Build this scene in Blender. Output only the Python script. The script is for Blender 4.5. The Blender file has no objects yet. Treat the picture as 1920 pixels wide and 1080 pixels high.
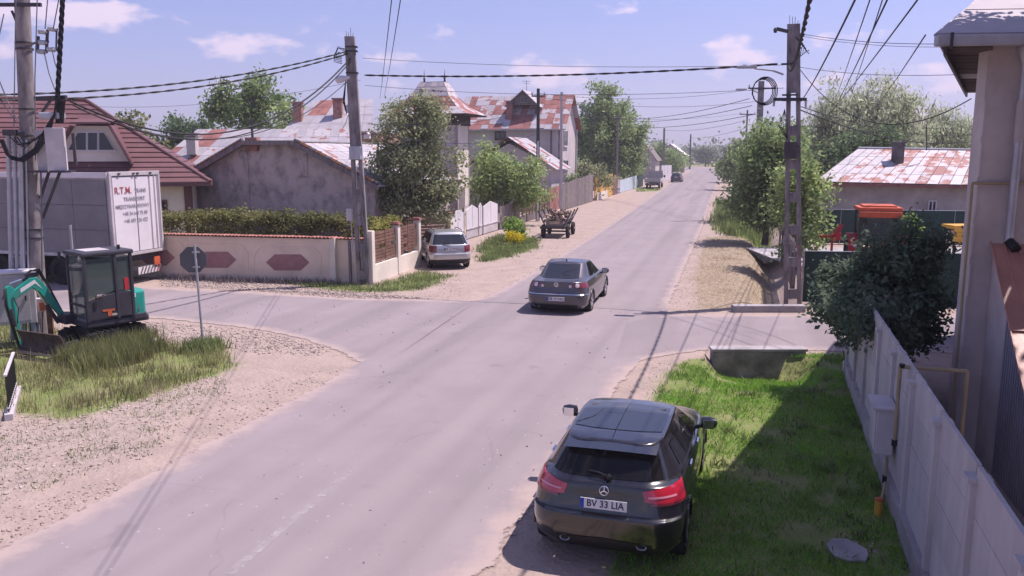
import bpy, bmesh, math, random
import numpy as np
from mathutils import Vector, Matrix
random.seed(7); rng = np.random.default_rng(7)
R = math.radians
scene = bpy.context.scene
C = scene.collection

# ------------------------------------------------------------------ camera
FPX, CAM_H, HORIZON = 1550.0, 4.6, 287.0
PITCH = math.atan((540 - HORIZON) / FPX)
cd = bpy.data.cameras.new('camera'); cam = bpy.data.objects.new('camera', cd); C.objects.link(cam)
cd.sensor_width = 36; cd.lens = 36 * FPX / 1920; cd.clip_start = 0.1; cd.clip_end = 3000
cam.location = (0, 0, CAM_H); cam.rotation_euler = (math.pi / 2 - PITCH, 0, 0)
scene.camera = cam

# ------------------------------------------------------------------ light
SUN_AZ = (0.945, 0.33)          # ground direction towards the sun
SUN_EL = R(62)
sd = bpy.data.lights.new('sun', 'SUN'); sun = bpy.data.objects.new('sun', sd); C.objects.link(sun)
sd.energy = 4.1; sd.angle = R(0.55); sd.color = (1.0, 0.89, 0.87)
sv = Vector((SUN_AZ[0] * math.cos(SUN_EL), SUN_AZ[1] * math.cos(SUN_EL), math.sin(SUN_EL)))
sun.rotation_euler = sv.to_track_quat('Z', 'Y').to_euler(); sun.location = (40, 14, 80)
world = bpy.data.worlds.new('World'); scene.world = world; world.use_nodes = True
nt = world.node_tree; nt.nodes.clear()
def wn(t, **k):
    n = nt.nodes.new(t)
    for a, b in k.items(): setattr(n, a, b)
    return n
sky = wn('ShaderNodeTexSky', sky_type='NISHITA', sun_disc=False)
sky.sun_elevation = SUN_EL; sky.sun_rotation = math.atan2(SUN_AZ[0], SUN_AZ[1])
sky.air_density = 1.0; sky.dust_density = 0.5; sky.ozone_density = 2.2
tint = wn('ShaderNodeMix', data_type='RGBA', blend_type='MULTIPLY'); tint.inputs[0].default_value = 1
tint.inputs[7].default_value = (1.04, 0.88, 1.13, 1)
nt.links.new(sky.outputs[0], tint.inputs[6])
# towards the horizon the camera's white balance leaves the air lavender
tcz = wn('ShaderNodeTexCoord'); sxz = wn('ShaderNodeSeparateXYZ'); mrz = wn('ShaderNodeMapRange'); mrz.inputs[1].default_value = 0.0; mrz.inputs[2].default_value = 0.4
nt.links.new(tcz.outputs['Generated'], sxz.inputs[0]); nt.links.new(sxz.outputs[2], mrz.inputs[0])
tmix = wn('ShaderNodeMix', data_type='RGBA'); tmix.inputs[6].default_value = (0.53, 0.525, 0.87, 1); tmix.inputs[7].default_value = (0.88, 0.81, 1.10, 1)
nt.links.new(mrz.outputs[0], tmix.inputs[0]); nt.links.new(tmix.outputs[2], tint.inputs[7])
tc = wn('ShaderNodeTexCoord'); mp = wn('ShaderNodeMapping'); mp.inputs['Scale'].default_value = (8, 8, 19)
mp.inputs['Location'].default_value = (2.25, 0.3, 0.4)
nz = wn('ShaderNodeTexNoise'); nz.inputs['Scale'].default_value = 1; nz.inputs['Detail'].default_value = 7; nz.inputs['Roughness'].default_value = 0.55
rp = wn('ShaderNodeValToRGB'); rp.color_ramp.elements[0].position = 0.565; rp.color_ramp.elements[1].position = 0.64
nt.links.new(tc.outputs['Generated'], mp.inputs[0]); nt.links.new(mp.outputs[0], nz.inputs[0]); nt.links.new(nz.outputs[0], rp.inputs[0])
cl = wn('ShaderNodeMix', data_type='RGBA'); cl.inputs[7].default_value = (7.6, 6.1, 7.0, 1)
cm = wn('ShaderNodeMath', operation='MULTIPLY'); cm.inputs[1].default_value = 0.8
nt.links.new(rp.outputs[0], cm.inputs[0]); nt.links.new(cm.outputs[0], cl.inputs[0]); nt.links.new(tint.outputs[2], cl.inputs[6])
bg = wn('ShaderNodeBackground'); bg.inputs[1].default_value = 0.088
wo = wn('ShaderNodeOutputWorld'); nt.links.new(cl.outputs[2], bg.inputs[0]); nt.links.new(bg.outputs[0], wo.inputs[0])
vs = scene.view_settings; vs.view_transform = 'Standard'; vs.look = 'None'; vs.exposure = 0.84; vs.gamma = 1
scene.cycles.use_denoising = True
scene.cycles.max_bounces = 6; scene.cycles.transparent_max_bounces = 8

# ------------------------------------------------------------------ where photograph points lie on the ground / at a distance
def ray(u, v):
    a = (u - 960) / FPX; b = (540 - v) / FPX
    return Vector((a, math.cos(PITCH) + math.sin(PITCH) * b, -math.sin(PITCH) + math.cos(PITCH) * b))
def G(u, v, z=0.0):
    d = ray(u, v); t = (z - CAM_H) / d.z
    return Vector((d.x * t, d.y * t, z))
def A(u, v, Y):
    d = ray(u, v); t = Y / d.y
    return Vector((d.x * t, Y, CAM_H + d.z * t))
RD = Vector((0.2754, 0.9613, 0)); RN = Vector((0.9613, -0.2754, 0))   # along the main road / across it to the right
def PL(u, v, P0, dr):      # a facade point: on the upright plane through P0 along dr
    d = ray(u, v); n = Vector((-dr[1], dr[0], 0)); P0 = Vector((P0[0], P0[1], 0))
    t = n.dot(P0) / n.dot(d)
    return Vector((d.x * t, d.y * t, CAM_H + d.z * t))

# ------------------------------------------------------------------ materials
def mat(name, col, rough=0.8, var=0.18, scale=2.0, bump=0.15, bscale=30.0, metal=0.0, spec=0.3, col2=None, obj_var=0.0, coat=0.0, leaf=False, thresh=None, stretch=None, island=0.0):
    m = bpy.data.materials.new(name); m.use_nodes = True; t = m.node_tree; t.nodes.clear()
    N = lambda ty: t.nodes.new(ty); L = t.links.new
    out = N('ShaderNodeOutputMaterial'); bs = N('ShaderNodeBsdfPrincipled'); L(bs.outputs[0], out.inputs[0])
    bs.inputs['Roughness'].default_value = rough; bs.inputs['Metallic'].default_value = metal
    bs.inputs['Specular IOR Level'].default_value = spec
    if coat: bs.inputs['Coat Weight'].default_value = coat; bs.inputs['Coat Roughness'].default_value = 0.05
    geo = N('ShaderNodeNewGeometry')
    pos = geo.outputs['Position']
    if stretch:
        mpn = N('ShaderNodeMapping'); mpn.inputs['Scale'].default_value = stretch; L(pos, mpn.inputs[0]); pos = mpn.outputs[0]
    c2 = col2 if col2 else tuple(max(0, c * (1 - var * 2)) for c in col)
    mix = N('ShaderNodeMix'); mix.data_type = 'RGBA'
    c1 = col if col2 else tuple(min(1, c * (1 + var)) for c in col)
    mix.inputs[6].default_value = (*c1, 1); mix.inputs[7].default_value = (*c2, 1)
    no = N('ShaderNodeTexNoise'); no.inputs['Scale'].default_value = scale; no.inputs['Detail'].default_value = 6; no.inputs['Roughness'].default_value = 0.6
    L(pos, no.inputs[0])
    rmp = N('ShaderNodeValToRGB')
    lo, hi = thresh if thresh else (0.3, 0.7)
    rmp.color_ramp.elements[0].position = lo; rmp.color_ramp.elements[1].position = hi
    L(no.outputs[0], rmp.inputs[0]); L(rmp.outputs[0], mix.inputs[0])
    colout = mix.outputs[2]
    if obj_var or island:
        hs = N('ShaderNodeHueSaturation')
        if obj_var:
            oi = N('ShaderNodeObjectInfo'); src = oi.outputs['Random']; amt = obj_var
        else:
            src = geo.outputs['Random Per Island']; amt = island
        mr = N('ShaderNodeMapRange'); mr.inputs[3].default_value = 1 - amt; mr.inputs[4].default_value = 1 + amt
        L(src, mr.inputs[0]); L(mr.outputs[0], hs.inputs['Value']); L(colout, hs.inputs['Color']); colout = hs.outputs[0]
        if island:
            mh = N('ShaderNodeMapRange'); mh.inputs[3].default_value = 0.47; mh.inputs[4].default_value = 0.53
            ml = N('ShaderNodeMath'); ml.operation = 'FRACT'; mm = N('ShaderNodeMath'); mm.operation = 'MULTIPLY'; mm.inputs[1].default_value = 7.31
            L(src, mm.inputs[0]); L(mm.outputs[0], ml.inputs[0]); L(ml.outputs[0], mh.inputs[0]); L(mh.outputs[0], hs.inputs['Hue'])
    L(colout, bs.inputs['Base Color'])
    if bump:
        n2 = N('ShaderNodeTexNoise'); n2.inputs['Scale'].default_value = bscale; n2.inputs['Detail'].default_value = 5
        L(geo.outputs['Position'], n2.inputs[0])
        bp = N('ShaderNodeBump'); bp.inputs['Strength'].default_value = bump; bp.inputs['Distance'].default_value = 0.02
        L(n2.outputs[0], bp.inputs['Height']); L(bp.outputs[0], bs.inputs['Normal'])
        mr2 = N('ShaderNodeMapRange'); mr2.inputs[3].default_value = max(0, rough - 0.08); mr2.inputs[4].default_value = min(1, rough + 0.1)
        L(no.outputs[0], mr2.inputs[0]); L(mr2.outputs[0], bs.inputs['Roughness'])
    if leaf:
        tr = N('ShaderNodeBsdfTranslucent'); ms = N('ShaderNodeMixShader'); ms.inputs[0].default_value = 0.5
        L(colout, tr.inputs[0]); L(bs.outputs[0], ms.inputs[1]); L(tr.outputs[0], ms.inputs[2]); L(ms.outputs[0], out.inputs[0])
    return m
def glass(name, col, rough=0.03, alpha=None):
    m = bpy.data.materials.new(name); m.use_nodes = True; b = m.node_tree.nodes['Principled BSDF']
    b.inputs['Base Color'].default_value = (*col, 1); b.inputs['Roughness'].default_value = rough; b.inputs['Specular IOR Level'].default_value = 0.6
    if alpha is not None:
        t = m.node_tree; tr = t.nodes.new('ShaderNodeBsdfTransparent'); mx = t.nodes.new('ShaderNodeMixShader'); mx.inputs[0].default_value = alpha
        tr.inputs[0].default_value = (0.75, 0.8, 0.8, 1)
        t.links.new(tr.outputs[0], mx.inputs[1]); t.links.new(b.outputs[0], mx.inputs[2]); t.links.new(mx.outputs[0], t.nodes['Material Output'].inputs[0])
    return m
M = {}
def mm(key, *a, **k): M[key] = mat(key, *a, **k)
mm('concrete', (0.36, 0.33, 0.34), 0.9, 0.2, 1.5, 0.3, 40)
mm('concrete_old', (0.28, 0.25, 0.25), 0.92, 0.28, 2.2, 0.4, 30)
mm('pole_concrete', (0.25, 0.215, 0.22), 0.9, 0.28, 3, 0.3, 40, stretch=(2, 2, 0.6))
mm('curtain_grey', (0.20, 0.185, 0.20), 0.6, 0.1, 1.2, 0.15, 6)
mm('interior', (0.06, 0.055, 0.055), 0.8, 0.1)
mm('fence_concrete', (0.49, 0.455, 0.465), 0.9, 0.12, 2.0, 0.3, 60, obj_var=0.07, col2=(0.37, 0.34, 0.35), thresh=(0.35, 0.75), stretch=(1.6, 1.6, 0.5))
mm('plaster_cream', (0.70, 0.62, 0.54), 0.9, 0.08, 1.2, 0.15, 40)
mm('plaster_yellow', (0.72, 0.58, 0.46), 0.9, 0.1, 0.9, 0.15, 40)
mm('hexa_paint', (0.33, 0.17, 0.17), 0.85, 0.1, 4, 0.1)
mm('plaster_grey', (0.50, 0.435, 0.425), 0.92, 0.12, 1.4, 0.35, 60)
mm('plaster_white', (0.50, 0.44, 0.45), 0.9, 0.08, 0.8, 0.1, 40)
mm('plaster_ruin', (0.52, 0.43, 0.40), 0.95, 0.3, 1.9, 0.7, 9, col2=(0.27, 0.225, 0.22), thresh=(0.42, 0.66), stretch=(1, 1, 0.8))
mm('stain', (0.15, 0.13, 0.14), 0.95, 0.3, 2, 0.2)
mm('roof_burgundy', (0.14, 0.062, 0.066), 0.55, 0.12, 1.2, 0.1, 30, spec=0.4, obj_var=0.06)
mm('roof_trim', (0.15, 0.075, 0.075), 0.6, 0.1)
mm('zinc', (0.40, 0.37, 0.395), 0.55, 0.1, 1.8, 0.1, 20, metal=0.15, obj_var=0.07)
mm('zinc_rust', (0.43, 0.40, 0.42), 0.6, 0.1, 1.3, 0.15, 20, metal=0.1, col2=(0.30, 0.14, 0.12), thresh=(0.52, 0.57), stretch=(1, 1, 2.2), obj_var=0.05)
mm('zinc_rust_heavy', (0.43, 0.40, 0.42), 0.6, 0.1, 1.6, 0.15, 20, col2=(0.31, 0.14, 0.12), thresh=(0.44, 0.50), stretch=(1, 1, 2.0), obj_var=0.05)
mm('rust_sheet', (0.29, 0.125, 0.112), 0.75, 0.2, 1.6, 0.2, 20, obj_var=0.14)
mm('rust', (0.25, 0.12, 0.07), 0.85, 0.3, 6, 0.3)
mm('terracotta', (0.34, 0.15, 0.125), 0.8, 0.15, 4, 0.2, obj_var=0.15)
mm('brick', (0.33, 0.17, 0.14), 0.9, 0.25, 6, 0.4)
mm('wood_grey', (0.22, 0.18, 0.18), 0.9, 0.25, 3, 0.3, 20, obj_var=0.18, stretch=(4, 4, 0.6))
mm('wood_brown', (0.19, 0.10, 0.075), 0.75, 0.2, 3, 0.25, 20, obj_var=0.12)
mm('wood_dark', (0.075, 0.06, 0.065), 0.8, 0.2, 3, 0.2, 20, obj_var=0.1)
mm('wood_pale', (0.50, 0.38, 0.30), 0.9, 0.2, 3, 0.2, 20, obj_var=0.15)
mm('ochre', (0.62, 0.36, 0.10), 0.7, 0.1, 2, 0.1, obj_var=0.08)
mm('white_paint', (0.66, 0.61, 0.64), 0.6, 0.05, 1.5, 0.05, 20)
mm('white_dirty', (0.50, 0.455, 0.47), 0.75, 0.14, 1.2, 0.1, 20)
mm('pale_blue', (0.55, 0.62, 0.68), 0.7, 0.08, 2, 0.1, obj_var=0.06)
mm('galv', (0.42, 0.42, 0.46), 0.45, 0.1, 3, 0.08, 20, metal=0.4)
mm('steel_dark', (0.06, 0.055, 0.065), 0.5, 0.15, 4, 0.1, metal=0.3)
mm('black_plastic', (0.018, 0.018, 0.02), 0.45, 0.1, 5, 0.05)
mm('rubber', (0.022, 0.021, 0.022), 0.85, 0.2, 8, 0.2, 60)
mm('cable', (0.015, 0.014, 0.018), 0.6, 0.1, 4, 0)
mm('cable_grey', (0.17, 0.16, 0.18), 0.6, 0.1, 4, 0)
mm('teal', (0.014, 0.28, 0.225), 0.45, 0.12, 4, 0.06, spec=0.4, col2=(0.05, 0.19, 0.155), thresh=(0.45, 0.75))
mm('excavator_grey', (0.045, 0.042, 0.055), 0.45, 0.15, 3, 0.06)
mm('chrome', (0.75, 0.75, 0.78), 0.12, 0.05, 3, 0, metal=1.0)
mm('alloy', (0.48, 0.48, 0.50), 0.3, 0.1, 3, 0, metal=0.8)
mm('paint_black', (0.010, 0.009, 0.011), 0.22, 0.1, 2, 0, spec=0.55, coat=0.9)
mm('paint_grey', (0.070, 0.064, 0.076), 0.28, 0.06, 2, 0, spec=0.5, coat=0.8, metal=0.3)
mm('paint_silver', (0.46, 0.46, 0.48), 0.3, 0.04, 2, 0, spec=0.5, coat=0.6, metal=0.5)
mm('paint_navy', (0.022, 0.022, 0.035), 0.3, 0.06, 2, 0, spec=0.5, coat=0.8)
mm('lens_red', (0.42, 0.01, 0.03), 0.12, 0.1, 6, 0, spec=0.6, coat=0.9)
mm('lens_dark_red', (0.16, 0.012, 0.02), 0.15, 0.1, 6, 0, spec=0.6, coat=0.8)
mm('lens_pink', (0.60, 0.22, 0.28), 0.2, 0.05, 6, 0, spec=0.6, coat=0.6)
mm('lens_clear', (0.62, 0.58, 0.60), 0.15, 0.05, 6, 0, spec=0.6, coat=0.8)
mm('plate_white', (0.66, 0.64, 0.66), 0.5, 0.03, 6, 0)
mm('plate_blue', (0.02, 0.05, 0.35), 0.5, 0.03, 6, 0)
mm('print_black', (0.02, 0.02, 0.025), 0.6, 0.03, 6, 0)
mm('print_grey', (0.27, 0.255, 0.29), 0.6, 0.03, 6, 0)
mm('print_red', (0.36, 0.09, 0.10), 0.6, 0.03, 6, 0)
mm('orange_paint', (0.52, 0.11, 0.05), 0.5, 0.12, 3, 0.06)
mm('red_paint', (0.45, 0.03, 0.04), 0.5, 0.12, 3, 0.06)
mm('yellow_paint', (0.62, 0.33, 0.05), 0.55, 0.1, 3, 0.06)
mm('gas_pipe', (0.34, 0.27, 0.17), 0.5, 0.1, 4, 0.05)
mm('tarp_grey', (0.115, 0.11, 0.125), 0.6, 0.1, 1.2, 0.1, 6)
mm('mesh_green', (0.022, 0.048, 0.044), 0.9, 0.15, 2, 0.2, 50)
mm('seat_black', (0.02, 0.02, 0.022), 0.8, 0.1)
mm('firewood', (0.20, 0.14, 0.12), 0.95, 0.35, 9, 0.4, obj_var=0.3)
mm('wood_end', (0.50, 0.38, 0.30), 0.9, 0.2, 9, 0.3, obj_var=0.2)
mm('bark', (0.13, 0.10, 0.085), 0.95, 0.3, 5, 0.5, 14)
mm('sheet_blue', (0.16, 0.19, 0.27), 0.5, 0.1, 2, 0.1)
mm('sheet_red', (0.40, 0.185, 0.14), 0.32, 0.12, 2, 0.05, 20, obj_var=0.06, spec=0.6)
mm('sheet_white', (0.40, 0.355, 0.385), 0.6, 0.05, 1.5, 0.05, 20)
mm('blade_brown', (0.075, 0.052, 0.05), 0.8, 0.3, 5, 0.2)
mm('corrugated', (0.30, 0.28, 0.33), 0.55, 0.1, 2, 0.1, metal=0.1)
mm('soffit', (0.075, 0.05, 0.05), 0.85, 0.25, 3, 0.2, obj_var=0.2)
mm('stone', (0.40, 0.325, 0.29), 0.9, 0.25, 7, 0.3, 30, island=0.35)
mm('straw_soil', (0.42, 0.31, 0.24), 0.95, 0.25, 4, 0.5, 20)
G_DARK = glass('glass_dark', (0.012, 0.012, 0.016))
G_TINT = glass('glass_tint', (0.02, 0.022, 0.028), 0.02)
G_WIN = glass('glass_window', (0.03, 0.035, 0.05))
G_REAR = glass('glass_rear', (0.03, 0.028, 0.03), 0.02, 0.42)
G_CAB = glass('glass_cab', (0.10, 0.13, 0.13), 0.05, 0.45)
def leafmat(key, c, isl=0.4): M[key] = mat(key, c, 0.6, 0.22, 0.7, 0, leaf=True, island=isl, spec=0.25)
leafmat('leaf_mid', (0.218, 0.295, 0.116)); leafmat('leaf_light', (0.322, 0.413, 0.158)); leafmat('leaf_dark', (0.138, 0.201, 0.100))
leafmat('leaf_olive', (0.293, 0.319, 0.173)); leafmat('leaf_grey', (0.483, 0.519, 0.357)); leafmat('leaf_yellow', (0.324, 0.311, 0.081))
leafmat('leaf_shrub', (0.15, 0.205, 0.135), 0.3); leafmat('leaf_hedge', (0.21, 0.215, 0.08)); leafmat('leaf_lime', (0.216, 0.338, 0.068))
leafmat('leaf_gold', (0.675, 0.567, 0.027)); leafmat('leaf_far', (0.230, 0.277, 0.189)); leafmat('leaf_poplar', (0.299, 0.389, 0.168))
leafmat('blade_green', (0.23, 0.44, 0.06), 0.35); leafmat('blade_tall', (0.28, 0.29, 0.12), 0.4); leafmat('blade_dry', (0.40, 0.325, 0.215), 0.35); leafmat('blade_weed', (0.21, 0.26, 0.10), 0.4)

# ------------------------------------------------------------------ mesh building
ROOT = {}
class MB:
    def __init__(s): s.v = []; s.f = []
    def add(s, vs_, fs_):
        k = len(s.v); s.v += [tuple(p) for p in vs_]; s.f += [tuple(i + k for i in f) for f in fs_]; return s
    def box(s, c, d, rz=0.0, rx=0.0, ry=0.0):
        h = [x / 2 for x in d]; Mx = Matrix.Rotation(rz, 3, 'Z') @ Matrix.Rotation(ry, 3, 'Y') @ Matrix.Rotation(rx, 3, 'X'); c = Vector(c)
        P = [c + Mx @ Vector((sx * h[0], sy * h[1], sz * h[2])) for sz in (-1, 1) for sy in (-1, 1) for sx in (-1, 1)]
        return s.add(P, [(0, 2, 3, 1), (4, 5, 7, 6), (0, 1, 5, 4), (2, 6, 7, 3), (0, 4, 6, 2), (1, 3, 7, 5)])
    def bar(s, p0, p1, w, h, up=(0, 0, 1)):
        p0 = Vector(p0); p1 = Vector(p1); d = (p1 - p0).normalized(); up = Vector(up)
        if abs(d.dot(up)) > 0.98: up = Vector((0, 1, 0))
        a = d.cross(up).normalized() * (w / 2); b = a.cross(d).normalized() * (h / 2)
        P = [p0 - a - b, p0 + a - b, p0 + a + b, p0 - a + b, p1 - a - b, p1 + a - b, p1 + a + b, p1 - a + b]
        return s.add(P, [(0, 1, 2, 3), (7, 6, 5, 4), (0, 4, 5, 1), (1, 5, 6, 2), (2, 6, 7, 3), (3, 7, 4, 0)])
    def taper(s, p0, p1, w0, h0, w1, h1, ax=(1, 0, 0), ay=(0, 1, 0)):
        p0 = Vector(p0); p1 = Vector(p1); ax = Vector(ax); ay = Vector(ay); P = []
        for p, w, h in ((p0, w0, h0), (p1, w1, h1)):
            P += [p - ax * w / 2 - ay * h / 2, p + ax * w / 2 - ay * h / 2, p + ax * w / 2 + ay * h / 2, p - ax * w / 2 + ay * h / 2]
        return s.add(P, [(3, 2, 1, 0), (4, 5, 6, 7), (0, 1, 5, 4), (1, 2, 6, 5), (2, 3, 7, 6), (3, 0, 4, 7)])
    def tube(s, pts, r, n=8, caps=True):
        pts = [Vector(p) for p in pts]; m = len(pts); rr = r if isinstance(r, (list, tuple)) else [r] * m; k = len(s.v)
        d0 = (pts[1] - pts[0]).normalized(); ref = Vector((0, 0, 1)) if abs(d0.z) < 0.9 else Vector((1, 0, 0))
        for i, p in enumerate(pts):
            d = (pts[min(i + 1, m - 1)] - pts[max(i - 1, 0)]).normalized()
            a = d.cross(ref)
            if a.length < 1e-4: a = d.cross(Vector((0, 1, 0)))
            a.normalize(); b = a.cross(d).normalized(); ref = b if abs(d.dot(b)) < 0.9 else ref
            for j in range(n):
                t = 2 * math.pi * j / n; s.v.append(tuple(p + (a * math.cos(t) + b * math.sin(t)) * rr[i]))
        for i in range(m - 1):
            for j in range(n):
                s.f.append((k + i * n + j, k + i * n + (j + 1) % n, k + (i + 1) * n + (j + 1) % n, k + (i + 1) * n + j))
        if caps: s.f.append(tuple(k + j for j in range(n))[::-1]); s.f.append(tuple(k + (m - 1) * n + j for j in range(n)))
        return s
    def cyl(s, p0, p1, r0, r1=None, n=12): return s.tube([p0, p1], [r0, r0 if r1 is None else r1], n)
    def slab(s, poly, th):          # polygon of 3-D points thickened along its normal
        P = [Vector(p) for p in poly]; nrm = Vector((0, 0, 0))
        for i in range(len(P)): nrm += P[i].cross(P[(i + 1) % len(P)])
        nrm.normalize(); n = len(P); Q = [p + nrm * th for p in P]
        return s.add(P + Q, [tuple(range(n))[::-1], tuple(range(n, 2 * n))] + [(i, (i + 1) % n, n + (i + 1) % n, n + i) for i in range(n)])
    def extr(s, poly, vec):
        P = [Vector(p) for p in poly]; n = len(P); Q = [p + Vector(vec) for p in P]
        return s.add(P + Q, [tuple(range(n))[::-1], tuple(range(n, 2 * n))] + [(i, (i + 1) % n, n + (i + 1) % n, n + i) for i in range(n)])
    def lathe(s, c, axis, prof, n=24):      # prof: (offset along axis, radius)
        axis = Vector(axis).normalized(); c = Vector(c); ref = Vector((0, 0, 1)) if abs(axis.z) < 0.9 else Vector((1, 0, 0))
        a = axis.cross(ref).normalized(); b = a.cross(axis); k = len(s.v); m = len(prof)
        for o, r in prof:
            for j in range(n):
                t = 2 * math.pi * j / n; s.v.append(tuple(c + axis * o + (a * math.cos(t) + b * math.sin(t)) * r))
        for i in range(m - 1):
            for j in range(n): s.f.append((k + i * n + j, k + i * n + (j + 1) % n, k + (i + 1) * n + (j + 1) % n, k + (i + 1) * n + j))
        return s
    def rot(s, a):
        c_, s_ = math.cos(a), math.sin(a); s.v = [(x * c_ - y * s_, x * s_ + y * c_, z) for x, y, z in s.v]; return s
    def mesh(s, name, m, smooth=False, inv=None):
        me = bpy.data.meshes.new(name); vv = s.v if inv is None else [tuple(inv @ Vector(p)) for p in s.v]
        me.from_pydata(vv, [], s.f); me.update()
        bm = bmesh.new(); bm.from_mesh(me); bmesh.ops.recalc_face_normals(bm, faces=bm.faces); bm.to_mesh(me); bm.free()
        if smooth:
            me.polygons.foreach_set('use_smooth', [True] * len(me.polygons))
        me.materials.append(M[m] if isinstance(m, str) else m); return me
    def build(s, name, m, parent=None, smooth=False, world=False, bevel=0.0, label=None, kind=None):
        inv = None
        if world and parent is not None: inv = ROOT[parent.name].matrix_basis.inverted()
        o = bpy.data.objects.new(name, s.mesh(name, m, smooth, inv)); C.objects.link(o)
        if parent is not None: o.parent = parent; ROOT[o.name] = ROOT[parent.name]
        else: ROOT[o.name] = o
        if smooth:
            es = o.modifiers.new('split', 'EDGE_SPLIT'); es.split_angle = R(38)
        if bevel:
            b = o.modifiers.new('bevel', 'BEVEL'); b.width = bevel; b.segments = 2; b.limit_method = 'ANGLE'
        if label: o['label'] = label
        if kind: o['kind'] = kind
        return o
def tag(o, label, cat, group=None, kind=None):
    o['label'] = label; o['category'] = cat
    if group: o['group'] = group
    if kind: o['kind'] = kind
    return o
def struct(o): o['kind'] = 'structure'; return o
def thing(name, label, cat, loc=(0, 0, 0), rz=0.0, group=None):
    o = bpy.data.objects.new(name, None); C.objects.link(o); o.location = loc; o.rotation_euler = (0, 0, rz); o.empty_display_size = 0.2
    o.matrix_basis = Matrix.Translation(Vector(loc)) @ Matrix.Rotation(rz, 4, 'Z')
    ROOT[o.name] = o
    return tag(o, label, cat, group)
def inst(me, name, parent, loc, rz=0.0, sc=(1, 1, 1), mx=None):      # a piece sharing mesh data
    o = bpy.data.objects.new(name, me); C.objects.link(o); o.parent = parent
    o.matrix_basis = mx if mx is not None else Matrix.Translation(Vector(loc)) @ Matrix.Rotation(rz, 4, 'Z') @ Matrix.Diagonal((*sc, 1))
    ROOT[o.name] = ROOT[parent.name]; return o
def raw_mesh(name, V, F, m, parent=None, smooth=False):       # numpy arrays, equal face size
    me = bpy.data.meshes.new(name); V = np.asarray(V, np.float32); F = np.asarray(F, np.int32); k = F.shape[1]
    me.vertices.add(len(V)); me.vertices.foreach_set('co', V.ravel()); me.loops.add(F.size); me.loops.foreach_set('vertex_index', F.ravel())
    me.polygons.add(len(F)); me.polygons.foreach_set('loop_start', np.arange(0, F.size, k, dtype=np.int32))
    me.polygons.foreach_set('loop_total', np.full(len(F), k, np.int32))
    me.update(calc_edges=True)
    if smooth: me.polygons.foreach_set('use_smooth', np.ones(len(F), bool))
    me.materials.append(M[m] if isinstance(m, str) else m)
    o = bpy.data.objects.new(name, me); C.objects.link(o)
    if parent is not None: o.parent = parent; ROOT[o.name] = ROOT[parent.name]
    else: ROOT[o.name] = o
    return o
def text_mesh(txt, size, m, name, parent, mx, extrude=0.001, sx=1.0, bold=0.012):
    cu = bpy.data.curves.new('t', 'FONT'); cu.body = txt; cu.size = size; cu.align_x = 'CENTER'; cu.align_y = 'CENTER'; cu.extrude = extrude; cu.offset = size * bold; cu.resolution_u = 2
    to = bpy.data.objects.new('t', cu); C.objects.link(to)
    dg = bpy.context.evaluated_depsgraph_get(); me = bpy.data.meshes.new_from_object(to.evaluated_get(dg)); me.name = name
    bpy.data.objects.remove(to); bpy.data.curves.remove(cu)
    me.materials.clear(); me.materials.append(M[m])
    o = bpy.data.objects.new(name, me); C.objects.link(o); o.parent = parent; ROOT[o.name] = ROOT[parent.name]
    o.matrix_basis = mx @ Matrix.Diagonal((sx, 1, 1, 1)); return o

# ------------------------------------------------------------------ terrain
def gp(pts): return np.array([[G(u, v).x, G(u, v).y] for u, v in pts])
def seg_dist(P, a, b):
    d = b - a; t = np.clip(((P - a) @ d) / (d @ d + 1e-9), 0, 1); return np.linalg.norm(P - (a + t[:, None] * d), axis=1)
def inside(P, poly):
    x, y = P[:, 0], P[:, 1]; r = np.zeros(len(P), bool)
    for i in range(len(poly)):
        x0, y0 = poly[i]; x1, y1 = poly[(i + 1) % len(poly)]
        c = ((y0 > y) != (y1 > y)); r ^= c & (x < (x1 - x0) * (y - y0) / (y1 - y0 + 1e-12) + x0)
    return r
def sdist(P, poly):
    d = np.min([seg_dist(P, poly[i], poly[(i + 1) % len(poly)]) for i in range(len(poly))], axis=0)
    return np.where(inside(P, poly), d, -d)
DITCH_FAR = gp([(1456, 566), (1448, 500), (1434, 445), (1415, 410)])
DITCH_NEAR = np.array([G(1425, 659, 0.1).xy])
def gz(P):
    P = np.asarray(P, float).reshape(-1, 2); z = np.zeros(len(P))
    d = np.min([seg_dist(P, DITCH_FAR[i], DITCH_FAR[i + 1]) for i in range(len(DITCH_FAR) - 1)], axis=0)
    z -= 0.75 * np.exp(-(d / 0.65) ** 2)
    rel = P - np.array(DITCH_NEAR[0]); a = rel @ np.array(RD.xy); b = rel @ np.array(RN.xy)
    z -= 0.58 * np.exp(-(b / 1.08) ** 8) * np.clip(1 + a / 3.0, 0, 1) * (a < 0.12)
    return z
Z_GRASS_R = gp([(1238, 715), (1285, 676), (1345, 668), (1520, 664), (1602, 664), (1640, 800), (1725, 1080), (1745, 1240), (1120, 1240), (1150, 1060), (1190, 940), (1225, 780)])
Z_GRASS_L = gp([(-260, 585), (60, 596), (130, 632), (260, 632), (330, 645), (405, 652), (448, 690), (360, 718), (240, 755), (130, 788), (0, 768), (-320, 775)])
Z_GRAVEL = [gp([(-320, 785), (0, 772), (130, 785), (270, 735), (405, 700), (440, 725), (345, 790), (300, 850), (120, 905), (0, 955), (-320, 1060)]),
            gp([(245, 600), (420, 613), (500, 624), (625, 652), (605, 668), (480, 664), (400, 652), (270, 640)]),
            gp([(300, 520), (480, 530), (640, 545), (760, 555), (820, 562), (640, 560), (480, 546), (300, 537)])]
Z_GRASS_V = [gp([(520, 530), (640, 532), (700, 536), (790, 508), (850, 518), (790, 545), (650, 550)]), gp([(893, 462), (935, 440), (1005, 448), (1010, 465), (960, 482), (905, 492)]),
             gp([(1190, 352), (1240, 352), (1235, 358), (1195, 360)])]
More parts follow.
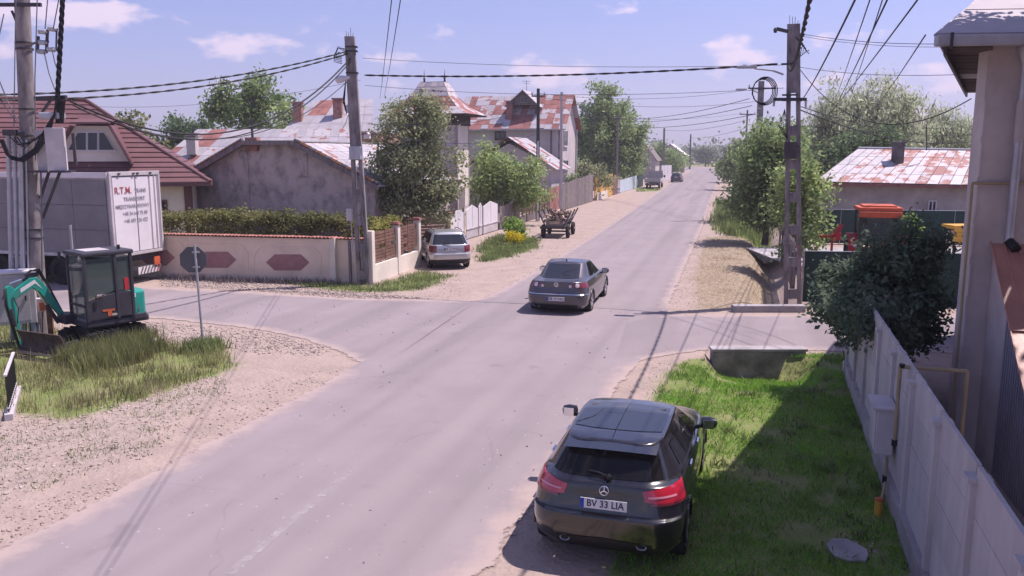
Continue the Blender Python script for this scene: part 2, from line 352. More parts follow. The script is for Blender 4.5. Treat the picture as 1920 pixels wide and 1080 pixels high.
Z_DRY = gp([(1325, 445), (1395, 440), (1448, 470), (1450, 570), (1375, 580), (1312, 580), (1300, 520)])
Z_WEED = gp([(1345, 378), (1430, 388), (1450, 455), (1380, 445), (1335, 432)])
gx = np.unique(np.concatenate([np.linspace(-900, -60, 14), np.linspace(-60, -16, 45), np.arange(-16, 16, 0.18), np.linspace(16, 60, 60), np.linspace(60, 900, 14)]))
gy = np.unique(np.concatenate([np.linspace(-120, 3, 14), np.arange(3, 34, 0.18), np.arange(34, 62, 0.5), np.linspace(62, 300, 60), np.linspace(300, 1500, 14)]))
XX, YY = np.meshgrid(gx, gy); P2 = np.stack([XX.ravel(), YY.ravel()], 1)
ZZ = gz(P2); nx = len(gx); ny = len(gy)
ii = (np.arange(ny - 1)[:, None] * nx + np.arange(nx - 1)[None, :]).ravel()
ground = raw_mesh('ground', np.column_stack([P2, ZZ]), np.column_stack([ii, ii + 1, ii + nx + 1, ii + nx]), 'straw_soil', smooth=True); struct(ground)
def soft(polys, s):
    w = np.zeros(len(P2))
    for p in (polys if isinstance(polys, list) else [polys]): w = np.maximum(w, np.clip(0.5 + sdist(P2, p) / (2 * s), 0, 1))
    return w
far_green = np.clip((np.abs(P2[:, 0] - (P2[:, 1] - 10) * 0.29) - 12 - P2[:, 1] * 0.02) / 10, 0, 1) * np.clip((P2[:, 1] - 20) / 20, 0, 1)
att = {'grass': np.maximum(np.maximum(soft([Z_GRASS_R, Z_GRASS_L], 0.5), 0.8 * soft(Z_GRASS_V + [Z_WEED], 0.7)), far_green), 'gravel': soft(Z_GRAVEL, 0.5), 'dry': soft(Z_DRY, 0.5)}
for k, w in att.items():
    a = ground.data.attributes.new(k, 'FLOAT', 'POINT'); a.data.foreach_set('value', w.astype(np.float32))
def ground_mat():
    m = bpy.data.materials.new('ground_dirt'); m.use_nodes = True; t = m.node_tree; t.nodes.clear(); N = t.nodes.new; L = t.links.new
    out = N('ShaderNodeOutputMaterial'); bs = N('ShaderNodeBsdfPrincipled'); L(bs.outputs[0], out.inputs[0]); bs.inputs['Roughness'].default_value = 0.95; bs.inputs['Specular IOR Level'].default_value = 0.15
    geo = N('ShaderNodeNewGeometry')
    def noise(s, d=6, r=0.6):
        n = N('ShaderNodeTexNoise'); n.inputs['Scale'].default_value = s; n.inputs['Detail'].default_value = d; n.inputs['Roughness'].default_value = r; L(geo.outputs['Position'], n.inputs[0]); return n.outputs[0]
    def ramp(i, lo, hi):
        r = N('ShaderNodeMapRange'); r.inputs[1].default_value = lo; r.inputs[2].default_value = hi; L(i, r.inputs[0]); return r.outputs[0]
    def mix(f, a, b):
        x = N('ShaderNodeMix'); x.data_type = 'RGBA'
        if isinstance(f, float): x.inputs[0].default_value = f
        else: L(f, x.inputs[0])
        for i, c in ((6, a), (7, b)):
            if isinstance(c, tuple): x.inputs[i].default_value = (*c, 1)
            else: L(c, x.inputs[i])
        return x.outputs[2]
    fine = noise(28, 8, 0.7); mid = noise(1.3); big = noise(0.35)
    dirt = mix(ramp(mid, 0.35, 0.68), (0.385, 0.298, 0.258), (0.30, 0.238, 0.21))
    dirt = mix(ramp(fine, 0.52, 0.72), dirt, (0.235, 0.19, 0.175))
    vo = N('ShaderNodeTexVoronoi'); vo.inputs['Scale'].default_value = 11; L(geo.outputs['Position'], vo.inputs[0])
    hsv = N('ShaderNodeSeparateColor'); L(vo.outputs['Color'], hsv.inputs[0])
    grav = mix(hsv.outputs[0], (0.255, 0.205, 0.18), (0.385, 0.31, 0.275))
    gras = mix(ramp(mid, 0.3, 0.7), (0.13, 0.19, 0.045), (0.24, 0.23, 0.11))
    dry = mix(ramp(noise(6), 0.35, 0.65), (0.36, 0.29, 0.20), (0.22, 0.175, 0.14))
    def mask(name, lo=0.35, hi=0.65, amp=1.1):
        a = N('ShaderNodeAttribute'); a.attribute_name = name
        s = N('ShaderNodeMath'); s.operation = 'MULTIPLY_ADD'; L(noise(2.4, 7, 0.7), s.inputs[0]); s.inputs[1].default_value = amp
        sub = N('ShaderNodeMath'); sub.operation = 'SUBTRACT'; L(a.outputs['Fac'], sub.inputs[0]); sub.inputs[1].default_value = amp * 0.5; L(sub.outputs[0], s.inputs[2])
        return ramp(s.outputs[0], lo, hi)
    c = mix(mask('gravel', 0.55, 1.25), dirt, grav); c = mix(mask('dry'), c, dry); c = mix(mask('grass'), c, gras)
    L(c, bs.inputs['Base Color'])
    ad = N('ShaderNodeMath'); ad.operation = 'ADD'; L(fine, ad.inputs[0]); L(vo.outputs['Distance'], ad.inputs[1])
    bp = N('ShaderNodeBump'); bp.inputs['Strength'].default_value = 0.6; bp.inputs['Distance'].default_value = 0.03; L(ad.outputs[0], bp.inputs['Height']); L(bp.outputs[0], bs.inputs['Normal'])
    return m
ground.data.materials.clear(); ground.data.materials.append(ground_mat())

def road_mat():
    m = bpy.data.materials.new('asphalt_worn'); m.use_nodes = True; t = m.node_tree; t.nodes.clear(); N = t.nodes.new; L = t.links.new
    out = N('ShaderNodeOutputMaterial'); bs = N('ShaderNodeBsdfPrincipled'); bs.inputs['Roughness'].default_value = 0.88; bs.inputs['Specular IOR Level'].default_value = 0.2
    geo = N('ShaderNodeNewGeometry')
    def noise(s, d=6, r=0.6, vec=None):
        n = N('ShaderNodeTexNoise'); n.inputs['Scale'].default_value = s; n.inputs['Detail'].default_value = d; n.inputs['Roughness'].default_value = r; L(vec or geo.outputs['Position'], n.inputs[0]); return n.outputs[0]
    def ramp(i, lo, hi, a=0.0, b=1.0):
        r = N('ShaderNodeMapRange'); r.inputs[1].default_value = lo; r.inputs[2].default_value = hi; r.inputs[3].default_value = a; r.inputs[4].default_value = b; L(i, r.inputs[0]); return r.outputs[0]
    def mix(f, a, b):
        x = N('ShaderNodeMix'); x.data_type = 'RGBA'
        if isinstance(f, float): x.inputs[0].default_value = f
        else: L(f, x.inputs[0])
        for i, c in ((6, a), (7, b)):
            if isinstance(c, tuple): x.inputs[i].default_value = (*c, 1)
            else: L(c, x.inputs[i])
        return x.outputs[2]
    mpn = N('ShaderNodeMapping'); mpn.vector_type = 'TEXTURE'; mpn.inputs['Rotation'].default_value = (0, 0, -math.atan2(RD.x, RD.y)); mpn.inputs['Scale'].default_value = (1.0, 14.0, 1); L(geo.outputs['Position'], mpn.inputs[0])
    c = mix(ramp(noise(0.6), 0.35, 0.65), (0.285, 0.240, 0.250), (0.245, 0.205, 0.215))
    c = mix(ramp(noise(1, 4, 0.5, mpn.outputs[0]), 0.38, 0.7), c, (0.215, 0.182, 0.19))
    cr_ = N('ShaderNodeAttribute'); cr_.attribute_name = 'cross'
    wv_ = N('ShaderNodeMath'); wv_.operation = 'MULTIPLY'; L(cr_.outputs['Fac'], wv_.inputs[0]); wv_.inputs[1].default_value = 25.13
    sn_ = N('ShaderNodeMath'); sn_.operation = 'COSINE'; L(wv_.outputs[0], sn_.inputs[0])
    tk_ = N('ShaderNodeMath'); tk_.operation = 'MULTIPLY'; L(ramp(sn_.outputs[0], -0.2, -1.0), tk_.inputs[0]); L(ramp(noise(1, 4, 0.5, mpn.outputs[0]), 0.3, 0.65, 0.0, 0.34), tk_.inputs[1])
    c = mix(tk_.outputs[0], c, (0.335, 0.285, 0.29))          # wheel-polished tracks
    c = mix(ramp(noise(0.9, 3, 0.5), 0.66, 0.72, 0, 0.5), c, (0.19, 0.16, 0.165))     # old oil stains and patches
    c = mix(ramp(noise(70, 3, 0.8), 0.55, 0.75, 0, 0.75), c, (0.15, 0.13, 0.135))
    v2 = N('ShaderNodeTexVoronoi'); v2.inputs['Scale'].default_value = 9.0; L(geo.outputs['Position'], v2.inputs[0]); sc2 = N('ShaderNodeSeparateColor'); L(v2.outputs['Color'], sc2.inputs[0])
    dot = ramp(v2.outputs['Distance'], 0.10, 0.20, 1, 0)
    def speck(ch, lo, amt):
        q = N('ShaderNodeMath'); q.operation = 'MULTIPLY'; L(dot, q.inputs[0]); L(ramp(sc2.outputs[ch], lo, lo + 0.02, 0, amt), q.inputs[1]); return q.outputs[0]
    c = mix(speck(0, 0.90, 0.7), c, (0.44, 0.38, 0.38)); c = mix(speck(1, 0.965, 0.6), c, (0.12, 0.10, 0.10))
    c = mix(ramp(noise(45, 3, 0.8), 0.68, 0.8, 0, 0.7), c, (0.46, 0.40, 0.41))
    # cracks
    vo = N('ShaderNodeTexVoronoi'); vo.feature = 'DISTANCE_TO_EDGE'; vo.inputs['Scale'].default_value = 0.22
    wv = N('ShaderNodeMix'); wv.data_type = 'RGBA'; wv.blend_type = 'ADD'; wv.inputs[0].default_value = 0.6
    nn = N('ShaderNodeTexNoise'); nn.inputs['Scale'].default_value = 1.2; nn.inputs['Detail'].default_value = 5; L(geo.outputs['Position'], nn.inputs[0]); L(geo.outputs['Position'], wv.inputs[6]); L(nn.outputs['Color'], wv.inputs[7]); L(wv.outputs[2], vo.inputs[0])
    cr = ramp(vo.outputs['Distance'], 0.0, 0.006, 1, 0)
    mk = N('ShaderNodeMath'); mk.operation = 'MULTIPLY'; L(cr, mk.inputs[0]); L(ramp(noise(0.3), 0.5, 0.62, 0, 0.4), mk.inputs[1])
    c = mix(mk.outputs[0], c, (0.12, 0.10, 0.105))
    a = N('ShaderNodeAttribute'); a.attribute_name = 'edge'
    s = N('ShaderNodeMath'); s.operation = 'MULTIPLY_ADD'; L(noise(1.6, 8, 0.75), s.inputs[0]); s.inputs[1].default_value = 1.5; L(a.outputs['Fac'], s.inputs[2])
    c = mix(ramp(s.outputs[0], 1.05, 1.55), c, (0.36, 0.285, 0.262))
    L(c, bs.inputs['Base Color'])
    bp = N('ShaderNodeBump'); bp.inputs['Strength'].default_value = 0.35; bp.inputs['Distance'].default_value = 0.01; L(noise(90, 3, 0.7), bp.inputs['Height']); L(bp.outputs[0], bs.inputs['Normal'])
    # crumbling rim: the last decimetres of asphalt break up irregularly
    tr = N('ShaderNodeBsdfTransparent'); ms = N('ShaderNodeMixShader')
    r2 = N('ShaderNodeMath'); r2.operation = 'MULTIPLY_ADD'; L(noise(2.2, 8, 0.75), r2.inputs[0]); r2.inputs[1].default_value = 0.9; L(a.outputs['Fac'], r2.inputs[2])
    L(ramp(r2.outputs[0], 1.28, 1.36), ms.inputs[0]); L(bs.outputs[0], ms.inputs[1]); L(tr.outputs[0], ms.inputs[2]); L(ms.outputs[0], out.inputs[0])
    return m
M['asphalt'] = road_mat()
def resample(P, n):
    P = np.asarray(P, float); d = np.concatenate([[0], np.cumsum(np.linalg.norm(np.diff(P, axis=0), axis=1))]); s = np.linspace(0, 1, n) ** 1.6 * d[-1]
    # smooth
    return np.column_stack([np.interp(s, d, P[:, k]) for k in (0, 1)])
def smooth2(P, it=6):
    P = P.copy()
    for _ in range(it): P[1:-1] = 0.25 * P[:-2] + 0.5 * P[1:-1] + 0.25 * P[2:]
    return P
def road(name, Lp, Rp, z, n=160, nc=25, ew=0.9, e0=True, e1=True, free=None):
    Lp = smooth2(resample(Lp, n)); Rp = smooth2(resample(Rp, n)); V = []; E = []; X_ = []
    W = np.linalg.norm(Rp - Lp, axis=1)
    f = 0.5 - 0.5 * np.cos(np.linspace(0, math.pi, nc))
    for i in range(n):
        for t in f:
            p = Lp[i] * (1 - t) + Rp[i] * t; V.append((p[0], p[1], z + 0.03 * 4 * t * (1 - t) * min(1, W[i] / 6)))
            e = 0; X_.append(t if name == 'main_road' else 0.0)
            if e0: e = max(e, 1 - t * W[i] / ew)
            if e1: e = max(e, 1 - (1 - t) * W[i] / ew)
            if free: e *= free(t, p)
            E.append(max(0, e))
    idx = [(i * nc + j, i * nc + j + 1, (i + 1) * nc + j + 1, (i + 1) * nc + j) for i in range(n - 1) for j in range(nc - 1)]
    o = raw_mesh(name, V, idx, 'asphalt', smooth=True); a = o.data.attributes.new('edge', 'FLOAT', 'POINT'); a.data.foreach_set('value', np.array(E, np.float32)); a2 = o.data.attributes.new('cross', 'FLOAT', 'POINT'); a2.data.foreach_set('value', np.array(X_, np.float32)); struct(o); return o
nl0 = np.array(G(0, 1025).xy); nlr = np.array((G(0, 1025) - RD * 14).xy)
MAIN_L = np.vstack([[nlr], gp([(0, 1025), (640, 700), (870, 577), (960, 530), (1057, 474), (1144, 420), (1233, 361), (1267, 336), (1290, 325), (1296, 320), (1280, 316.5), (1200, 315), (1080, 314.5)])])
MAIN_R = np.vstack([[np.array((G(915, 1080) - RD * 13).xy)], gp([(915, 1080), (1155, 755), (1265, 560), (1322, 420), (1344, 346), (1357, 328), (1358, 320), (1335, 315), (1260, 313), (1080, 312.5)])])
def junction(t, p):      # no dusty rim where the side roads open
    lo, hi = (17.9, 25.0) if t < 0.5 else (18.6, 23.6)
    return 0.0 if lo < p[1] < hi else min(1.0, min(abs(p[1] - lo), abs(p[1] - hi)) / 1.2)
road('main_road', MAIN_L, MAIN_R, 0.016, n=260, free=junction)
road('side_road', gp([(-500, 566), (0, 526), (255, 538), (480, 548), (674, 560), (900, 562)]), gp([(-500, 640), (0, 578), (289, 598), (496, 620), (616, 650), (700, 700)]), 0.010, n=60)
road('side_road', gp([(1180, 588), (1375, 590), (1512, 589), (1600, 592), (2000, 590), (2600, 585)]), gp([(1150, 690), (1250, 668), (1345, 655), (1513, 660), (1600, 662), (2000, 668), (2700, 672)]), 0.010, n=60)
# faded centre line
def paint_mat():
    m = mat('worn_paint', (0.46, 0.42, 0.43), 0.8, 0.08, 4, 0.1); t = m.node_tree; out = [n for n in t.nodes if n.type == 'OUTPUT_MATERIAL'][0]; b = [n for n in t.nodes if n.type == 'BSDF_PRINCIPLED'][0]
    tr = t.nodes.new('ShaderNodeBsdfTransparent'); ms = t.nodes.new('ShaderNodeMixShader'); g = t.nodes.new('ShaderNodeNewGeometry'); n = t.nodes.new('ShaderNodeTexNoise'); n.inputs['Scale'].default_value = 3.5; n.inputs['Detail'].default_value = 9; n.inputs['Roughness'].default_value = 0.8
    r = t.nodes.new('ShaderNodeMapRange'); r.inputs[1].default_value = 0.42; r.inputs[2].default_value = 0.66; r.inputs[4].default_value = 0.75
    t.links.new(g.outputs['Position'], n.inputs[0]); t.links.new(n.outputs[0], r.inputs[0]); t.links.new(r.outputs[0], ms.inputs[0]); t.links.new(tr.outputs[0], ms.inputs[1]); t.links.new(b.outputs[0], ms.inputs[2]); t.links.new(ms.outputs[0], out.inputs[0]); return m
M['worn_paint'] = paint_mat()
Lm = smooth2(resample(MAIN_L, 260)); Rm = smooth2(resample(MAIN_R, 260)); mid_line = 0.5 * (Lm + Rm)
def centre_dash(px0, px1, w=0.11):
    a = G(*px0); b = G(*px1); mb = MB(); n = Vector((-(b - a).y, (b - a).x, 0)).normalized() * w / 2; k = 10
    V = []
    for i in range(k + 1):
        p = a.lerp(b, i / k); V += [p - n + Vector((0, 0, 0.052)), p + n + Vector((0, 0, 0.052))]
    mb.add(V, [(2 * i, 2 * i + 1, 2 * i + 3, 2 * i + 2) for i in range(k)]); return struct(mb.build('centre_line', 'worn_paint'))
for p0, p1 in (((430, 1085), (660, 888)), ((1141, 500), (1224, 425)), ((1240, 408), (1264, 386)), ((1273, 377), (1283, 366))): centre_dash(p0, p1)

# ------------------------------------------------------------------ grass, weeds and stones
def scatter(poly, n):
    lo = poly.min(0); hi = poly.max(0); out = []
    while len(out) < n:
        P = rng.uniform(lo, hi, (n * 3, 2)); out += list(P[inside(P, poly)])
    return np.array(out[:n])
def patchy(P):      # slow irregular field, about 0 to 1
    x, y = P[:, 0], P[:, 1]
    f = np.sin(x * 2.1 + 1.3 * np.sin(y * 1.7)) + np.sin(y * 2.9 - 1.1 * np.sin(x * 2.3 + 0.4)) + 0.7 * np.sin(x * 5.3 + y * 4.1) + 0.5 * np.sin(x * 9.1 - y * 7.7)
    return np.clip(0.5 + f / 5, 0, 1)
def blades(name, label, P, h0, h1, w, m, lean=0.35, clump=0.0, cat='grass', thin=0.0):
    P = P[patchy(P) < 1 - thin * 0.5] if thin else P
    n = len(P)
    if clump:
        k = rng.integers(0, max(3, n // 60), n); c = P[rng.integers(0, n, max(3, n // 60))]; sel = rng.random(n) < 0.55
        P = P.copy(); P[sel] = c[k[sel]] + rng.normal(0, clump, (sel.sum(), 2))
    z = gz(P); a = rng.uniform(0, 2 * math.pi, n); h = rng.uniform(h0, h1, n) * rng.uniform(0.7, 1.1, n); b = rng.uniform(0, 2 * math.pi, n)
    wv = np.column_stack([np.cos(a), np.sin(a), np.zeros(n)]) * (w * rng.uniform(0.6, 1.3, n))[:, None] / 2
    le = np.column_stack([np.cos(b), np.sin(b), np.zeros(n)]) * (h * lean * rng.uniform(0.2, 1.4, n))[:, None]
    base = np.column_stack([P, z - 0.01]); up = np.zeros((n, 3)); up[:, 2] = h
    V = np.stack([base - wv, base + wv, base + up * 0.6 + le * 0.4 + wv * 0.7, base + up * 0.6 + le * 0.4 - wv * 0.7, base + up + le], 1).reshape(-1, 3)
    i = np.arange(n) * 5; F = np.concatenate([np.column_stack([i, i + 1, i + 2]), np.column_stack([i, i + 2, i + 3]), np.column_stack([i + 3, i + 2, i + 4])])
    o = raw_mesh(name, V, F, m); return tag(o, label, cat, kind='stuff')
def not_in(P, polys):
    k = np.ones(len(P), bool)
    for p in polys: k &= ~inside(P, p)
    return P[k]
blades('grass', 'short bright green grass on the verge beside the concrete fence', scatter(Z_GRASS_R, 70000), 0.03, 0.10, 0.011, 'blade_green', 0.7, clump=0.12, thin=0.55)
blades('weeds', 'broad-leaved weed tufts dotted through the shaded verge', scatter(Z_GRASS_R, 2600), 0.04, 0.16, 0.028, 'blade_weed', 0.9, clump=0.09, cat='weeds')
PL_ = scatter(Z_GRASS_L, 26000)
blades('grass', 'tall wild grass around the excavator', PL_, 0.05, 0.26, 0.015, 'blade_tall', 0.45, clump=0.14, thin=0.8)
blades('grass', 'rank grass growing up around the excavator tracks', scatter(gp([(110, 680), (180, 655), (285, 636), (310, 655), (270, 680), (150, 705)]), 6500), 0.2, 0.55, 0.018, 'blade_tall', 0.35, clump=0.14)
blades('grass', 'thin dry stalks among the tall grass by the excavator', scatter(Z_GRASS_L, 6000), 0.10, 0.42, 0.010, 'blade_dry', 0.3, clump=0.2)
for i, (z, l) in enumerate(zip(Z_GRASS_V, ('low grass at the foot of the yellow wall corner', 'grass on the verge in front of the white gates', 'grass patch behind the flatbed truck'))):
    blades('grass', l, scatter(z, (6000, 6000, 900)[i]), 0.04, (0.16, 0.25, 0.2)[i], (0.018, 0.03, 0.05)[i], 'blade_weed', 0.5, clump=0.18)
blades('grass', 'dry straw covering the ditch bank by the lattice pole', scatter(Z_DRY, 9000), 0.02, 0.10, 0.014, 'blade_dry', 2.2, clump=0.25)
blades('weeds', 'tall green weeds growing in the ditch below the leafy trees', scatter(Z_WEED, 5000), 0.2, 0.8, 0.05, 'blade_weed', 0.4, clump=0.3, cat='weeds')
wl = np.concatenate([scatter(gp([(300, 518), (470, 523), (625, 528), (640, 536), (480, 533), (300, 527)]), 2500)])
blades('weeds', 'dead dark weeds along the foot of the yellow wall', wl, 0.08, 0.3, 0.02, 'wood_grey', 0.5, clump=0.2, cat='weeds')
blades('weeds', 'leafy weed clump at the foot of the octagonal sign', np.array(G(385, 655).xy) + rng.normal(0, 0.22, (900, 2)), 0.1, 0.38, 0.03, 'blade_weed', 0.6, cat='weeds')
blades('grass', 'sparse tufts growing through the gravel by the road', scatter(Z_GRAVEL[0], 4500), 0.02, 0.09, 0.012, 'blade_weed', 0.7, clump=0.12)
def stones(name, label, P, s0, s1, m='stone', lift=0.0):
    t = (1 + 5 ** 0.5) / 2
    iv = np.array([(-1, t, 0), (1, t, 0), (-1, -t, 0), (1, -t, 0), (0, -1, t), (0, 1, t), (0, -1, -t), (0, 1, -t), (t, 0, -1), (t, 0, 1), (-t, 0, -1), (-t, 0, 1)]) / 1.9
    fc = np.array([(0, 11, 5), (0, 5, 1), (0, 1, 7), (0, 7, 10), (0, 10, 11), (1, 5, 9), (5, 11, 4), (11, 10, 2), (10, 7, 6), (7, 1, 8), (3, 9, 4), (3, 4, 2), (3, 2, 6), (3, 6, 8), (3, 8, 9), (4, 9, 5), (2, 4, 11), (6, 2, 10), (8, 6, 7), (9, 8, 1)])
    n = len(P); s = rng.uniform(s0, s1, n) * rng.uniform(0.5, 1, n); a = rng.uniform(0, 6.28, n); z = gz(P)
    V = iv[None] * rng.uniform(0.7, 1.3, (n, 12, 1)) * s[:, None, None] * np.stack([rng.uniform(0.8, 1.3, n), rng.uniform(0.7, 1, n), rng.uniform(0.4, 0.7, n)], 1)[:, None, :]
    x = V[..., 0] * np.cos(a)[:, None] - V[..., 1] * np.sin(a)[:, None]; y = V[..., 0] * np.sin(a)[:, None] + V[..., 1] * np.cos(a)[:, None]
    V = np.stack([x + P[:, 0:1], y + P[:, 1:2], V[..., 2] + z[:, None] + s[:, None] * 0.25 + lift], -1).reshape(-1, 3)
    F = (fc[None] + (np.arange(n) * 12)[:, None, None]).reshape(-1, 3)
    return tag(raw_mesh(name, V, F, m), label, 'gravel', kind='stuff')
stones('gravel', 'crushed stone strewn along the left road shoulder', scatter(Z_GRAVEL[0], 1900), 0.008, 0.036)
stones('gravel', 'pale crushed stone beside the side road near the sign', scatter(Z_GRAVEL[1], 1500), 0.012, 0.045)
stones('gravel', 'gravel strip between the side road and the yellow wall', scatter(Z_GRAVEL[2], 2200), 0.02, 0.05)
pts = np.concatenate([scatter(gp([(330, 800), (450, 720), (640, 690), (600, 760), (400, 850)]), 500), scatter(gp([(560, 545), (860, 520), (900, 560), (700, 562)]), 500), scatter(gp([(1180, 740), (1250, 620), (1300, 440), (1330, 440), (1310, 580), (1235, 720)]), 700), scatter(gp([(900, 500), (1060, 440), (1180, 380), (1130, 420), (960, 525)]), 400), scatter(gp([(0, 960), (200, 900), (250, 920), (0, 1020)]), 250)])
stones('debris', 'small dark grit lying on the asphalt', np.concatenate([scatter(gp([(200, 1075), (640, 720), (1000, 560), (1180, 560), (1100, 760), (950, 1075)]), 200), scatter(gp([(300, 560), (700, 580), (900, 600), (700, 660)]), 100)]), 0.008, 0.024, 'concrete_old', 0.04).__setitem__('category', 'debris')
stones('gravel', 'small stones scattered over the bare dirt shoulders', pts, 0.008, 0.03)

# ------------------------------------------------------------------ trees
def leaf_mass(name, centers, outward, spread, leaf, n, m, parent, flat=0.75, droop=0.0):
    k = rng.integers(0, len(centers), n); c = centers[k]; off = rng.normal(0, 1, (n, 3)) * spread * np.array([1, 1, flat])
    if droop: off[:, 2] -= np.abs(rng.normal(0, 1, n)) * droop
    p = c + off; nrm = outward[k] * 0.5 + rng.normal(0, 1, (n, 3)) * 0.75 + np.array([0, 0, 0.45]); nrm /= np.linalg.norm(nrm, axis=1)[:, None] + 1e-9
    t = rng.normal(0, 1, (n, 3))
    if droop: t = np.array([0, 0, -1.0]) + rng.normal(0, 0.35, (n, 3))
    a = t - nrm * (t * nrm).sum(1)[:, None]; a /= np.linalg.norm(a, axis=1)[:, None] + 1e-9; b = np.cross(nrm, a)
    s = (leaf * rng.uniform(0.55, 1.3, n))[:, None]; wd = 0.55 if not droop else 0.3
    V = np.stack([p - a * s * 0.5, p + b * s * wd * 0.5 - a * s * 0.05, p + a * s * 0.5, p - b * s * wd * 0.5 - a * s * 0.05], 1).reshape(-1, 3)
    i = np.arange(n) * 4; return raw_mesh(name, V, np.column_stack([i, i + 1, i + 2, i + 3]), m, parent)
def tree(name, label, base, crown, n, leaf, m, tr=0.15, nclump=70, spread=0.45, cat='tree', group=None, limbs=9, droop=0.0, lean=(0, 0), bark='bark', inner=0.5):
    th = thing(name, label, cat, base, 0, group)
    vol = np.array([c[3] * c[4] * c[5] for c in crown]); vol = vol / vol.sum(); cs = []; outs = []
    for _ in range(nclump):
        c = crown[rng.choice(len(crown), p=vol)]; d = rng.normal(0, 1, 3); d /= np.linalg.norm(d); r = rng.random() ** inner * rng.uniform(0.8, 1.08)
        cs.append((c[0] + d[0] * c[3] * r, c[1] + d[1] * c[4] * r, c[2] + d[2] * c[5] * r)); outs.append(d)
    cs = np.array(cs); outs = np.array(outs)
    leaf_mass('crown', cs, outs, spread, leaf, n, m, th, droop=droop)
    mb = MB(); ztop = max(c[2] for c in crown); zlow = min(c[2] - c[5] for c in crown)
    cx, cy = crown[0][0] + lean[0], crown[0][1] + lean[1]; fork = max(0.5, min(ztop * 0.55, zlow + 0.6))
    tp = [Vector((0, 0, -0.15)), Vector((cx * 0.1 + 0.05, cy * 0.1, fork * 0.5)), Vector((cx * 0.4, cy * 0.4, fork)), Vector((cx * 0.8, cy * 0.8, (fork + ztop) / 2)), Vector((cx, cy, ztop))]
    mb.tube(tp, [tr * 1.25, tr, tr * 0.8, tr * 0.5, tr * 0.18], 9)
    for j in rng.permutation(len(cs))[:limbs]:
        f = rng.uniform(0.35, 0.9); a = tp[2].lerp(tp[4], f * 0.7); e = Vector(cs[j]); mid = a.lerp(e, 0.5) + Vector((rng.normal(0, 0.1), rng.normal(0, 0.1), 0.12 * (e - a).length))
        mb.tube([a, mid, e], [tr * 0.42, tr * 0.26, tr * 0.08], 6)
    mb.build('trunk', bark, th, smooth=True); return th
tree('tree', 'big olive-brown tree rising behind the middle lattice pole', (-4.55, 38.5, 0), [(0, 0, 4.6, 2.0, 1.9, 2.5), (0.7, 0, 6.2, 1.2, 1.2, 1.6), (-0.9, 0, 3.2, 1.3, 1.4, 1.8), (1.2, 0.3, 3.6, 1.2, 1.2, 1.9), (0.3, -0.2, 2.4, 1.9, 1.4, 1.3)], 24000, 0.17, 'leaf_olive', 0.17, 150, 0.30, limbs=18)
tree('tree', 'rounded bright green tree above the grey and lattice fences', (-0.4, 53.5, 0), [(0, 0, 3.1, 2.5, 2.2, 2.0), (-0.9, 0, 3.9, 1.5, 1.5, 1.6), (1.4, 0, 2.5, 1.5, 1.4, 1.3), (-1.2, 0, 2.2, 1.4, 1.4, 1.2)], 12000, 0.23, 'leaf_light', 0.16, 80, 0.40)
tree('tree', 'tall dense green tree behind the ochre gate, tallest along the road', (12.3, 108, 0), [(0, 0, 7.2, 5.2, 4.0, 4.4), (-0.3, 0, 10.8, 3.4, 2.8, 3.4), (-2.8, 0, 6.2, 3.1, 2.6, 3.4), (2.9, 0, 6.4, 3.1, 2.6, 3.4), (0.2, 0, 4, 5.4, 3.6, 2.8)], 34000, 0.40, 'leaf_poplar', 0.32, 270, 0.55)
tree('tree', 'open-crowned tree with dark branches behind the long tin roof', (-22.3, 70, 0), [(0, 0, 8.9, 2.9, 2.6, 2.4), (1.6, 0, 9.6, 2.2, 2.2, 2.0), (-1.9, 0, 8.0, 1.9, 1.9, 1.5), (1.4, 0, 7.0, 2.2, 2.0, 1.6)], 7000, 0.34, 'leaf_mid', 0.26, 60, 0.42, limbs=22, inner=0.35)
tree('tree', 'dark green pointed tree left of the open-crowned tree', (-31.2, 80, 0), [(0, 0, 6.4, 2.4, 2, 2.5), (1.5, 0, 5.8, 1.8, 1.6, 2.0), (-1.3, 0, 5.7, 1.4, 1.4, 2.1)], 5000, 0.40, 'leaf_dark', 0.2, 45, 0.45)
tree('tree', 'yellowish green tree peeping over the burgundy roof', (-28.2, 62, 0), [(0, 0, 5.0, 2.2, 2, 2.2), (1.6, 0, 4.3, 1.8, 1.8, 2.0)], 4200, 0.36, 'leaf_hedge', 0.18, 40, 0.45)
tree('tree', 'light green tree right of the open-crowned tree', (-17.2, 66, 0), [(0, 0, 6.0, 2.2, 2.2, 2.2), (-1.8, 0, 5.4, 1.8, 1.8, 1.7)], 4200, 0.34, 'leaf_light', 0.18, 40, 0.45)
tree('tree', 'leafy green tree left of the right lattice pole', (13.2, 43, 0), [(0, 0, 3.6, 1.7, 1.8, 2.6), (0.4, 0, 4.9, 1.3, 1.3, 1.5), (-0.6, -0.3, 2.0, 1.3, 1.4, 1.5), (1.0, -0.8, 2.2, 1.5, 1.5, 1.7)], 14000, 0.24, 'leaf_mid', 0.15, 80, 0.42)
tree('tree', 'round-headed green tree behind the leafy roadside tree', (17.4, 56, 0), [(0, 0, 4.3, 1.9, 2.0, 2.4), (1.0, 0, 5.3, 1.4, 1.4, 1.5), (-0.5, 0, 2.4, 1.5, 1.5, 1.7)], 9000, 0.28, 'leaf_poplar', 0.15, 60, 0.45)
tree('tree', 'low dark bushy tree where the road narrows on the right', (23.2, 78, 0), [(0, 0, 3.2, 2.2, 2.0, 2.2), (1.9, 0, 4.2, 1.8, 1.8, 2.0), (-0.9, 0, 2.0, 1.5, 1.5, 1.7)], 7000, 0.32, 'leaf_mid', 0.15, 50, 0.5)
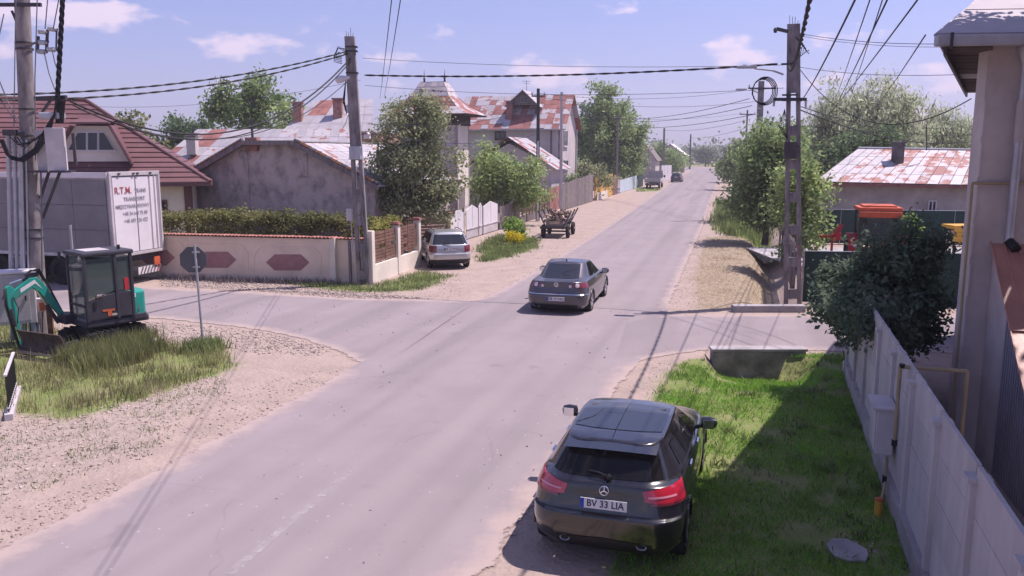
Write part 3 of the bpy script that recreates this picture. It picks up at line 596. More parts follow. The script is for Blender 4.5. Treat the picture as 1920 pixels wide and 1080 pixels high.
tree('tree', 'leafy shrub right beside the right lattice pole', (11.6, 33.5, 0), [(0, 0, 2.6, 1.1, 1.1, 1.9), (0.3, 0, 1.4, 1.1, 1.0, 1.2)], 5000, 0.2, 'leaf_light', 0.09, 40, 0.32)
tree('willow_tree', 'large pale grey-green willow behind the rusty hipped roof', (28.6, 68, 0), [(0, 0, 8.0, 4.4, 3.6, 3.2), (-3.0, 0, 6.6, 2.8, 2.8, 3.0), (2.6, 0, 7.4, 3.0, 2.8, 2.8), (0, 0, 4.4, 5.4, 3.6, 2.8)], 32000, 0.40, 'leaf_grey', 0.34, 260, 0.46, limbs=30, droop=0.45)
tree('tree', 'pale feathery tree right of the willow', (38.3, 76, 0), [(0, 0, 6.4, 3.0, 2.6, 2.4), (2.6, 0, 5.4, 2.6, 2.2, 2.2), (-3, 0, 5.6, 2.4, 2.2, 2.0)], 15000, 0.36, 'leaf_grey', 0.25, 130, 0.46, limbs=16, droop=0.2)
tree('tree', 'dark tree at the corner of the rusty hipped roof house', (21.0, 54, 0), [(0, 0, 3.4, 2.6, 2.2, 2.8), (-1.2, 0, 2.2, 2.0, 2.0, 2.0), (1.8, 0, 4.5, 2.0, 2.0, 2.2)], 7500, 0.3, 'leaf_dark', 0.2, 60, 0.5)
tree('lilac_bush', 'dark shaded lilac bush between concrete fence and grey house', (7.5, 15.9, 0), [(0, 0, 1.75, 1.05, 0.8, 1.1), (-0.1, -0.1, 2.55, 0.7, 0.6, 0.62), (0.4, 0, 2.85, 0.62, 0.6, 0.5), (-0.5, -0.45, 1.35, 0.6, 0.5, 0.55), (0.5, -0.3, 1.0, 0.6, 0.6, 0.75), (-0.75, 0.7, 1.7, 0.6, 0.6, 0.75), (-0.95, -0.9, 1.75, 0.5, 0.55, 0.55), (-0.6, -1.45, 1.65, 0.45, 0.45, 0.45), (-1.15, 0.1, 1.6, 0.5, 0.6, 0.5), (-1.3, -1.5, 1.75, 0.35, 0.7, 0.45), (-1.35, -2.3, 1.75, 0.28, 0.5, 0.35), (-1.2, -0.5, 1.8, 0.4, 0.6, 0.5), (-0.9, 0.35, 2.0, 0.5, 0.6, 0.5)], 24000, 0.12, 'leaf_shrub', 0.06, 210, 0.16, cat='bush', limbs=16)
tree('sapling', 'slim bright green sapling beside the orange tractor', (16.6, 34.5, 0), [(0, 0, 1.45, 0.34, 0.34, 0.9), (0.1, 0, 2.0, 0.2, 0.2, 0.5)], 1500, 0.13, 'leaf_lime', 0.03, 24, 0.12)
tree('conifer_bush', 'dark bush at the left edge behind the cable conduits', (-19.4, 30.6, 0), [(0, 0, 1.5, 0.8, 0.8, 1.2)], 3000, 0.16, 'leaf_mid', 0.08, 30, 0.25, cat='bush')
tree('bush', 'bare-looking dark bush in front of the white house corner', (6.6, 82.5, 0), [(0, 0, 2.2, 2.4, 1.4, 1.6), (2.2, 0.4, 2.4, 1.6, 1.2, 1.4)], 3600, 0.3, 'leaf_olive', 0.12, 36, 0.4, cat='bush')
tree('bush', 'small green bush over the grey slat fence', (5.6, 76.5, 0), [(0, 0, 1.7, 1.4, 1.2, 1.0)], 1600, 0.28, 'leaf_mid', 0.1, 20, 0.35, cat='bush')
tree('bush', 'bright green bush growing on the verge near the wooden cart', (0.05, 43.6, 0), [(0, 0, 0.62, 0.5, 0.42, 0.55), (0.4, -0.3, 0.35, 0.4, 0.35, 0.3)], 2600, 0.15, 'leaf_lime', 0.04, 26, 0.17, cat='bush')
tree('flowering_plant', 'yellow flowering plant on the verge in front of the green bush', (0.02, 41.8, 0), [(0, 0, 0.42, 0.4, 0.3, 0.3), (0.35, 0.2, 0.32, 0.25, 0.25, 0.22)], 1100, 0.09, 'leaf_gold', 0.02, 22, 0.1, cat='plant')
far_spots = [(20.0, 150, 5.2, 'dense tree behind the flatbed truck', 'leaf_mid'), (29.5, 182, 6.6, 'broad dark tree beyond the far small gabled house', 'leaf_far'), (35.5, 190, 6.0, 'pale round tree just left of the dark far pole', 'leaf_poplar'),
             (66, 285, 7.5, 'bluish tree right of the dark far pole', 'leaf_far'), (77, 290, 8.5, 'low tree at the far end of the road bend', 'leaf_far'), (84, 275, 8.0, 'tree standing just left of the curve arrow sign', 'leaf_mid'), (58, 185, 6.5, 'tree on the right just past the curve arrow sign', 'leaf_dark'), (46.5, 150, 8.0, 'tall bushy tree at the inside of the right bend', 'leaf_mid'), (34, 112, 6.5, 'bushy tree behind the concrete pole with crossarm', 'leaf_poplar'), (60, 292, 4.0, 'small tree left of the road bend', 'leaf_mid'), (30.5, 172, 6.2, 'round tree standing in front of the far white roof', 'leaf_mid'), (37.5, 196, 5.8, 'pale tree between far white roof and dark far pole', 'leaf_poplar'), (28.8, 104, 5.6, 'bushy tree at the right kerb before the bend', 'leaf_mid'), (37, 131, 7.0, 'taller tree behind the kerbside bushy tree on the right', 'leaf_dark'), (49, 172, 7.5, 'tree at the outside of the bend beside the arrow sign', 'leaf_mid'), (19.5, 134, 3.0, 'light green bush left of the flatbed truck', 'leaf_light')]
for x, y, h, l, m_ in far_spots:
    tree('tree', l, (x, y, 0), [(0, 0, h * 0.58, h * 0.5, h * 0.42, h * 0.45), (h * 0.3, 0, h * 0.42, h * 0.4, h * 0.35, h * 0.4), (-h * 0.3, 0, h * 0.45, h * 0.38, h * 0.35, h * 0.4)], 2600, 0.13 * h ** 0.8, m_, 0.2, 40, h * 0.1, group='trees along the far road')
# a far wood that reads as one mass along the horizon
k = 420; cx_ = rng.uniform(-320, 340, k); cen = np.column_stack([cx_, rng.uniform(330, 370, k), rng.uniform(1.0, 8.5, k) * rng.uniform(0.5, 1, k)])
wd = leaf_mass('distant_wood', cen, np.tile([0, -1.0, 0.2], (k, 1)), 2.6, 2.2, 22000, 'leaf_far', None, flat=0.7); tag(wd, 'distant line of trees along the horizon', 'trees', kind='stuff')

# ------------------------------------------------------------------ helpers for buildings
def bil(q, a, b):      # q: eave-left, eave-right, ridge-right, ridge-left
    e = Vector(q[0]).lerp(Vector(q[1]), a); r = Vector(q[3]).lerp(Vector(q[2]), a); return e.lerp(r, b)
def sheets(parent, q, nu, nv, pick, th=0.025, gap=0.012, name='roof_sheet', lift=0.012, jit=0.0):
    for i in range(nu):
        for j in range(nv):
            a0, a1 = i / nu + gap / nu, (i + 1) / nu - gap / nu; b0, b1 = j / nv, (j + 1) / nv + 0.12 / nv
            o = jit * (random.random() - 0.5) / nv
            P = [bil(q, a0, b0 + o), bil(q, a1, b0 + o), bil(q, a1, min(1, b1 + o)), bil(q, a0, min(1, b1 + o))]
            n = (P[1] - P[0]).cross(P[3] - P[0]).normalized()
            P[0] += n * lift; P[1] += n * lift
            MB().slab(P, th).build(name, pick(i, j), parent, world=True)
def courses(parent, q, nv, m, th=0.03, name='tile_course'):
    for j in range(nv):
        P = [bil(q, 0, j / nv), bil(q, 1, j / nv), bil(q, 1, min(1, (j + 1.25) / nv)), bil(q, 0, min(1, (j + 1.25) / nv))]
        n = (P[1] - P[0]).cross(P[3] - P[0]).normalized(); P[0] += n * 0.05; P[1] += n * 0.05
        MB().slab(P, th).build(name, m, parent, world=True)
def wallpoly(parent, P, th, m, name='wall'):     # P counter-clockwise seen from outside; thickness goes inward
    n = Vector((0, 0, 0)); Q = [Vector(p) for p in P]
    for i in range(len(Q)): n += Q[i].cross(Q[(i + 1) % len(Q)])
    n.normalize(); return MB().extr(Q, -n * th).build(name, m, parent, world=True)
def window(parent, P0, ax, w, h, mframe='white_paint', fr=0.07, mull=1, mg=None, sill=True, depth=0.06, name='window', rails=0):
    # P0 bottom-left on the facade, ax unit vector to the right seen from outside
    ax = Vector(ax); up = Vector((0, 0, 1)); nrm = ax.cross(up); P0 = Vector(P0)
    f = MB()
    def rect(mb, a0, a1, b0, b1, d0, d1):
        P = [P0 + ax * a + up * b + nrm * d0 for a, b in ((a0, b0), (a1, b0), (a1, b1), (a0, b1))]; mb.extr(P, nrm * (d1 - d0))
    rect(f, 0, w, 0, fr, 0.0, depth); rect(f, 0, w, h - fr, h, 0.0, depth); rect(f, 0, fr, fr, h - fr, 0.0, depth); rect(f, w - fr, w, fr, h - fr, 0.0, depth)
    for i in range(mull): c = w * (i + 1) / (mull + 1); rect(f, c - fr / 2, c + fr / 2, fr, h - fr, 0.0, depth)
    fo = f.build(name, mframe, parent, world=True)
    for i in range(mull + 1):
        g = MB(); c0 = fr if i == 0 else w * i / (mull + 1) + fr / 2; c1 = w - fr if i == mull else w * (i + 1) / (mull + 1) - fr / 2
        rect(g, c0, c1, fr, h - fr, 0.004, 0.02); g.build('pane', mg or G_WIN, fo, world=True)
    if sill: s_ = MB(); rect(s_, -0.05, w + 0.05, -0.05, 0, 0.0, 0.14); s_.build('sill', mframe, fo, world=True)
    return fo
def brick_chimney(parent, base, w, d, h, m='brick', rz=0.0, cap=True, name='chimney'):
    o = MB().box((base[0], base[1], base[2] + h / 2), (w, d, h), rz).build(name, m, parent, world=True, bevel=0.01)
    if cap:
        MB().box((base[0], base[1], base[2] + h + 0.05), (w * 1.25, d * 1.25, 0.1), rz).box((base[0], base[1], base[2] + h - 0.12), (w * 1.12, d * 1.12, 0.08), rz).build('chimney_cap', 'brick' if m == 'brick' else 'stain', o, world=True)
    return o
RZ = math.atan2(RN.y, RN.x)

# ------------------------------------------------------------------ burgundy-roofed house on the left
E0 = A(394, 343, 36.0); ex = Vector((-0.95, -0.312, 0)); fy = Vector((0.312, -0.95, 0)); up = Vector((0, 0, 1))
h1 = thing('house', 'cream house with burgundy metal tile roof behind the white trailer', 'house', (E0.x, E0.y, 0), 0)
apex = A(160, 190, 38.3); ridge_l = Vector((apex.x, apex.y, apex.z)) + ex * 4; El = E0 + ex * 9.4; Eb = E0 - fy * 8.4; Ebl = Eb + ex * 9.4
K = E0 + ex * 0.75 - fy * 0.6; zw = E0.z - 0.06
def at(p, z): return Vector((p.x, p.y, z))
Kl = K + ex * 8.0; Kb = K - fy * 7.2; Klb = Kl - fy * 7.2
wallpoly(h1, [at(Kl, 0), at(K, 0), at(K, zw), at(Kl, zw)], 0.3, 'plaster_cream')
wallpoly(h1, [at(K, 0), at(Kb, 0), at(Kb, zw), at(K, zw)], 0.3, 'plaster_cream')
MB().extr([at(Kl, zw), at(Kl - ex * 0.1, zw), at(Kb, zw), at(Klb, zw)], (0, 0, 0.02)).build('ceiling_board', 'roof_trim', h1, world=True)
courses(h1, [El, E0, apex, ridge_l], 17, 'roof_burgundy'); courses(h1, [E0, Eb, apex + Vector((0, 0, 0)), apex], 17, 'roof_burgundy')
MB().slab([Eb, Ebl, ridge_l, apex], 0.05).build('roof_back', 'roof_burgundy', h1, world=True)
MB().bar(El - up * 0.05, E0 - up * 0.05, 0.06, 0.16).bar(E0 - up * 0.05, Eb - up * 0.05, 0.06, 0.16).build('fascia', 'roof_trim', h1, world=True)
MB().tube([E0 + up * 0.06, apex + up * 0.08], 0.09, 8).build('hip_cap', 'roof_trim', h1, world=True, smooth=True)
MB().tube([apex + up * 0.08, ridge_l + up * 0.08], 0.09, 8).build('ridge_cap', 'roof_trim', h1, world=True, smooth=True)
pc = PL(354, 380, K + fy * 0.04, ex); MB().box((pc.x, pc.y, zw / 2), (0.24, 0.24, zw - 0.02), RZ).build('corner_post', 'roof_trim', h1, world=True)
wp = PL(318, 404, K + fy * 0.01, ex); window(h1, at(wp, 1.3) + ex * 1.3, -ex, 1.25, 1.3, 'roof_trim', 0.09, 1)
DP = E0 - fy * 0.95; dx = -ex
dpx = [(100, 303), (140, 236), (203, 236), (242, 303)]; dP = [PL(u, v, DP, dx) for u, v in dpx]
dm = MB().extr([dP[3], dP[2], dP[1], dP[0]], -fy * 2.2).build('dormer', 'plaster_cream', h1, world=True)
for poly in ([(165, 281), (182, 281), (182, 249), (165, 249)], [(186, 281), (214, 281), (195, 249), (186, 249)], [(128, 281), (161, 281), (161, 249), (146, 249)]):
    q = [PL(u, v, DP + fy * 0.08, dx) for u, v in poly]; cq = sum(q, Vector()) / len(q)
    fr_ = MB().extr([cq + (p - cq) * 1.16 for p in q], -fy * 0.09).build('dormer_window', 'white_paint', dm, world=True)
    g_ = MB().extr([p + fy * 0.02 for p in q], -fy * 0.03).build('dormer_pane', G_WIN, dm, world=True)
for i0, i1, sg_ in ((2, 3, 1), (1, 0, -1)):      # steep side roofs of the dormer
    a_, b_ = dP[i0] + fy * 0.4, dP[i1] + fy * 0.4; o_ = -ex * sg_ * 0.07
    b_ = b_ + (b_ - a_) * 0.08
    MB().slab([a_ + o_, b_ + o_, b_ + o_ - fy * 2.4, a_ + o_ - fy * 2.4], 0.07).build('dormer_side_roof', 'roof_burgundy', dm, world=True)
    MB().bar(a_ + o_ * 1.2 + fy * 0.03, b_ + o_ * 1.2 + fy * 0.03, 0.06, 0.16, up=fy).build('dormer_eave', 'roof_trim', dm, world=True)
t0 = dP[1] + fy * 0.5 + ex * 0.1 + up * 0.06; t1 = dP[2] + fy * 0.5 - ex * 0.1 + up * 0.06
MB().slab([t0, t1, t1 - fy * 2.9 + up * 0.3, t0 - fy * 2.9 + up * 0.3], 0.08).build('dormer_roof', 'roof_burgundy', dm, world=True)

# ------------------------------------------------------------------ old plastered gable house
P0 = A(530, 400, 38.5)
gpx = [(352, 432), (372, 324), (462, 271), (560, 271), (698, 344), (698, 432)]
gP = [PL(u, v, P0, RN) for u, v in gpx]; gP[0].z = 0; gP[-1].z = 0
h2 = thing('old_house', 'derelict house with stained grey plaster gable behind the hedge', 'house', (P0.x, P0.y, 0), RZ)
MB().extr(gP[::-1], RD * 11).build('gable_wall', 'plaster_ruin', h2, world=True)
for a, b, s in ((1, 2, -1), (3, 4, 1)):
    p, q = gP[a], gP[b]; dv = (q - p).normalized()
    o0 = p - dv * (0.5 if s < 0 else 0) - RD * 0.35 + up * 0.06; o1 = q + dv * (0 if s < 0 else 0.5) - RD * 0.35 + up * 0.06
    MB().bar(o0 - up * 0.02, o1 - up * 0.02, 0.22, 0.2).build('rake_board', 'wood_grey', h2, world=True)
    n_ = 16
    for i in range(n_):
        c0 = o0.lerp(o1, i / n_); c1 = o0.lerp(o1, (i + 1.15) / n_); MB().tube([c0 + up * 0.13, c1 + up * 0.16], 0.09, 6).build('rake_tile', 'rust' if i % 3 else 'stain', h2, world=True)
    nq = (o1 - o0).cross(RD).normalized(); nq = nq if nq.z > 0 else -nq
    sheets(h2, [o0, o1, o1 + RD * 11.4, o0 + RD * 11.4] if s > 0 else [o1, o0, o0 + RD * 11.4, o1 + RD * 11.4], 5, 8, lambda i, j: 'zinc' if random.random() < 0.7 else 'zinc_rust')
MB().bar(gP[2] - RD * 0.35 + up * 0.08, gP[3] - RD * 0.35 + up * 0.08, 0.3, 0.2).build('ridge_board', 'wood_grey', h2, world=True)
MB().slab([gP[2] - RD * 0.3 + up * 0.12, gP[3] - RD * 0.3 + up * 0.12, gP[3] + RD * 11 + up * 0.12, gP[2] + RD * 11 + up * 0.12], 0.05).build('ridge_sheet', 'zinc', h2, world=True)
cp = PL(474, 271, P0 - RD * 0.02, RN); MB().box((cp.x, cp.y, 5.0), (0.62, 0.3, 0.62), RZ).build('chimney', 'brick', h2, world=True)
MB().tube([cp + up * 0.1, cp + up * 1.2], 0.06, 8).build('flue_pipe', 'steel_dark', h2, world=True)
for (u0, u1, v0, v1) in ((452, 464, 285, 395), (556, 575, 275, 330)):     # flaked plaster ribs
    a = PL(u0, v1, P0 - RD * 0.03, RN); b = PL(u1, v0, P0 - RD * 0.03, RN)
    MB().bar(Vector((a.x, a.y, a.z)).lerp(Vector((b.x, b.y, a.z)), 0.5), Vector((a.x, a.y, b.z)).lerp(b, 0.5), (b - a).xy.length, 0.06, up=RD).build('plaster_rib', 'plaster_ruin', h2, world=True)

# ------------------------------------------------------------------ long tin-roofed house behind
q3 = [A(262, 330, 50), A(668, 322, 47), A(668, 242, 52), A(370, 243, 54)]
h3 = thing('tin_roof_house', 'long low house with pale tin roof and rust streaks', 'house', (-16, 50, 0), 0)
w0 = Vector((q3[0].x + 0.5, q3[0].y + 0.6, 0)); w1 = Vector((q3[1].x, q3[1].y + 0.6, 0))
wallpoly(h3, [w0, w1, at(w1, q3[1].z), at(w0, q3[0].z)], 7.0, 'plaster_grey')
def pk3(i, j):
    if i in (2, 3) and random.random() < 0.8: return 'rust_sheet'
    if i == 0 and j < 3: return 'rust_sheet'
    return 'zinc_rust' if random.random() < 0.35 else ('rust_sheet' if random.random() < 0.06 else 'zinc')
sheets(h3, q3, 20, 5, pk3)
MB().slab([A(665, 242, 52), A(370, 243, 54), A(330, 330, 60), A(700, 330, 58)], 0.04).build('roof_back', 'zinc', h3, world=True)
brick_chimney(h3, A(362, 290, 51.2), 0.55, 0.55, 1.2, 'plaster_grey', cap=True); MB().tube([A(362, 255, 51.2), A(362, 238, 51.2)], 0.06, 8).build('flue_pipe', 'steel_dark', h3, world=True)
h3b = thing('brick_house', 'taller brick house with two brick chimneys behind the tin roof', 'house', (-11.5, 56.5, 0), 0)
q4 = [A(528, 247, 55), A(700, 247, 54), A(700, 186, 58), A(588, 189, 58.5)]
wb0 = Vector((q4[0].x + 0.6, 55.6, 0)); wb1 = Vector((q4[1].x, 55.0, 0)); wallpoly(h3b, [wb0, wb1, at(wb1, q4[1].z - 0.02), at(wb0, q4[0].z - 0.02)], 7, 'brick')
sheets(h3b, q4, 8, 4, lambda i, j: 'zinc' if not (i in (1, 2) and j >= 2) else 'rust_sheet')
MB().slab([A(695, 186, 58), A(590, 189, 58.5), A(560, 247, 63), A(700, 247, 62)], 0.04).build('roof_back', 'zinc', h3b, world=True)
for u, v0, v1 in ((560, 232, 194), (635, 226, 187)):
    b_ = A(u, v0 + 6, 56.2); t_ = A(u, v1, 56.2); brick_chimney(h3b, b_, 0.58, 0.55, t_.z - b_.z, 'brick')
MB().lathe(A(656, 206, 54), (0.2, -1, 0.15), [(0, 0.02), (0.06, 0.25), (0.12, 0.36)], 16).tube([A(656, 206, 54), A(648, 232, 55.2)], 0.03, 6).build('satellite_dish', 'galv', h3b, world=True)

# ------------------------------------------------------------------ turret house
Kt = A(858, 380, 47); h4 = thing('turret_house', 'beige house with pagoda-like turret roof behind the olive tree', 'house', (Kt.x, Kt.y, 0), RZ)
zt = 6.15; D4 = 2.1; W4 = 3.4
c = [Vector((Kt.x, Kt.y, 0)), Vector((Kt.x, Kt.y, 0)) + RD * D4, Vector((Kt.x, Kt.y, 0)) + RD * D4 - RN * W4, Vector((Kt.x, Kt.y, 0)) - RN * W4]
for a, b in ((3, 0), (0, 1), (1, 2), (2, 3)): wallpoly(h4, [c[a], c[b], at(c[b], zt), at(c[a], zt)], 0.2, 'plaster_cream' if a == 0 else 'plaster_grey')
cc = (c[0] + c[1] + c[2] + c[3]) / 4
MB().box((cc.x, cc.y, 6.42), (W4 + 0.14, D4 + 0.14, 0.56), RZ).build('eave_shade_band', 'wood_dark', h4, world=True)  # dark band colours in the shade on the wall under the eave
def ring(hx, hy, z): return [cc + RN * sx * hx + RD * sy * hy + up * z for sx, sy in ((-1, -1), (1, -1), (1, 1), (-1, 1))]
rings = [ring(2.55, 1.95, 6.72), ring(1.75, 1.3, 7.15), ring(1.15, 0.85, 7.75), ring(0.7, 0.4, 8.55)]
for k in range(3):
    for s in range(4):
        a, b, c2, d = rings[k][s], rings[k][(s + 1) % 4], rings[k + 1][(s + 1) % 4], rings[k + 1][s]
        sheets(h4, [a, b, c2, d], (6, 4, 4)[k], 1 if k < 2 else 3, (lambda i, j: 'rust_sheet' if random.random() < 0.45 else 'zinc_rust') if k < 2 else (lambda i, j: 'zinc' if (i + j) % 2 else 'plaster_grey'))
MB().box((cc.x, cc.y, 6.7), (5.0, 3.8, 0.05), RZ).build('soffit', 'wood_dark', h4, world=True)
MB().box((cc.x, cc.y, 8.56), (1.4, 0.8, 0.06), RZ).build('roof_cap', 'roof_trim', h4, world=True)
for s in (-0.62, 0.62):
    p = cc + RN * s; MB().lathe((p.x, p.y, 8.55), (0, 0, 1), [(0, 0.07), (0.2, 0.05), (0.25, 0.08), (0.32, 0.03), (0.75, 0.005)], 8).build('finial', 'steel_dark', h4, world=True, smooth=True)
wallpoly(h4, [PL(862, 392, c[0] + RN * 0.03, RD), PL(872, 388, c[0] + RN * 0.03, RD), PL(872, 352, c[0] + RN * 0.03, RD), PL(862, 354, c[0] + RN * 0.03, RD)], 0.025, 'wood_grey', 'shutter')
pj = cc - RD * 1.2 - RN * 0.2; MB().slab([at(pj, 5.0) - RN * 1.2, at(pj, 5.0) + RN * 1.3, at(pj, 5.25) + RN * 1.3 + RD * 0.9, at(pj, 5.25) - RN * 1.2 + RD * 0.9], 0.05).build('canopy', 'zinc', h4, world=True)

# ------------------------------------------------------------------ white two-storey house
Kw = A(1052, 330, 75); Kw.z = 0; h5 = thing('white_house', 'two-storey pale house with patchwork red and white tin roof', 'house', (Kw.x, Kw.y, 0), RZ)
L5, W5, ze, zr = 6.4, 9.6, 7.15, 9.9
c = [Kw, Kw + RD * L5, Kw + RD * L5 - RN * W5, Kw - RN * W5]
wallpoly(h5, [c[3], c[0], at(c[0], ze), at(c[3], ze)], 0.3, 'plaster_white')
wallpoly(h5, [c[0], c[1], at(c[1], ze), at(c[0] + RD * L5 / 2, zr - 0.1), at(c[0], ze)], 0.3, 'plaster_white')
wallpoly(h5, [c[2], c[3], at(c[3], ze), at(c[3] + RD * L5 / 2, zr - 0.1), at(c[2], ze)], 0.3, 'plaster_white')
wallpoly(h5, [c[1], c[2], at(c[2], ze), at(c[1], ze)], 0.3, 'plaster_white')
oh = 0.5; sl = (zr - ze) / (L5 / 2)
ea = at(c[3] - RN * oh - RD * oh, ze - sl * oh); eb = at(c[0] + RN * oh - RD * oh, ze - sl * oh); ra = at(c[3] - RN * oh + RD * L5 / 2, zr); rb = at(c[0] + RN * oh + RD * L5 / 2, zr)
PAT = {}
def pk5(i, j): return 'rust_sheet' if random.random() < (0.62 if i > 8 else 0.45) else ('zinc' if random.random() < 0.6 else 'zinc_rust')
sheets(h5, [ea, eb, rb, ra], 16, 7, pk5, jit=0.25)
eb2 = at(c[1] + RN * oh + RD * oh, ze - sl * oh); ea2 = at(c[2] - RN * oh + RD * oh, ze - sl * oh); sheets(h5, [eb2, ea2, ra, rb], 8, 3, pk5)
MB().bar(ea - up * 0.05, eb - up * 0.05, 0.12, 0.1).build('gutter', 'galv', h5, world=True)
dpp = PL(1033, 300, c[0] - RD * 0.08, RN); MB().tube([at(dpp, 0), at(dpp, ze - 0.3)], 0.06, 8).build('downspout', 'wood_grey', h5, world=True)
dpp = c[1] + RN * 0.08; MB().tube([at(dpp, 0), at(dpp, ze - 0.3)], 0.06, 8).build('downspout', 'white_paint', h5, world=True)
a = PL(928, 262, c[0] - RD * 0.01, RN); window(h5, a, RN, 1.05, 0.75, 'wood_dark', 0.09, 1)
a = PL(1056, 275, c[0] + RN * 0.01, RD); window(h5, a, RD, 1.7, 1.5, 'white_dirty', 0.1, 1); a = PL(1056, 318, c[0] + RN * 0.01, RD); window(h5, a, RD, 1.9, 0.9, 'white_dirty', 0.1, 1)
dg_ = [PL(u, v, c[0] + RD * 1.0, RN) for u, v in ((952, 197), (1010, 197), (982, 170))]
dmr = MB().extr(dg_, RD * 2.4).build('dormer', 'wood_grey', h5, world=True)
for a, b in ((0, 2), (1, 2)): MB().slab([dg_[a] - RD * 0.3 + (dg_[a] - dg_[b]) * 0.15 + up * 0.03, dg_[b] - RD * 0.3 + up * 0.05, dg_[b] + RD * 2.6 + up * 0.05, dg_[a] + RD * 2.6 + (dg_[a] - dg_[b]) * 0.15 + up * 0.03], 0.05).build('dormer_roof', 'zinc', dmr, world=True)
a = PL(976, 193, c[0] + RD * 0.96, RN); window(dmr, a, RN, 0.7, 0.55, 'wood_grey', 0.07, 1, sill=False)
b_ = PL(956, 232, c[0] + RD * 0.7, RN); brick_chimney(h5, b_, 0.5, 0.5, 1.9, 'rust_sheet', RZ)
MB().tube([dg_[2] + RD, dg_[2] + RD + up * 1.0], 0.02, 5).tube([dg_[2] + RD + up * 0.9 - RN * 0.4, dg_[2] + RD + up * 0.9 + RN * 0.4], 0.012, 5).tube([dg_[2] + RD + up * 0.7 - RN * 0.3, dg_[2] + RD + up * 0.7 + RN * 0.3], 0.012, 5).build('antenna', 'steel_dark', h5, world=True)
h5b = thing('annex_house', 'low annex with pale tin roof in front of the white house', 'house', (1.5, 66, 0), RZ)
Pa = A(1034, 320, 66); Pa.z = 0; Wn = 7.0; ha = 3.6
cA = [Pa, Pa + RD * 5, Pa + RD * 5 - RN * Wn, Pa - RN * Wn]
MB().extr([at(cA[0], 0), at(cA[0], ha), at(cA[3] + RN * Wn / 2, ha + 1.75), at(cA[3], ha), at(cA[3], 0)], RD * 5).build('wall', 'plaster_white', h5b, world=True)
sheets(h5b, [at(cA[0] + RN * 0.5 - RD * 0.4, ha - 0.3), at(cA[1] + RN * 0.5 + RD * 0.4, ha - 0.3), at(cA[1] - RN * Wn / 2 + RD * 0.4, ha + 2.25), at(cA[0] - RN * Wn / 2 - RD * 0.4, ha + 2.25)], 6, 5, lambda i, j: 'rust_sheet' if random.random() < 0.25 else 'zinc')
sheets(h5b, [at(cA[2] - RN * 0.5 + RD * 0.4, ha - 0.3), at(cA[3] - RN * 0.5 - RD * 0.4, ha - 0.3), at(cA[0] - RN * Wn / 2 - RD * 0.4, ha + 2.25), at(cA[1] - RN * Wn / 2 + RD * 0.4, ha + 2.25)], 6, 5, lambda i, j: 'rust_sheet' if random.random() < 0.25 else 'zinc')

# ------------------------------------------------------------------ rusty hipped house on the right
h6 = thing('hip_roof_house', 'grey single-storey house with rusting hipped tin roof beyond the yard', 'house', (22, 48, 0), 0)
q6 = [A(1528, 341, 45.4), A(1935, 350, 43.0), A(1935, 284, 47.0), A(1610, 279, 48.6)]
w0 = Vector((A(1550, 340, 46).x, 46, 0)); w1 = Vector((q6[1].x - 0.3, 43.7, 0)); dw = (w1 - w0).normalized()
wallpoly(h6, [w0, w1, at(w1, q6[1].z - 0.05), at(w0, q6[0].z - 0.05)], 0.3, 'plaster_grey')
wl_ = w0 + Vector((0.9, 7, 0)); wallpoly(h6, [wl_, w0, at(w0, q6[0].z - 0.05), at(wl_, q6[0].z - 0.05)], 0.3, 'plaster_grey')
def pk6(i, j): return 'zinc_rust_heavy' if random.random() < (i - 4) / 14 else ('zinc_rust' if i > 1 and random.random() < 0.8 else 'zinc')
sheets(h6, q6, 19, 4, pk6, gap=0.03)
MB().slab([p - up * 0.06 for p in q6], 0.02).build('roof_underlay', 'stain', h6, world=True)
sheets(h6, [A(1545, 338, 54), q6[0], q6[3], q6[3] + Vector((0.05, 0.05, 0))], 4, 3, lambda i, j: 'zinc')
MB().bar(q6[0] - up * 0.1, q6[1] - up * 0.1, 0.08, 0.16).build('fascia', 'rust_sheet', h6, world=True)
MB().tube([q6[3] + up * 0.06, q6[2] + up * 0.06], 0.07, 6).build('ridge_cap', 'galv', h6, world=True)
b_ = A(1682, 308, 46.8); brick_chimney(h6, b_, 0.5, 0.5, 1.15, 'stain', cap=True)
a = PL(1739, 397, w0 - Vector((0, 0.02, 0)), dw); window(h6, a, dw, 0.42, 0.62, 'white_paint', 0.06, 1)
MB().tube([A(1737, 282, 46.5), A(1737, 234, 46.5)], 0.03, 6).tube([A(1727, 240, 46.5), A(1747, 240, 46.5)], 0.02, 5).build('antenna_mast', 'steel_dark', h6, world=True)

# small far houses by the bend
h7 = thing('far_house', 'small far house with grey gable seen past the flatbed truck', 'house', (24, 150, 0), RZ)
P7 = A(1212, 310, 150); P7.z = 0
g7 = [P7 - RN * 1.6, P7 + RN * 1.6, P7 + RN * 1.6 + up * 3.6, P7 + up * 5.8, P7 - RN * 1.6 + up * 3.6]
MB().extr(g7, RD * 7).build('wall', 'plaster_grey', h7, world=True)
for s in (-1, 1): MB().slab([P7 + RN * s * 2 + up * 3.2 - RD * 0.4, P7 + up * 5.95 - RD * 0.4, P7 + up * 5.95 + RD * 7.4, P7 + RN * s * 2 + up * 3.2 + RD * 7.4], 0.08).build('roof', 'wood_grey' if s > 0 else 'zinc_rust', h7, world=True)
window(h7, P7 - RN * 0.4 + up * 2.0 - RD * 0.02, RN, 0.8, 1.0, 'white_dirty', 0.1, 1)
h8 = thing('far_house', 'far house with white roof among trees left of the bend', 'house', (37, 205, 0), RZ)
P8 = A(1257, 300, 205); P8.z = 0
MB().extr([P8 - RN * 3.5, P8 + RN * 3.5, P8 + RN * 3.5 + up * 4.2, P8 + up * 6.6, P8 - RN * 3.5 + up * 4.2], RD * 8).build('wall', 'plaster_white', h8, world=True)
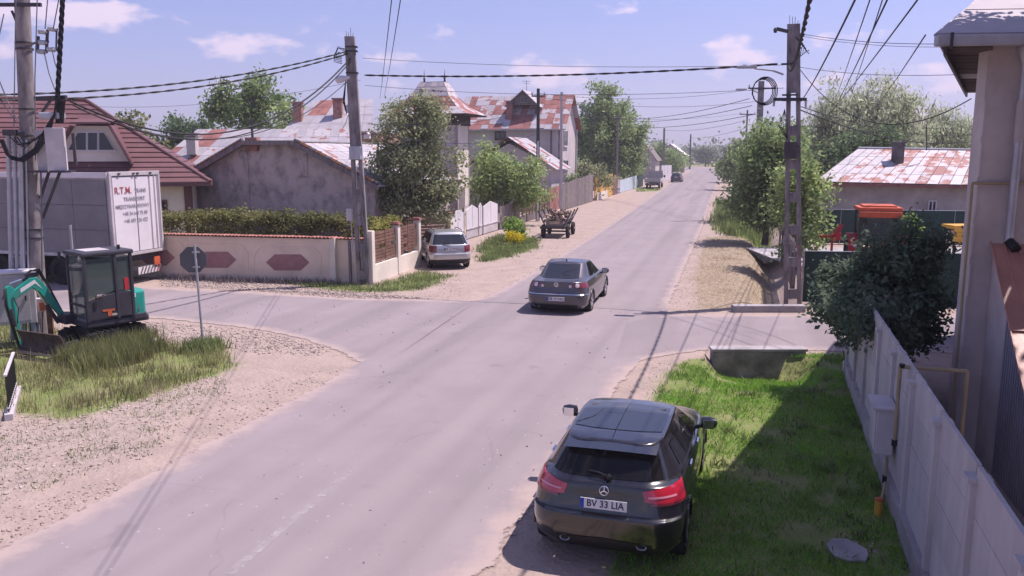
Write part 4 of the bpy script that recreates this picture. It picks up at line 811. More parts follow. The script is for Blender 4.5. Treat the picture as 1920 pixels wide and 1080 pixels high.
for s in (-1, 1): MB().slab([P8 + RN * s * 4 + up * 3.9 - RD * 0.5, P8 + up * 6.8 - RD * 0.5, P8 + up * 6.8 + RD * 8.4, P8 + RN * s * 4 + up * 3.9 + RD * 8.4], 0.08).build('roof', 'white_paint', h8, world=True)
window(h8, P8 - RN * 1 + up * 2.6 - RD * 0.02, RN, 1.8, 1.4, 'white_paint', 0.12, 1)

# ------------------------------------------------------------------ grey house and lean-to on the near right
HD = Vector((0.5, 0.866, 0)); HF = Vector((0.995, -0.09, 0)); HE = Vector((5.98, 12.08, 6.23)); HL = 10.3
h9 = thing('grey_house', 'grey stucco house with white roof sheets and gutter at right edge', 'house', (6.92, 12.4, 0), 0)
Cn = Vector((6.92, 12.4, 0)); Cf = Cn + HD * (HL - 0.7); Cr = Cn + HF * 7; Crf = Cf + HF * 7
wallpoly(h9, [Cn, Cr, at(Cr, 6.18), at(Cn, 6.18)], 0.3, 'plaster_grey', 'front_wall')
MB().extr([Cf + HF * 0.002, Cn + HF * 0.002 + HD * 0.31, at(Cn + HF * 0.002 + HD * 0.31, 6.18), at(Cf + HF * 0.002, 6.18)], HF * 0.25).build('side_wall', 'plaster_grey', h9, world=True)
wallpoly(h9, [Cr, Crf, at(Crf, 6.18), at(Cr, 6.18)], 0.25, 'plaster_grey', 'side_wall'); wallpoly(h9, [Crf, Cf, at(Cf, 6.18), at(Crf, 6.18)], 0.25, 'plaster_grey', 'back_wall')
er = HE + HF * 8; Rl = HE + HD * HL / 2 + HF * 1.2 + up * 2.0; Rr = er + HD * HL / 2 + up * 2.0; Bl = HE + HD * HL; Br = er + HD * HL
sheets(h9, [HE, er, Rr, Rl], 6, 4, lambda i, j: 'sheet_white', th=0.03, gap=0.006); sheets(h9, [Br, Bl, Rl, Rr], 6, 2, lambda i, j: 'sheet_white', th=0.03); sheets(h9, [Bl, HE, Rl, Rl + Vector((0.01, 0.01, 0))], 5, 3, lambda i, j: 'sheet_white', th=0.03)

MB().bar(HE - up * 0.07 - HD * 0.05, er - up * 0.07 - HD * 0.05, 0.13, 0.15).build('gutter', 'galv', h9, world=True, bevel=0.02)
for k_ in range(4): p = HE + HF * (0.16 + k_ * 1.0); MB().box((p.x, p.y - 0.12, p.z - 0.08), (0.03, 0.04, 0.22)).build('gutter_bracket', 'steel_dark', h9, world=True)
so = HE - up * 0.16
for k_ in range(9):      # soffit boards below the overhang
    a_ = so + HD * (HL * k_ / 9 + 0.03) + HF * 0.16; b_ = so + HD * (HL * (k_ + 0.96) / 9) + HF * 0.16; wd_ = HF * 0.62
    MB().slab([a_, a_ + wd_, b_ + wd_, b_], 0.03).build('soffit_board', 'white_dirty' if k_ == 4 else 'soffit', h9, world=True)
MB().bar(so + HF * 0.14 - up * 0.0, so + HF * 0.14 + HD * HL, 0.04, 0.2).build('barge_board', 'steel_dark', h9, world=True)
dsp = Cn + HF * 0.53 - HD * 0.1
MB().lathe(at(dsp, 5.75), (0, 0, 1), [(0, 0.055), (0.1, 0.06), (0.28, 0.12), (0.36, 0.12)], 14).tube([at(dsp, 5.78), at(dsp, 5.3)], 0.055, 10).tube([at(dsp, 3.3), at(dsp, 4.8)], 0.06, 10).build('downspout', 'galv', h9, world=True, smooth=True)
MB().tube([at(dsp, 4.75), at(dsp, 5.35)], 0.068, 10).build('downspout_sleeve', 'plaster_grey', h9, world=True, smooth=True)
MB().tube([at(dsp + Vector((0.0, -0.02, 0)), 3.3), at(dsp + Vector((0.02, -0.18, 0)), 3.2)], 0.07, 12).build('downspout_elbow', 'black_plastic', h9, world=True, smooth=True)
gpv = Cn - HF * 0.06 - HD * 0.06
MB().tube([at(gpv, 0.05), at(gpv, 4.16)], 0.022, 8).build('gas_pipe', 'gas_pipe', h9, world=True, smooth=True); MB().tube([at(gpv, 4.16), at(gpv + HF * 6, 4.16)], 0.022, 8).build('gas_pipe', 'gas_pipe', h9, world=True, smooth=True)
for z_ in (1.1, 1.9, 2.7, 3.3, 3.9, 4.5, 5.1): MB().box((Cn.x + 0.015, Cn.y - 0.012, z_), (0.03, 0.03, 0.5), 0).build('corner_quoin', 'plaster_grey', h9, world=True)
MB().box(tuple(Cn + HD * 0.5 + up * 3.55 - HF * 0.03), (0.05, 0.16, 0.2), -R(30)).box(tuple(Cn + HD * 0.55 + up * 3.25 - HF * 0.03), (0.05, 0.16, 0.2), -R(30)).build('junction_box', 'white_paint', h9, world=True)
# lean-to
lt = thing('lean_to', 'lean-to shed with red tile-sheet roof against the grey house', 'shed', (6.6, 11.0, 0), 0)
LD = -RD; LT = 3.9; z0, sl_ = 3.25, 0.80
l0 = Cn + Vector((0.30, -0.07, 0)); l1 = l0 + LD * LT; wide = 3.0
MB().extr([l0, l0 + LD * 0.95, at(l0 + LD * 0.95, z0 - 0.95 * sl_ - 0.05), at(l0, z0 - 0.05)], RN * 0.12).build('side_wall', 'plaster_grey', lt, world=True)
for k_ in range(29):
    a = l0 + LD * (0.95 + k_ * 0.1) + RN * 0.02; zz_ = z0 - (0.95 + (k_ + 0.5) * 0.1) * sl_ - 0.05
    if zz_ > 0.1: MB().bar(a + LD * 0.05, at(a + LD * 0.05, zz_), 0.055, 0.05, up=RN).build('corrugated_rib', 'corrugated', lt, world=True)
MB().extr([l0 + LD * 0.95 + RN * 0.05, l1 + RN * 0.05, at(l1 + RN * 0.05, max(0.3, z0 - LT * sl_ - 0.06)), at(l0 + LD * 0.95 + RN * 0.05, z0 - 0.95 * sl_ - 0.06)], RN * 0.06).build('side_sheet', 'corrugated', lt, world=True)
for k_ in range(5):
    for j in range(3):
        a0, a1 = 0.18 * k_, 0.18 * (k_ + 1) - 0.012; t0_, t1_ = LT * j / 3 * 1.0, min(LT, LT * (j + 1) / 3 + 0.05)
        P = [l0 + RN * (a0 - 0.04) + LD * t1_ + up * (z0 - t1_ * sl_ + 0.03), l0 + RN * (a1 - 0.04) + LD * t1_ + up * (z0 - t1_ * sl_ + 0.03), l0 + RN * (a1 - 0.04) + LD * t0_ + up * (z0 - t0_ * sl_), l0 + RN * (a0 - 0.04) + LD * t0_ + up * (z0 - t0_ * sl_)]
        MB().slab(P, 0.02).build('roof_sheet', 'sheet_red', lt, world=True)
    P0_ = l0 + RN * (0.18 * k_ - 0.045); MB().tube([P0_ + up * (z0 + 0.035), P0_ + LD * LT + up * (z0 - LT * sl_ + 0.05)], 0.014, 6).build('roof_seam', 'sheet_red', lt, world=True)

# unseen house added right of the frame so its eave shades the near verge
nb = thing('unseen_shade_house', 'unseen grey house added beside the camera to shade the verge', 'house', (7.2, 4.0, 0), 0)
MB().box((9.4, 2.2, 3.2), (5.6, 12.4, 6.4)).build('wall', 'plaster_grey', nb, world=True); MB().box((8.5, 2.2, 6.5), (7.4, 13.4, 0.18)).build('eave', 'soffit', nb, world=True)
MB().box((5.85, 9.55, 6.5), (1.9, 1.4, 0.16)).build('shade_slab', 'soffit', nb, world=True)  # extra slab added to lengthen the shade on the verge
MB().extr([(4.9, -4.4, 6.6), (12.2, -4.4, 6.6), (8.6, -4.4, 8.6)], (0, 13.2, 0)).build('roof', 'sheet_white', nb, world=True)

tree('added_shade_tree', 'leafy tree added just right of the view to shade the verge', (8.75, 10.2, 0), [(-0.65, 1.25, 9.3, 1.5, 1.6, 1.2), (0.2, 0.9, 8.8, 1.1, 1.0, 0.9), (-1.2, 0.7, 9.3, 1.0, 0.9, 0.9)], 15000, 0.22, 'leaf_mid', 0.12, 150, 0.26, limbs=12)  # unseen crown added up high to fill the gap in the verge shade

# ------------------------------------------------------------------ yellow wall with tile coping
W1 = G(630, 531); W0 = G(300, 520); wd1 = (W0 - W1).normalized(); Wl = W1 + wd1 * 10.5; wn1 = Vector((-wd1.y, wd1.x, 0))
if wn1.y > 0: wn1 = -wn1
yw = thing('yellow_wall', 'cream yellow garden wall with red tile coping and hexagon panels', 'wall', W1, 0)
W1b = G(688, 533); W1b = W1 - wd1 * (W1b - W1).length
MB().extr([Wl, W1, at(W1, 1.58), at(Wl, 1.58)], -wn1 * 0.25).build('wall_body', 'plaster_yellow', yw, world=True)
rc = W1 - wn1 * 0.18
MB().extr([rc, rc - wd1 * 1.25, at(rc - wd1 * 1.25, 1.55), at(rc, 1.55)], -wn1 * 0.22).build('recessed_panel', 'plaster_yellow', yw, world=True)
MB().box(tuple(W1 + wd1 * 0.08 - wn1 * 0.1 + up * 0.81), (0.2, 0.32, 1.62), math.atan2(wd1.y, wd1.x)).build('end_pier', 'plaster_cream', yw, world=True)
MB().box(tuple(rc - wd1 * 0.5 + wn1 * 0.02 + up * 0.77), (0.09, 0.12, 1.5), math.atan2(wd1.y, wd1.x)).build('downpipe_strip', 'wood_grey', yw, world=True)
nt_ = 74; tile = MB(); pr = []
for i in range(7):
    a = math.pi * i / 6; pr.append((0.075 * math.cos(a), 0.06 * math.sin(a)))
for i in range(6):
    x0, z0_ = pr[i]; x1, z1_ = pr[i + 1]
    tile.add([(x0, -0.24, z0_), (x1, -0.24, z1_), (x1, 0.24, z1_), (x0, 0.24, z0_)], [(0, 1, 2, 3)])
    tile.add([(x0, -0.24, z0_), (x1, -0.24, z1_), (x1 * 0.82, -0.24, z1_ * 0.75), (x0 * 0.82, -0.24, z0_ * 0.75)], [(0, 1, 2, 3)])
tme = tile.mesh('coping_tile', 'terracotta', smooth=False)
for i in range(nt_):
    p = W1 + wd1 * (10.4 * (i + 0.5) / nt_) - wn1 * 0.125; inst(tme, 'coping_tile', yw, (p.x - W1.x, p.y - W1.y, 1.60), math.atan2(wd1.y, wd1.x) + random.uniform(-.02, .02))
for i in range(8):
    p = rc - wd1 * (1.15 * (i + 0.5) / 8) - wn1 * 0.1; inst(tme, 'coping_tile', yw, (p.x - W1.x, p.y - W1.y, 1.57), math.atan2(wd1.y, wd1.x))
MB().extr([Wl + wn1 * 0.04, W1 + wn1 * 0.04, at(W1 + wn1 * 0.04, 0.22), at(Wl + wn1 * 0.04, 0.22)], -wn1 * 0.035).build('plinth', 'plaster_yellow', yw, world=True)
def onw(u, v): return PL(u, v, W1 + wn1 * 0.001, wd1)
for (u0, u1, vc) in ((499, 580, 492), (365, 443, 487), (262, 328, 483)):
    cx_ = (u0 + u1) / 2; e_ = 16; pts_ = [(u0, vc), (u0 + e_, vc + 15), (u1 - e_, vc + 15), (u1, vc), (u1 - e_, vc - 15), (u0 + e_, vc - 15)]
    MB().extr([onw(u, v) for u, v in pts_], wn1 * 0.012).build('hexagon_panel', 'hexa_paint', yw, world=True)
    fp = [(u0 - 22, vc - 14), (u0 - 10, vc - 30), (u1 + 10, vc - 29), (u1 + 22, vc - 12), (u1 + 22, vc + 22), (u0 - 22, vc + 20)]
    mb = MB()
    for i in range(4 if True else 6): mb.bar(onw(*fp[i]), onw(*fp[(i + 1) % 6]), 0.03, 0.03, up=wn1)
    mb.bar(onw(*fp[5]), onw(*fp[0]), 0.03, 0.03, up=wn1); mb.build('moulding', 'plaster_yellow', yw, world=True)
# hedge
def hedge(name, label, a, b, w, h0, h1, n, leaf, m):
    th = thing(name, label, 'hedge', (a.x, a.y, 0), 0); L_ = (b - a).length; d = (b - a).normalized(); nn_ = Vector((-d.y, d.x, 0)); k = int(L_ * 26)
    t = rng.uniform(0, L_, k); s = rng.uniform(-w / 2, w / 2, k); z = rng.uniform(h0, h1, k) + 0.12 * np.sin(t * 2.3) * rng.random(k)
    z = np.where(rng.random(k) < 0.5, h1 + rng.normal(-0.12, 0.1, k), z)
    cen = np.column_stack([d.x * t + nn_.x * s, d.y * t + nn_.y * s, z]); o_ = np.column_stack([nn_.x * s, nn_.y * s, np.full(k, 0.5)])
    leaf_mass('foliage', cen, o_, 0.14, leaf, n, m, th)
    mb = MB()
    for i in range(int(L_ / 0.8) + 1): p = d * min(i * 0.8, L_); mb.tube([(p.x, p.y, -0.05), (p.x, p.y, h1 * 0.8)], [0.03, 0.015], 5)
    mb.build('stems', 'bark', th); th.children[-1]['kind'] = 'stuff'; return th
ha_ = W1 - wn1 * 1.0; hedge('hedge', 'clipped yellow-green hedge rising behind the yellow wall', ha_ - wd1 * 0.9, ha_ + wd1 * 8.6, 0.8, 0.7, 2.28, 19000, 0.12, 'leaf_hedge')
# ------------------------------------------------------------------ panel fence beside the middle pole
F1 = G(696, 532); F2 = G(783, 499); fd = (F2 - F1).normalized(); fn = Vector((fd.y, -fd.x, 0)); FLn = (F2 - F1).length; frz = math.atan2(fd.y, fd.x)
pf = thing('panel_fence', 'cream fence with brown slatted wooden panels and capped posts', 'fence', F1, 0)
MB().extr([F1 + fn * 0.1, F2 + fn * 0.1, at(F2 + fn * 0.1, 0.66), at(F1 + fn * 0.1, 0.66)], -fn * 0.2).build('base_wall', 'plaster_cream', pf, world=True)
for t in (0.0, 0.52, 1.0):
    p = F1.lerp(F2, t); po = MB().box((p.x, p.y, 0.95), (0.26, 0.26, 1.88), frz).build('post', 'plaster_cream', pf, world=True, bevel=0.01)
    if t: MB().box((p.x, p.y, 1.93), (0.36, 0.36, 0.06), frz).box((p.x, p.y, 1.98), (0.26, 0.26, 0.06), frz).build('post_cap', 'terracotta', po, world=True)
for t0_, t1_ in ((0.03, 0.27), (0.28, 0.49), (0.55, 0.76), (0.77, 0.97)):
    a = F1.lerp(F2, t0_); b = F1.lerp(F2, t1_)
    for k in range(9):
        z_ = 0.72 + k * 0.122
        if random.random() < 0.3:
            m_ = a.lerp(b, 0.55); MB().extr([at(a, z_), at(m_, z_), at(m_, z_ + 0.1), at(a, z_ + 0.1)], fn * 0.025).build('slat', 'wood_brown', pf, world=True)
        else: MB().extr([at(a, z_), at(b, z_), at(b, z_ + random.choice((0.085, 0.105))), at(a, z_ + 0.1)], fn * 0.025).build('slat', 'wood_brown', pf, world=True)
    MB().box(tuple(a.lerp(b, 0.5) + up * 1.25 - fn * 0.02), (0.06, 0.03, 1.1), frz).build('upright', 'wood_brown', pf, world=True)
hs_ = F1 - fn * 0.75; hedge('hedge', 'yellow-green shrubs behind the brown slatted panels', hs_ + fd * 0.3, hs_ + fd * 4.3, 0.5, 0.6, 1.95, 5200, 0.12, 'leaf_yellow')
# dark board fence in front of the old gable and brown gate behind the station wagon
def slat_fence(name, label, a, b, h0, h1, w, m, cat='fence', vert=True, gap=0.02, th=0.03, rails=2, jag=0.0, top=None, mrail=None, n_h=8, group=None):
    a = Vector((a.x, a.y, 0)); b = Vector((b.x, b.y, 0)); t_ = thing(name, label, cat, a, 0, group); d = (b - a).normalized(); L_ = (b - a).length; nn_ = Vector((d.y, -d.x, 0)); rz_ = math.atan2(d.y, d.x)
    if vert:
        n = max(1, int(L_ / w))
        for i in range(n):
            s = (i + 0.5) * L_ / n; hh = h0 + (h1 - h0) * s / L_ + random.uniform(-jag, jag); c0 = d * s; w_ = L_ / n - gap
            P = [c0 - d * w_ / 2, c0 + d * w_ / 2, at(c0 + d * w_ / 2, hh), at(c0 - d * w_ / 2, hh)]
            if top == 'point': P = P[:3] + [at(c0, hh + 0.12)] + P[3:]
            MB().extr([p + Vector((0, 0, 0.04)) if p.z < 0.01 else p for p in P], nn_ * th).build('slat', m, t_)
    else:
        for k in range(n_h):
            z_ = 0.12 + k * (h0 - 0.15) / n_h; MB().extr([at(d * 0, z_), at(d * L_, z_), at(d * L_, z_ + (h0 - 0.15) / n_h - gap), at(d * 0, z_ + (h0 - 0.15) / n_h - gap)], nn_ * th).build('slat', m, t_)
    for k in range(rails):
        z_ = 0.35 + k * (min(h0, h1) - 0.7) / max(1, rails - 1); MB().bar(at(d * 0, z_) - nn_ * 0.03, at(d * L_, z_) - nn_ * 0.03, 0.05, 0.08).build('rail', mrail or m, t_)
    npst = max(2, int(L_ / 2.4) + 1)
    for i in range(npst): p = d * (L_ * i / (npst - 1)) - nn_ * 0.09; MB().box((p.x, p.y, max(h0, h1) / 2 - 0.05), (0.08, 0.08, max(h0, h1) - 0.02), rz_).build('post', mrail or m, t_)
    return t_
slat_fence('board_fence', 'dark board fence at the foot of the stained gable', PL(350, 400, A(530, 400, 36.2), RN), PL(660, 400, A(530, 400, 36.2), RN), 1.75, 1.75, 0.5, 'wood_dark', gap=0.012)
sg = A(776, 420, 40.5); slat_fence('driveway_gate', 'dark brown horizontal slat gate behind the silver station wagon', sg, A(839, 420, 41.2), 1.62, 1.62, 0.2, 'wood_brown', 'gate', vert=False, n_h=9, gap=0.03)
slat_fence('garden_fence', 'brown railed fence leading back to the slat gate', A(700, 425, 36.0), A(772, 420, 40.3), 1.45, 1.6, 0.3, 'wood_brown', vert=True, gap=0.03)
# ------------------------------------------------------------------ the fence line along the left of the main road
LF0 = Vector((-3.23, 41.56, 0))
def LF(u): p = PL(u, 400, LF0, RD); p.z = 0; return p
def LZ(u, v): return PL(u, v, LF0, RD).z
pil = thing('gate_pillar', 'pale pillar with red cap between the slat gate and white gates', 'pillar', LF(841), 0); ph = LZ(841, 402)
MB().box((0, 0, ph / 2), (0.34, 0.34, ph), RZ).build('shaft', 'plaster_cream', pil); MB().box((0, 0, ph + 0.05), (0.46, 0.46, 0.1), RZ).build('cap', 'terracotta', pil)
for k, (u0, u1, vs_, vt, l) in enumerate(((846, 868, 400, 394, 'white pointed sheet-metal fence panel next to the capped pillar'), (873, 895, 393, 384, 'second white pointed sheet-metal panel from the capped pillar'), (897, 903, 388, 380, 'narrow white pointed wicket panel beside the widest white gate'), (905, 932, 385, 377, 'widest white gate panel with shallow pointed top'))):
    a = LF(u0); b = LF(u1); g = thing('white_gate', l, 'gate', a, 0, 'white pointed gates'); d = (b - a); z0_ = LZ((u0 + u1) / 2, vs_); z1_ = LZ((u0 + u1) / 2, vt)
    lowz = 0.55
    MB().extr([at(d * 0, lowz), at(d, lowz), at(d, z0_), at(d * 0.5, z1_), at(d * 0, z0_)], RN * 0.04).build('sheet', 'white_paint', g)
    MB().extr([at(d * 0.0, 0.05), at(d, 0.05), at(d, lowz - 0.03), at(d * 0, lowz - 0.03)], RN * 0.04).build('lower_sheet', 'white_dirty', g)
    MB().bar(at(d * 0, lowz) + RN * 0.05, at(d, lowz) + RN * 0.05, 0.04, 0.06).bar(at(d * 0, z0_ - 0.2) - RN * 0.04, at(d, z0_ - 0.2) - RN * 0.04, 0.04, 0.05).build('rail', 'white_dirty', g)
    MB().bar(at(d * 0.5, lowz + 0.05) + RN * 0.045, at(d * 0.5, z1_ - 0.05) + RN * 0.045, 0.03, 0.012, up=RN).build('seam', 'white_dirty', g)
    p = d * 1.0 + d.normalized() * 0.06; MB().box((p.x, p.y, z0_ / 2 + 0.1), (0.09, 0.09, z0_ + 0.2), RZ).build('post', 'wood_grey' if k < 2 else 'steel_dark', g)
slat_fence('sheet_fence', 'weathered grey board fence right of the white gates', LF(936), LF(974), LZ(955, 383), LZ(974, 378), 0.55, 'wood_grey', gap=0.05, jag=0.04)
lf_ = slat_fence('lattice_fence', 'brown lattice-topped board fence behind the wooden cart', LF(976), LF(1028), LZ(978, 405), LZ(1028, 383), 0.45, 'wood_grey', gap=0.06)
a = LF(976); b = LF(1028); d = b - a
for k in range(4):
    z_ = LZ(978, 402) + 0.05 + k * 0.24; MB().bar(at(d * 0, z_) + RN * 0.02, at(d, z_ + 0.12) + RN * 0.02, 0.03, 0.13).build('lattice_slat', 'wood_brown', lf_)
for k in range(9): p = d * (k + 0.5) / 9 + RN * 0.055; MB().bar(at(p, LZ(978, 405)), at(p, LZ(978, 405) + 1.05), 0.12, 0.03, up=RN).build('lattice_upright', 'wood_brown', lf_)
slat_fence('sheet_gate', 'faded red sheet gate behind the pale pole', LF(1030), LF(1047), LZ(1038, 352), LZ(1047, 348), 0.9, 'rust_sheet', 'gate', gap=0.02)
slat_fence('slat_fence', 'long grey vertical board fence beyond the pale pole', LF(1051), LF(1111), LZ(1060, 344), LZ(1109, 326), 0.5, 'wood_grey', gap=0.05, jag=0.05)
og = slat_fence('ochre_gate', 'ochre yellow plank gate along the road', LF(1116), LF(1147), LZ(1118, 334), LZ(1147, 326), 0.42, 'ochre', 'gate', gap=0.03)
MB().extr([Vector((0, 0, 0.02)) + RN * 0.12, (LF(1147) - LF(1116)) * 0.6 + RN * 0.12, at((LF(1147) - LF(1116)) * 0.6 + RN * 0.12, 0.75), at(RN * 0.12, 0.75)], RN * 0.06).build('plinth', 'plaster_cream', og)
slat_fence('board_gate', 'dark brown board gate right of the ochre gate', LF(1149), LF(1157), LZ(1152, 330), LZ(1157, 328), 0.5, 'wood_brown', 'gate')
slat_fence('picket_fence', 'pale blue-white picket fence past the brown board gate', LF(1161), LF(1192), LZ(1163, 338), LZ(1192, 329), 0.5, 'pale_blue', gap=0.1)
slat_fence('far_fence', 'dark green fence left of the flatbed truck', LF(1194), LF(1204), LZ(1194, 330), LZ(1204, 327), 0.8, 'mesh_green')
wgp = A(1252, 335, 140); slat_fence('far_gate', 'small white far gate between flatbed truck and dark car', wgp - RN * 0.7 - RD * 4, wgp + RN * 0.3 + RD * 3, 2.6, 2.6, 0.9, 'white_paint', 'gate', gap=0.2)
MB_c = MB().box((5.4, 72.6, 0.12), (0.25, 5.0, 0.28), RZ).build('kerb_block', 'white_dirty'); tag(MB_c, 'white painted low kerb beside the grey board fence', 'kerb')
# ------------------------------------------------------------------ concrete panel fence on the right
CF0 = Vector((4.58, 8.72, 0)); CD = Vector((0.294, 0.956, 0)).normalized(); CNrm = Vector((-CD.y, CD.x, 0)); crz = math.atan2(CD.y, CD.x)
cf = thing('concrete_fence', 'grey precast concrete panel fence along the right verge', 'fence', CF0, 0)
ts = [-5.3 + 1.553 * k for k in range(10)]
slab_me = MB().box((0, 0, 0), (1.50, 0.04, 0.43)).mesh('fence_slab', 'fence_concrete'); post_me = MB().taper((0, 0, 0), (0, 0, 1.95), 0.13, 0.14, 0.13, 0.14).mesh('fence_post', 'fence_concrete'); cap_me = MB().box((0, 0, 0), (0.18, 0.2, 0.045)).mesh('post_cap', 'fence_concrete')
for i, t in enumerate(ts):
    p = CD * t; po = inst(post_me, 'fence_post', cf, (p.x, p.y, -0.08), crz); inst(cap_me, 'post_cap', po, (0, 0, 1.97))
    if i < len(ts) - 1:
        q = CD * (t + 0.776)
        for k in range(4): inst(slab_me, 'fence_slab', cf, (q.x + random.uniform(-.003, .003), q.y + random.uniform(-.003, .003), 0.26 + 0.222 + k * 0.437), crz + random.uniform(-.002, .002))
        pl = inst(MB().box((0, 0, 0), (1.553, 0.2, 0.42)).mesh('plinth', 'concrete'), 'plinth', cf, (q.x, q.y, 0.07), crz)
e_ = CD * (ts[-1] + 0.14); MB().box((e_.x, e_.y, 0.10), (0.16, 0.2, 0.2), crz).build('end_block', 'white_paint', cf)
# gas meter box and pipes on that fence
gb = CF0 + CD * 2.15 + CNrm * 0.17; gm = thing('gas_meter_box', 'grey gas meter cabinet hung on the concrete fence', 'meter box', gb, crz)
MB().box((0, 0, 0.93), (0.62, 0.22, 0.62)).build('cabinet', 'white_dirty', gm, bevel=0.015); MB().box((0, 0.118, 0.93), (0.54, 0.015, 0.54)).build('door', 'white_dirty', gm, bevel=0.005); MB().box((0, 0.02, 1.255), (0.68, 0.3, 0.03)).build('lid', 'white_dirty', gm)
gs = thing('gas_pipe', 'yellow-brown gas pipe rising beside the meter box over the fence', 'pipe', CF0 + CD * 1.2 + CNrm * 0.13, crz)
MB().tube([(0.12, 0.0, 1.0), (0.12, 0, 1.95), (0.12, 0, 1.97)], 0.024, 10).build('riser', 'gas_pipe', gs, smooth=True)
MB().tube([(0.12, 0.0, 1.97), (0.12, -0.75, 1.97)], 0.024, 10).tube([(0.12, -0.75, 1.97), (0.12, -0.75, 0.6)], 0.024, 10).build('crossover', 'gas_pipe', gs, smooth=True)
MB().lathe((0.12, 0, 0.94), (0, 0, 1), [(0, 0.0), (0, 0.035), (0.08, 0.035), (0.08, 0)], 10).build('coupling', 'black_plastic', gs); MB().lathe((0.12, -0.02, 1.96), (0, 0, 1), [(0, 0), (0, 0.035), (0.05, 0.035), (0.05, 0)], 10).build('elbow', 'black_plastic', gs)
gl = thing('gas_connection', 'bent gas pipe with black valve below the meter box', 'pipe', CF0 + CD * 1.75 + CNrm * 0.14, crz)
MB().tube([(0, 0, 0.62), (0, 0, 0.3), (-0.1, 0.02, 0.22), (-0.25, 0.08, 0.04), (-0.3, 0.09, -0.05)], 0.02, 8).build('pipe', 'gas_pipe', gl, smooth=True); MB().box((0, 0.01, 0.32), (0.05, 0.05, 0.1)).build('valve', 'black_plastic', gl)
mk = thing('marker_post', 'short orange pipe stub standing in the shaded grass', 'marker post', G(1646, 965), 0); MB().cyl((0, 0, -0.05), (0, 0, 0.2), 0.05, 0.05, 12).build('stub', 'yellow_paint', mk, smooth=True); MB().lathe((0, 0, 0.2), (0, 0, 1), [(0, 0.052), (0.02, 0.05), (0.035, 0.0)], 12).build('cap', 'orange_paint', mk)
ms_ = G(1590, 1035); msl = MB(); nn = 12
msl.extr([Vector((ms_.x + math.cos(6.283 * i / nn) * 0.22 * random.uniform(0.8, 1.15), ms_.y + math.sin(6.283 * i / nn) * 0.3 * random.uniform(0.8, 1.15), 0.0)) for i in range(nn)], (0, 0, 0.035)); tag(msl.build('concrete_patch', 'concrete', bevel=0.01), 'worn round concrete patch in the shaded grass', 'slab')
stones('rubble', 'small rubble beside the concrete patch in the grass', np.array(G(1625, 1030).xy) + rng.normal(0, 0.13, (70, 2)), 0.01, 0.03)
# ------------------------------------------------------------------ culvert head walls
a = G(1337, 659, 0.1); b = G(1512, 659, 0.1); d = (b - a).normalized(); cw = thing('culvert_headwall', 'concrete culvert head wall at the near edge of the side lane', 'culvert wall', (a.x, a.y, 0), 0)
n_ = Vector((-d.y, d.x, 0)); MB().extr([at(a, -0.75), at(b, -0.75), at(b, 0.1), at(a, 0.1)], n_ * 0.3).build('wall', 'concrete_old', cw, world=True, bevel=0.02)
MB().extr([at(a, 0.1) - n_ * 0.03 - d * 0.03, at(b, 0.1) - n_ * 0.03 + d * 0.03, at(b, 0.16) - n_ * 0.03 + d * 0.03, at(a, 0.16) - n_ * 0.03 - d * 0.03], n_ * 0.36).build('coping', 'concrete', cw, world=True, bevel=0.012)
a2 = G(1375, 586); b2 = G(1511, 586); cw2 = thing('culvert_headwall', 'low concrete kerb wall in front of the right lattice pole', 'culvert wall', (a2.x, a2.y, 0), 0)
MB().extr([at(a2, -0.2), at(b2, -0.2), at(b2, 0.2), at(a2, 0.2)], Vector((0, 0.28, 0))).build('wall', 'concrete', cw2, world=True, bevel=0.02); MB().box(tuple((a2 + b2) / 2 + Vector((0, 0.14, -0.28))), ((b2 - a2).x * 0.9, 0.24, 0.2)).build('footing', 'concrete_old', cw2, world=True)
sb_ = MB().box(tuple(G(1385, 405) + up * 0.1), (1.3, 0.6, 0.14), RZ).build('footbridge_slab', 'concrete_old', bevel=0.02); tag(sb_, 'concrete slab bridging the ditch under the leafy trees', 'slab')

# ------------------------------------------------------------------ poles
def lattice_pole(name, label, base, h, w0, w1, d0, d1, solid_from, axx, axy, lean=Vector((0, 0, 0)), hole=0.62, step=0.95):
    t = thing(name, label, 'utility pole', base, 0); axx = Vector(axx); axy = Vector(axy); top = Vector((lean.x, lean.y, h))
    def cw(z): f = z / h; return w0 + (w1 - w0) * f, d0 + (d1 - d0) * f, lean * f + up * z
    lw = 0.13
    zb = solid_from
    wb, db, cb = cw(-0.4); wt, dt, ct = cw(zb)
    for s in (-1, 1): MB().taper(cb + axx * s * (wb - lw) / 2, ct + axx * s * (wt - lw) / 2, lw, db, lw, dt, axx, axy).build('pole_leg', 'pole_concrete', t, bevel=0.012)
    wt2, dt2, ct2 = cw(h); MB().taper(ct, ct2, wt, dt, wt2, dt2, axx, axy).build('pole_head', 'pole_concrete', t, bevel=0.012)
    z = 0.35
    while z < zb - 0.2:
        w_, d_, c_ = cw(z); hgt = step - hole
        P = [c_ - axx * (w_ / 2 - lw + 0.01) - up * (hgt / 2), c_ + axx * (w_ / 2 - lw + 0.01) - up * (hgt / 2), c_ + axx * (w_ / 2 - lw + 0.01) + up * (hgt / 2), c_ - axx * (w_ / 2 - lw + 0.01) + up * (hgt / 2)]
        MB().extr([p - axy * (d_ * 0.42) for p in P], axy * d_ * 0.84).build('pole_rung', 'pole_concrete', t); z += step
    for k in range(4): MB().tube([ct2 + axx * (k - 1.5) * 0.07 - up * 0.05, ct2 + axx * ((k - 1.5) * 0.08) + up * random.uniform(0.1, 0.28) + axy * random.uniform(-.05, .05)], 0.008, 5).build('rebar', 'steel_dark', t)
    return t
